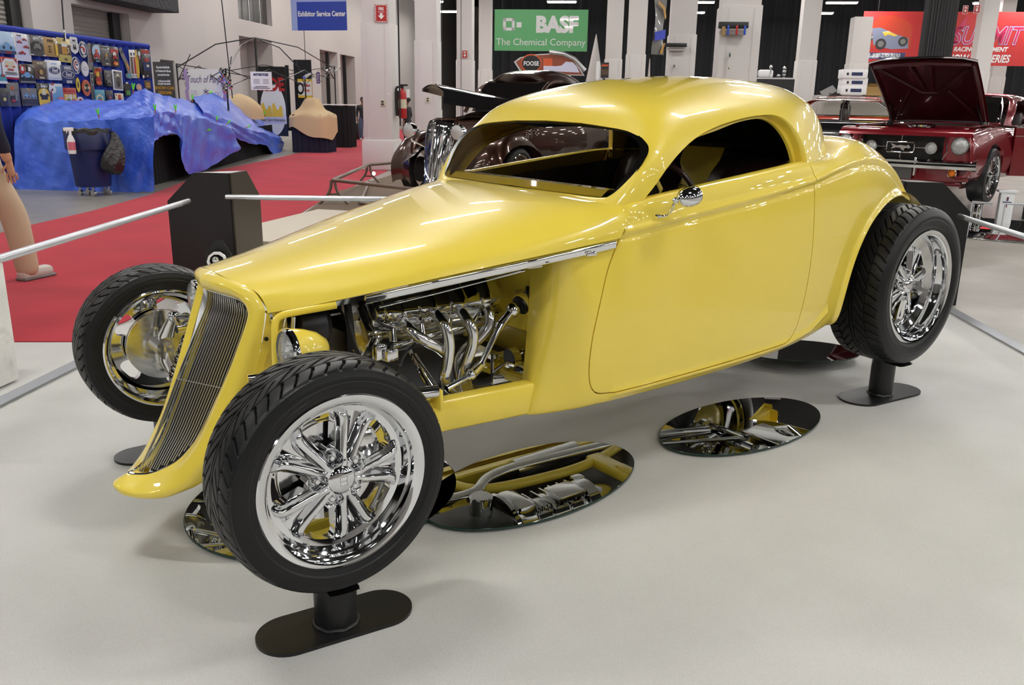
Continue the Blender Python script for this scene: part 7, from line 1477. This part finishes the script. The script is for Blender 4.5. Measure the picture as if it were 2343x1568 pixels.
gh = [[(.72, -1.42, .93), (.66, -1.72, 1.12), (.57, -1.98, 1.27), (.3, -2.02, 1.30), (0, -2.03, 1.31)], [(.80, -1.9, .91), (.72, -1.95, 1.13), (.60, -2.1, 1.285), (.3, -2.12, 1.325), (0, -2.13, 1.335)], [(.80, -2.6, .91), (.72, -2.6, 1.14), (.60, -2.6, 1.29), (.3, -2.6, 1.335), (0, -2.6, 1.345)], [(.80, -3.3, .93), (.70, -3.3, 1.10), (.58, -3.2, 1.22), (.3, -3.15, 1.27), (0, -3.1, 1.285)], [(.72, -4.1, .93), (.6, -4.0, .97), (.4, -3.95, .99), (.2, -3.95, 1.0), (0, -3.95, 1.0)]]
G_ = surf(gh, 90, 50); V_, F_ = gridmesh(G_)
swp = [(-1.60, .93), (-1.88, 1.12), (-2.06, 1.235), (-2.6, 1.255), (-3.05, 1.18), (-3.3, 1.05), (-3.32, .93), (-2.5, .91)]
V_, F_, e = cut(V_, F_, swp, (1, 2), 'out', sel=V_[:, 0] > .45); V_, F_, e = compact(V_, F_, e)
wsp = [(.0, .95), (.60, .95), (.55, 1.12), (.47, 1.245), (0, 1.275), (-.1, 1.275), (-.1, .95)]
V_, F_, e = cut(V_, F_, wsp, (0, 2), 'out', sel=V_[:, 1] > -2.06); V_, F_, e = compact(V_, F_, e)
m = MB(); m.add(V_.tolist(), F_.tolist()); n = len(m.v); m.v += [(-x, y, z) for x, y, z in m.v]; m.f += [tuple(i+n for i in f)[::-1] for f in m.f]; obj('roof', m, 'candy_red', mus)
m = MB(); m.grid(np.array([[(x*.60, -1.50, .96), (x*.56, -1.72, 1.11), (x*.49, -1.98, 1.27)] for x in np.linspace(-1, 1, 9)])); obj('windshield', m, 'green_glass', mus, recalc=False)
m = MB(); m.tube([(-.66, -1.46, .95), (-.57, -1.80, 1.15), (-.49, -2.0, 1.28), (0, -2.06, 1.30), (.49, -2.0, 1.28), (.57, -1.80, 1.15), (.66, -1.46, .95)], .010, n=6); m.tube([(.80, -1.55, .93), (.71, -1.88, 1.13), (.64, -2.06, 1.24), (.62, -2.6, 1.26), (.66, -3.05, 1.19)], .010, n=6); obj('window_trim', m, 'chrome', mus)
m = MB(); m.box((0, -2.5, .50), (1.5, 2.2, .10)); m.box((0, -1.62, .82), (1.35, .18, .18), bev=.04); obj('cabin_floor', m, 'black_cloth', mus)
for s in (-1, 1): m = MB(); m.box((s*.36, -2.7, .82), (.48, .14, .56), bev=.06); m.box((s*.36, -2.45, .60), (.48, .5, .14), bev=.05); obj('seat', m, 'leather', mus)
m = MB(); m.tube([(-.36+.17*math.cos(a), -1.95+.08*math.sin(a), .93+.15*math.sin(a)) for a in np.linspace(0, 2*PI, 30, endpoint=False)], .012, n=6, closed=True); obj('steering_wheel', m, 'chrome', mus)
m = MB(); m.grid(np.array([[(x*.59, -3.3-.2*0, 1.20-.16*t) for x in (-1, 0, 1)] for t in (0, 1)])); obj('rear_window', m, 'green_glass', mus, recalc=False)
# open door on the near side (local -x is the car's left)
m = MB(); a0 = Vector((-.87, -1.45, 0)); dr = Vector((-.75, -.66, 0)).normalized()
m.grid(np.array([[tuple(a0+dr*t+Vector((0, 0, z))) for z in (.30, .55, .75, .90)] for t in np.linspace(0, 1.1, 6)])); m.grid(np.array([[tuple(a0+dr*t+Vector((.04, -.05, z))) for z in (.30, .55, .75, .90)] for t in np.linspace(0, 1.1, 6)])); dd = obj('door', m, 'candy_red', mus)
m = MB(); m.tube([tuple(a0+Vector((0, 0, .90))), tuple(a0+dr*.35+Vector((0, 0, 1.10))), tuple(a0+dr*.6+Vector((0, 0, 1.22))), tuple(a0+dr*1.1+Vector((0, 0, 1.24)))], .012, n=6); m.tube([tuple(a0+Vector((0, 0, .91))), tuple(a0+dr*1.1+Vector((0, 0, .91)))], .014, n=6); m.tube([tuple(a0+Vector((0, 0, .80))), tuple(a0+dr*1.1+Vector((0, 0, .80)))], .006, n=6); obj('door_trim', m, 'chrome', dd)
m = MB(); m.box((-.87, -.95, .60), (.01, .20, .06)); m.tube([(-.862, -1.2, .80), (-.868, -1.42, .80)], .005); obj('fender_badge', m, 'chrome', mus)
for k, (x, y) in enumerate(((.77, Yw), (-.77, Yw), (.77, Yr), (-.77, Yr))):
    wp = mus.matrix_world; R_ = Matrix.Rotation(1.721, 4, 'Z'); p = R_ @ Vector((x, y, 0)); t = thing('display_block', 'shiny low block under the %s wheel of the red fastback' % ('far front', 'near front', 'far rear', 'near rear')[k], 'block', (9.477+p.x, 3.019+p.y, 0), 1.721); m = MB(); m.box((0, 0, .130), (.09, .14, .255), bev=.01); obj('block', m, 'chrome', t)
# floor mirror and white post in front of the red car
t = thing('mirror_panel', 'mirror laid on the floor below the red fastback', 'mirror', (9.955,2.327,0.004), .3); m = MB(); m.box((0, 0, .005), (2.2, 1.8, .01), bev=.004); obj('panel', m, 'mirror', t)
c = (10.714,2.22)
t = thing('barrier_post', 'small white barrier post with a galloping horse badge before the red car', 'barrier post', (c[0], c[1], 0), -1.0); m = MB(); m.box((0, 0, .20), (.16, .16, .40), bev=.01); m.box((0, 0, .41), (.22, .20, .03), bev=.006); obj('post', m, 'white_card', t)
m = MB(); m.box((0, -.085, .28), (.10, .004, .012)); m.box((-.006, -.084, .32), (.008, .004, .05)); m.box((.008, -.084, .32), (.008, .004, .05)); m.box((0, -.084, .24), (.012, .004, .05)); obj('badge', m, 'ink_dkblue', t); m = MB(); m.box((.0, -.084, .32), (.006, .005, .05)); m.box((.0, -.087, .24), (.005, .004, .05)); obj('badge', m, 'ink_red', t)
for a, b, lab in (((9.451,2.056,0.36), (9.476,1.837,0.36), 'thin silver rail left of the small white post'), ((9.61,1.762,0.36), (9.788,1.462,0.36), 'thin silver rail right of the small white post')):
    m = MB(); m.tube([Vector((0, 0, 0)), Vector(b)-Vector(a)], .012, n=10); m.tube([Vector((0, 0, 0)), Vector((0, 0, -a[2]))], .008); o = obj('low_rail', m, 'rail', loc=a); tag(o, lab, 'rail')
c = (11.272,2.233); m = MB(); m.box((0, 0, .28), (.4, .05, .56), bev=.005); o = obj('black_barrier', m, 'black_paint', loc=(c[0]+.3, c[1]-.1, 0), rz=-.9); tag(o, 'black barrier panel at the right edge of the photo', 'barrier post')
# ---- generic parked car
def parked(name, lab, loc, rz, paint, roof, sc=1.0, open_top=False, zoff=0):
    t = thing(name, lab, 'car', loc, rz)
    st = [sec(0, .78, .74, .34), sec(-.3, .86, .80), sec(-1.2, .88, .84), sec(-2.4, .88, .85), sec(-3.6, .87, .84), sec(-4.5, .80, .78, .36)]
    cutgrid(surf(st, 90, 40), [circ(-.8, .34, .36), circ(-3.6, .34, .36)], 'body_side', paint, t)
    m = MB(); m.grid(surf([[(x*.70, y, z+.03*(1-x*x)) for x in np.linspace(-1, 1, 7)] for y, z in ((-.02, .45), (0.02, .70), (-.2, .80), (-1.4, .86))], 20, 20)); m.grid(surf([[(x*.70, y, z) for x in np.linspace(-1, 1, 7)] for y, z in ((-3.5, .85), (-4.4, .82), (-4.52, .7), (-4.5, .4))], 16, 20)); obj('hood_and_trunk', m, paint, t)
    m = MB(); m.grid(surf([[(x*.60, y, z+.03*(1-x*x)) for x in np.linspace(-1, 1, 9)] for y, z in ((-1.85, 1.20), (-2.0, 1.23), (-2.9, 1.24), (-3.2, 1.18), (-3.5, .88))], 24, 24)); obj('roof', m, roof, t)
    for s in (-1, 1):
        m = MB(); m.tube([(s*.72, -1.40, .86), (s*.58, -1.88, 1.20)], .02, n=6); m.tube([(s*.70, -2.5, .86), (s*.60, -2.5, 1.22)], .015, n=6); m.tube([(s*.80, -1.4, .86), (s*.80, -3.4, .86)], .012, n=6); obj('window_post', m, 'chrome', t)
        m = MB(); m.grid(np.array([[(s*.72, -1.5, .88), (s*.60, -1.95, 1.20)], [(s*.74, -3.1, .88), (s*.60, -3.0, 1.20)]])); obj('side_glass', m, 'clear_glass', t, recalc=False)
        m = MB(); m.box((s*.34, -2.5, .85), (.46, .12, .50), bev=.05); m.sphere((s*.34, -2.52, 1.13), .10, 12, 8, sc=(1, .5, .8)); obj('seat', m, 'leather', t)
        for y in (-.8, -3.6): simple_wheel(t, s*.78, y, .33, .33, .20, False)
        m = MB(); m.lathe([(0, .03), (.07, .01), (.09, 0)], axis='y', n=20); obj('headlight', m, 'lamp_glass', t, loc=(s*.6, .03, .62))
    m = MB(); m.grid(np.array([[(x*.66, -1.45, .88), (x*.56, -1.88, 1.20)] for x in (-1, 0, 1)])); obj('windshield', m, 'clear_glass', t, recalc=False)
    m = MB(); m.box((0, .04, .45), (1.5, .08, .08), bev=.03); obj('bumper', m, 'chrome', t); m = MB(); m.box((0, -2.4, .45), (1.5, 2.2, .08)); m.box((0, -1.5, .80), (1.4, .2, .14), bev=.03); obj('cabin_floor', m, 'black_cloth', t)
    return t
c = (16.012,4.98); parked('parked_car', 'glossy black hardtop behind the yellow tail and the red fastback', (c[0], c[1], .30), 3.63, 'gloss_black', 'gloss_black')
c = (17.976,6.177); parked('parked_car', 'bright orange car seen through the windows of the black hardtop', (c[0], c[1], .38), 3.63, 'orange_paint', 'orange_paint')
# boxes and clutter by the pale pillar
c0 = at0 = (19.116,9.744); pz0 = 1.715
m = MB(); m.box((.35, 0, pz0/2), (2.2, .8, pz0), bev=.01); o = obj('counter', m, 'wall_shade', loc=(c0[0]+.3, c0[1]+.3, 0), rz=RZ); tag(o, 'grey beige counter carrying boxes beyond the black hardtop', 'counter')
for k in range(3):
    z = (1.725, 1.911, 2.107)[k]
    t = thing('carton', 'white printed carton, %s of the stack of three' % ('bottom', 'middle', 'top')[k], 'box', (c0[0]+(0, .01, -.03)[k], c0[1], z+.002), RZ, 'stack of three white cartons'); m = MB(); m.box((0, 0, .105), (.60, .40, .205), bev=.004); obj('box', m, 'white_card', t); m = MB(); m.box((.05, -.202, .10), (.26, .004, .08)); obj('print', m, 'ink_dkblue', t); m = MB(); m.box((-.17, -.202, .10), (.05, .004, .06)); m.box((.03, -.204, .10), (.08, .004, .03)); obj('print', m, 'ink_dk', t)
p = Vector((c0[0], c0[1], 0))+D2*.5
t = thing('cardboard_box', 'open brown cardboard box right of the white cartons', 'box', (p.x, p.y, pz0), RZ); m = MB(); m.box((0, 0, .10), (.40, .3, .20)); obj('box', m, 'ink_tan', t); m = MB(); m.add([(-.20, -.15, .2), (.20, -.15, .2), (.24, -.25, .26), (-.16, -.25, .28)], [(0, 1, 2, 3)]); m.add([(.20, -.15, .2), (.20, .15, .2), (.30, .15, .27), (.30, -.15, .26)], [(0, 1, 2, 3)]); obj('flap', m, 'ink_tan', t)
p = p+D2*.42; m = MB(); m.sphere((0, 0, .08), .22, 16, 10, sc=(1, .7, .75)); m.v = [(x+.02*math.sin(z*40), y, z+.02*math.sin(x*30)) for x, y, z in m.v]; o = obj('plastic_bag', m, 'white_card', loc=(p.x-.2, p.y-.35, pz0)); tag(o, 'crumpled white plastic bag beside the open red hood', 'bag')
p = Vector((c0[0], c0[1], 0))-D2*.5; t = thing('folding_screen', 'tilted grey laptop like panel left of the white cartons', 'screen', (p.x, p.y, pz0), RZ); m = MB(); m.box((0, 0, 0), (.34, .02, .26)); m.xf(Matrix.Translation((-.05, 0, .08)) @ Matrix.Rotation(-.5, 4, 'Y') @ Matrix.Rotation(-.9, 4, 'X')); obj('panel', m, 'ink_mid', t); m = MB(); m.box((.1, 0, .02), (.3, .2, .04)); obj('stand', m, 'black_plastic', t)
# ---- brown thirties coupe, hood raised
br = thing('vintage_car', 'dark brown thirties car with chrome grille and raised hood behind the coupe', 'car', (4.745,6.252,0.2), 1.932)
m = MB(); G_ = []
for z, y, w in ((.20, .10, .145), (.30, .06, .16), (.5, .02, .185), (.7, -.03, .21), (.85, -.07, .215), (.94, -.12, .20), (.985, -.18, .15)):
    G_.append([(w*math.sin(a), y+.10*math.cos(a)-.10+.05*(1-abs(math.sin(a))), z) for a in np.linspace(-PI/2, PI/2, 15)])
GGr = cr(np.array(G_), 30); GGr = cr(GGr.transpose(1, 0, 2), 97).transpose(1, 0, 2); 
for j in range(97): GGr[:, j, 1] += .007*(j % 4 < 2)
m.grid(GGr); obj('grille', m, 'chrome', br, smooth=20)
m = MB(); m.tube([tuple(GGr[i, 0]) for i in range(30)]+[tuple(GGr[-1, j]) for j in range(0, 97, 6)]+[tuple(GGr[i, -1]) for i in range(29, -1, -1)], .014, n=8); obj('grille_frame', m, 'brown_paint', br)
bs = [[(.0, -.16, 1.00), (.10, -.16, .99), (.20, -.16, .93), (.225, -.12, .7), (.19, -.05, .4)], [(.0, -.7, 1.04), (.16, -.7, 1.03), (.30, -.7, .94), (.34, -.7, .68), (.32, -.7, .38)], [(.0, -1.25, 1.08), (.28, -1.25, 1.06), (.46, -1.25, .97), (.52, -1.25, .66), (.5, -1.25, .34)], [(.0, -1.5, 1.09), (.32, -1.5, 1.07), (.54, -1.5, .97), (.60, -1.5, .64), (.58, -1.5, .30)], [(.0, -2.6, 1.09), (.40, -2.6, 1.05), (.62, -2.6, .95), (.68, -2.6, .64), (.66, -2.6, .30)], [(.0, -3.6, 1.0), (.36, -3.6, .97), (.58, -3.6, .88), (.62, -3.6, .62), (.60, -3.6, .32)], [(.0, -4.3, .7), (.2, -4.3, .68), (.36, -4.3, .62), (.4, -4.3, .5), (.4, -4.3, .36)]]
G_ = surf(bs, 70, 30); Gt = G_[:, :, :]; m = MB(); m.grid(Gt[22:]); m.grid(Gt[:23, 12:]); n = len(m.v); m.v += [(-x, y, z) for x, y, z in m.v]; m.f += [tuple(i+n for i in f)[::-1] for f in m.f]; obj('body', m, 'brown_paint', br)
m = MB(); m.box((0, -.7, .72), (.4, .8, .3), bev=.05); m.tube([(-.2, -.3, .9), (.2, -.3, .9)], .04); obj('engine', m, 'dark_metal', br)
rf = [[(.0, -1.45, 1.09), (.35, -1.45, 1.08), (.56, -1.5, 1.03)], [(.0, -1.70, 1.42), (.32, -1.70, 1.40), (.50, -1.75, 1.30)], [(.0, -1.95, 1.585), (.30, -1.95, 1.56), (.50, -1.95, 1.42)], [(.0, -2.5, 1.625), (.32, -2.5, 1.60), (.53, -2.5, 1.45)], [(.0, -3.1, 1.50), (.30, -3.1, 1.47), (.50, -3.1, 1.34)], [(.0, -3.6, 1.08), (.30, -3.6, 1.05), (.48, -3.6, .98)]]
G_ = surf(rf, 60, 20); m = MB(); m.grid(G_[22:]); n = len(m.v); m.v += [(-x, y, z) for x, y, z in m.v]; m.f += [tuple(i+n for i in f)[::-1] for f in m.f]; obj('roof', m, 'brown_paint', br)
for s in (-1, 1):
    m = MB(); m.tube(cr([(s*.56, -1.45, 1.06), (s*.52, -1.62, 1.28), (s*.49, -1.9, 1.44), (s*.50, -2.2, 1.47)], 14), .028, n=8); m.tube([(s*.60, -2.5, 1.04), (s*.53, -2.5, 1.45)], .03, n=8); obj('roof_pillar', m, 'brown_paint', br)
    q = []
    for t_ in np.linspace(0, 1, 26):
        a = -.35+t_*(PI+.25); cy, cz = -.66, .36; r_ = .46+.16*max(0, t_-.6); y = cy+r_*math.cos(a)*1.02-.3*max(0, t_-.75); z = cz+.02+r_*math.sin(a)*.98
        row = []
        for k in np.linspace(-1, 1, 13): row.append((s*(.66+.17*k-.03*(k < 0)), y+.10*(k < 0)*abs(k)*math.cos(a), z-.14*abs(k)**2.6*max(.15, abs(math.sin(a)))-.0))
        q.append(row)
    m = MB(); m.grid(surf(q, 60, 26)); obj('front_fender', m, 'brown_paint', br)
    m = MB(); m.grid(np.array([[(s*.30, y, z), (s*.52, y, z-.12)] for y, z in ((0, .55), (-.4, .80), (-.8, .84), (-1.2, .6))])); obj('fender_apron', m, 'brown_paint', br)
    simple_wheel(br, s*.72, -.66, .33, .33, .19, False); simple_wheel(br, s*.72, -3.4, .34, .34, .22, False)
    m = MB(); m.lathe([(.085, .02), (.095, .0), (.09, -.06), (.05, -.14), (0, -.16)], axis='y', n=26); h1 = obj('headlight', m, 'chrome', br, loc=(s*.36, .02, .84)); m = MB(); m.lathe([(0, .035), (.05, .03), (.085, .015)], axis='y', n=24); obj('lens', m, 'lamp_glass', h1)
    m = MB(); m.tube([(s*.2, -.2, .62), (s*.36, -.04, .72), (s*.36, -.02, .78)], .014); obj('headlight_bar', m, 'chrome', br)
m = MB(); G_ = []
for t_ in np.linspace(0, 1, 12): G_.append([(x*(.16+.26*t_), .02-.0-1.30*t_, 1.32-.12*t_+.06*(1-x*x)) for x in np.linspace(-1, 1, 11)])
m.grid(np.array(G_)); m.grid(np.array(G_)-np.array([0, 0, .02])); m.grid(np.stack([np.array(G_)[:, 0], np.array(G_)[:, 0]+np.array([0, 0, -.16])])); hh_ = obj('raised_hood', m, 'gloss_black', br); m = MB(); m.tube([(-.0, .02-1.30*t_, 1.385-.12*t_) for t_ in (0.05, .5, 1)], .008); m.tube([(.42, -1.2, 1.2), (.46, -1.25, 1.0)], .008); obj('hood_hinge', m, 'chrome', hh_)
m = MB(); m.grid(np.array([[(x*.50, -1.52, 1.07), (x*.48, -1.72, 1.36), (x*.46, -1.88, 1.46)] for x in (-1, 0, 1)])); obj('windshield', m, 'clear_glass', br, recalc=False)
m = MB(); m.box((0, -2.6, .80), (1.0, .16, .7), bev=.06); m.box((0, -2.3, .50), (1.1, 1.8, .08)); obj('bench_seat', m, 'leather', br)
for k, (x, y) in enumerate(((.72, -.66), (-.72, -.66), (.72, -3.4), (-.72, -3.4))):
    p = Matrix.Rotation(1.932, 4, 'Z') @ Vector((x, y, 0)); t = thing('display_block', 'brown stand under the %s wheel of the brown vintage car' % ('far front', 'near front', 'far rear', 'near rear')[k], 'block', (br.location.x+p.x, br.location.y+p.y, 0), 1.932); m = MB(); m.box((0, 0, .095), (.22, .22, .18), bev=.02); obj('block', m, 'ink_brown', t)
# tube barrier round the brown car
mt('barrier_brown', s2l(112, 94, 82), rough=.4, metal=.2)
NA, NB, NC = Vector((4.388,8.268,0.33)), Vector((6.24,10.713,0.33)), Vector((6.942,11.011,0.33))
ND = Vector((4.726,6.563,0.33))
def btube(a, b, lab, r=.026): 
    m = MB(); m.tube([Vector((0, 0, 0)), b-a], r, n=12); o = obj('barrier_tube', m, 'barrier_brown', loc=a); tag(o, lab, 'rail')
btube(NA, NB, 'brown top tube of the low barrier, left run'); btube(NB, NC, 'brown top tube of the low barrier, back run'); btube(NA, ND, 'brown top tube of the low barrier, front run toward the yellow hood')
z_ = Vector((0, 0, .30)); btube(NA-z_*.95+Vector((.25,-.3,0)), NB-z_*.95, 'brown bottom tube of the low barrier, left run'); btube(NA-z_*.95+Vector((.2,-.4,0)), ND-z_*.95+Vector((.2,-.4,0)), 'brown bottom tube of the low barrier, front run'); btube(NA-z_*.9+Vector((.6,.1,0)), ND-z_*.9+Vector((.6,.5,0)), 'brown inner bottom tube across the cream panel')
for k, (p, lab) in enumerate(((NA, 'brown forked foot at the near left corner of the low barrier'), (NB, 'brown forked foot at the far left corner of the low barrier with a spotlight'))):
    t = thing('forked_stand', lab, 'barrier post', (p.x, p.y, 0), RZ+.2); m = MB(); z1 = p.z
    for s in (-1, 1): m.tube(cr([(s*.02, 0, z1), (s*.05, 0, z1*.55), (s*.16, 0, .04), (s*.20, 0, .015)], 10), .02, n=6, flat=1.6)
    m.tube([(-.07, 0, z1*.42), (.07, 0, z1*.42)], .012, n=6); obj('fork', m, 'barrier_brown', t)
t = thing('small_spotlight', 'tiny lit spotlight on the brown barrier foot', 'lamp', (NB.x+.03, NB.y-.10, .19), 0); m = MB(); m.sphere((0, 0, 0), .030, 14, 10); obj('bulb', m, mt('bulb_glow', (1, 1, 1), emit=(1, .9, .75), es=30), t); m = MB(); m.lathe([(.032, -.03), (.038, .0), (.02, .05), (0, .06)], axis='y', n=16); obj('shade', m, 'barrier_brown', t)
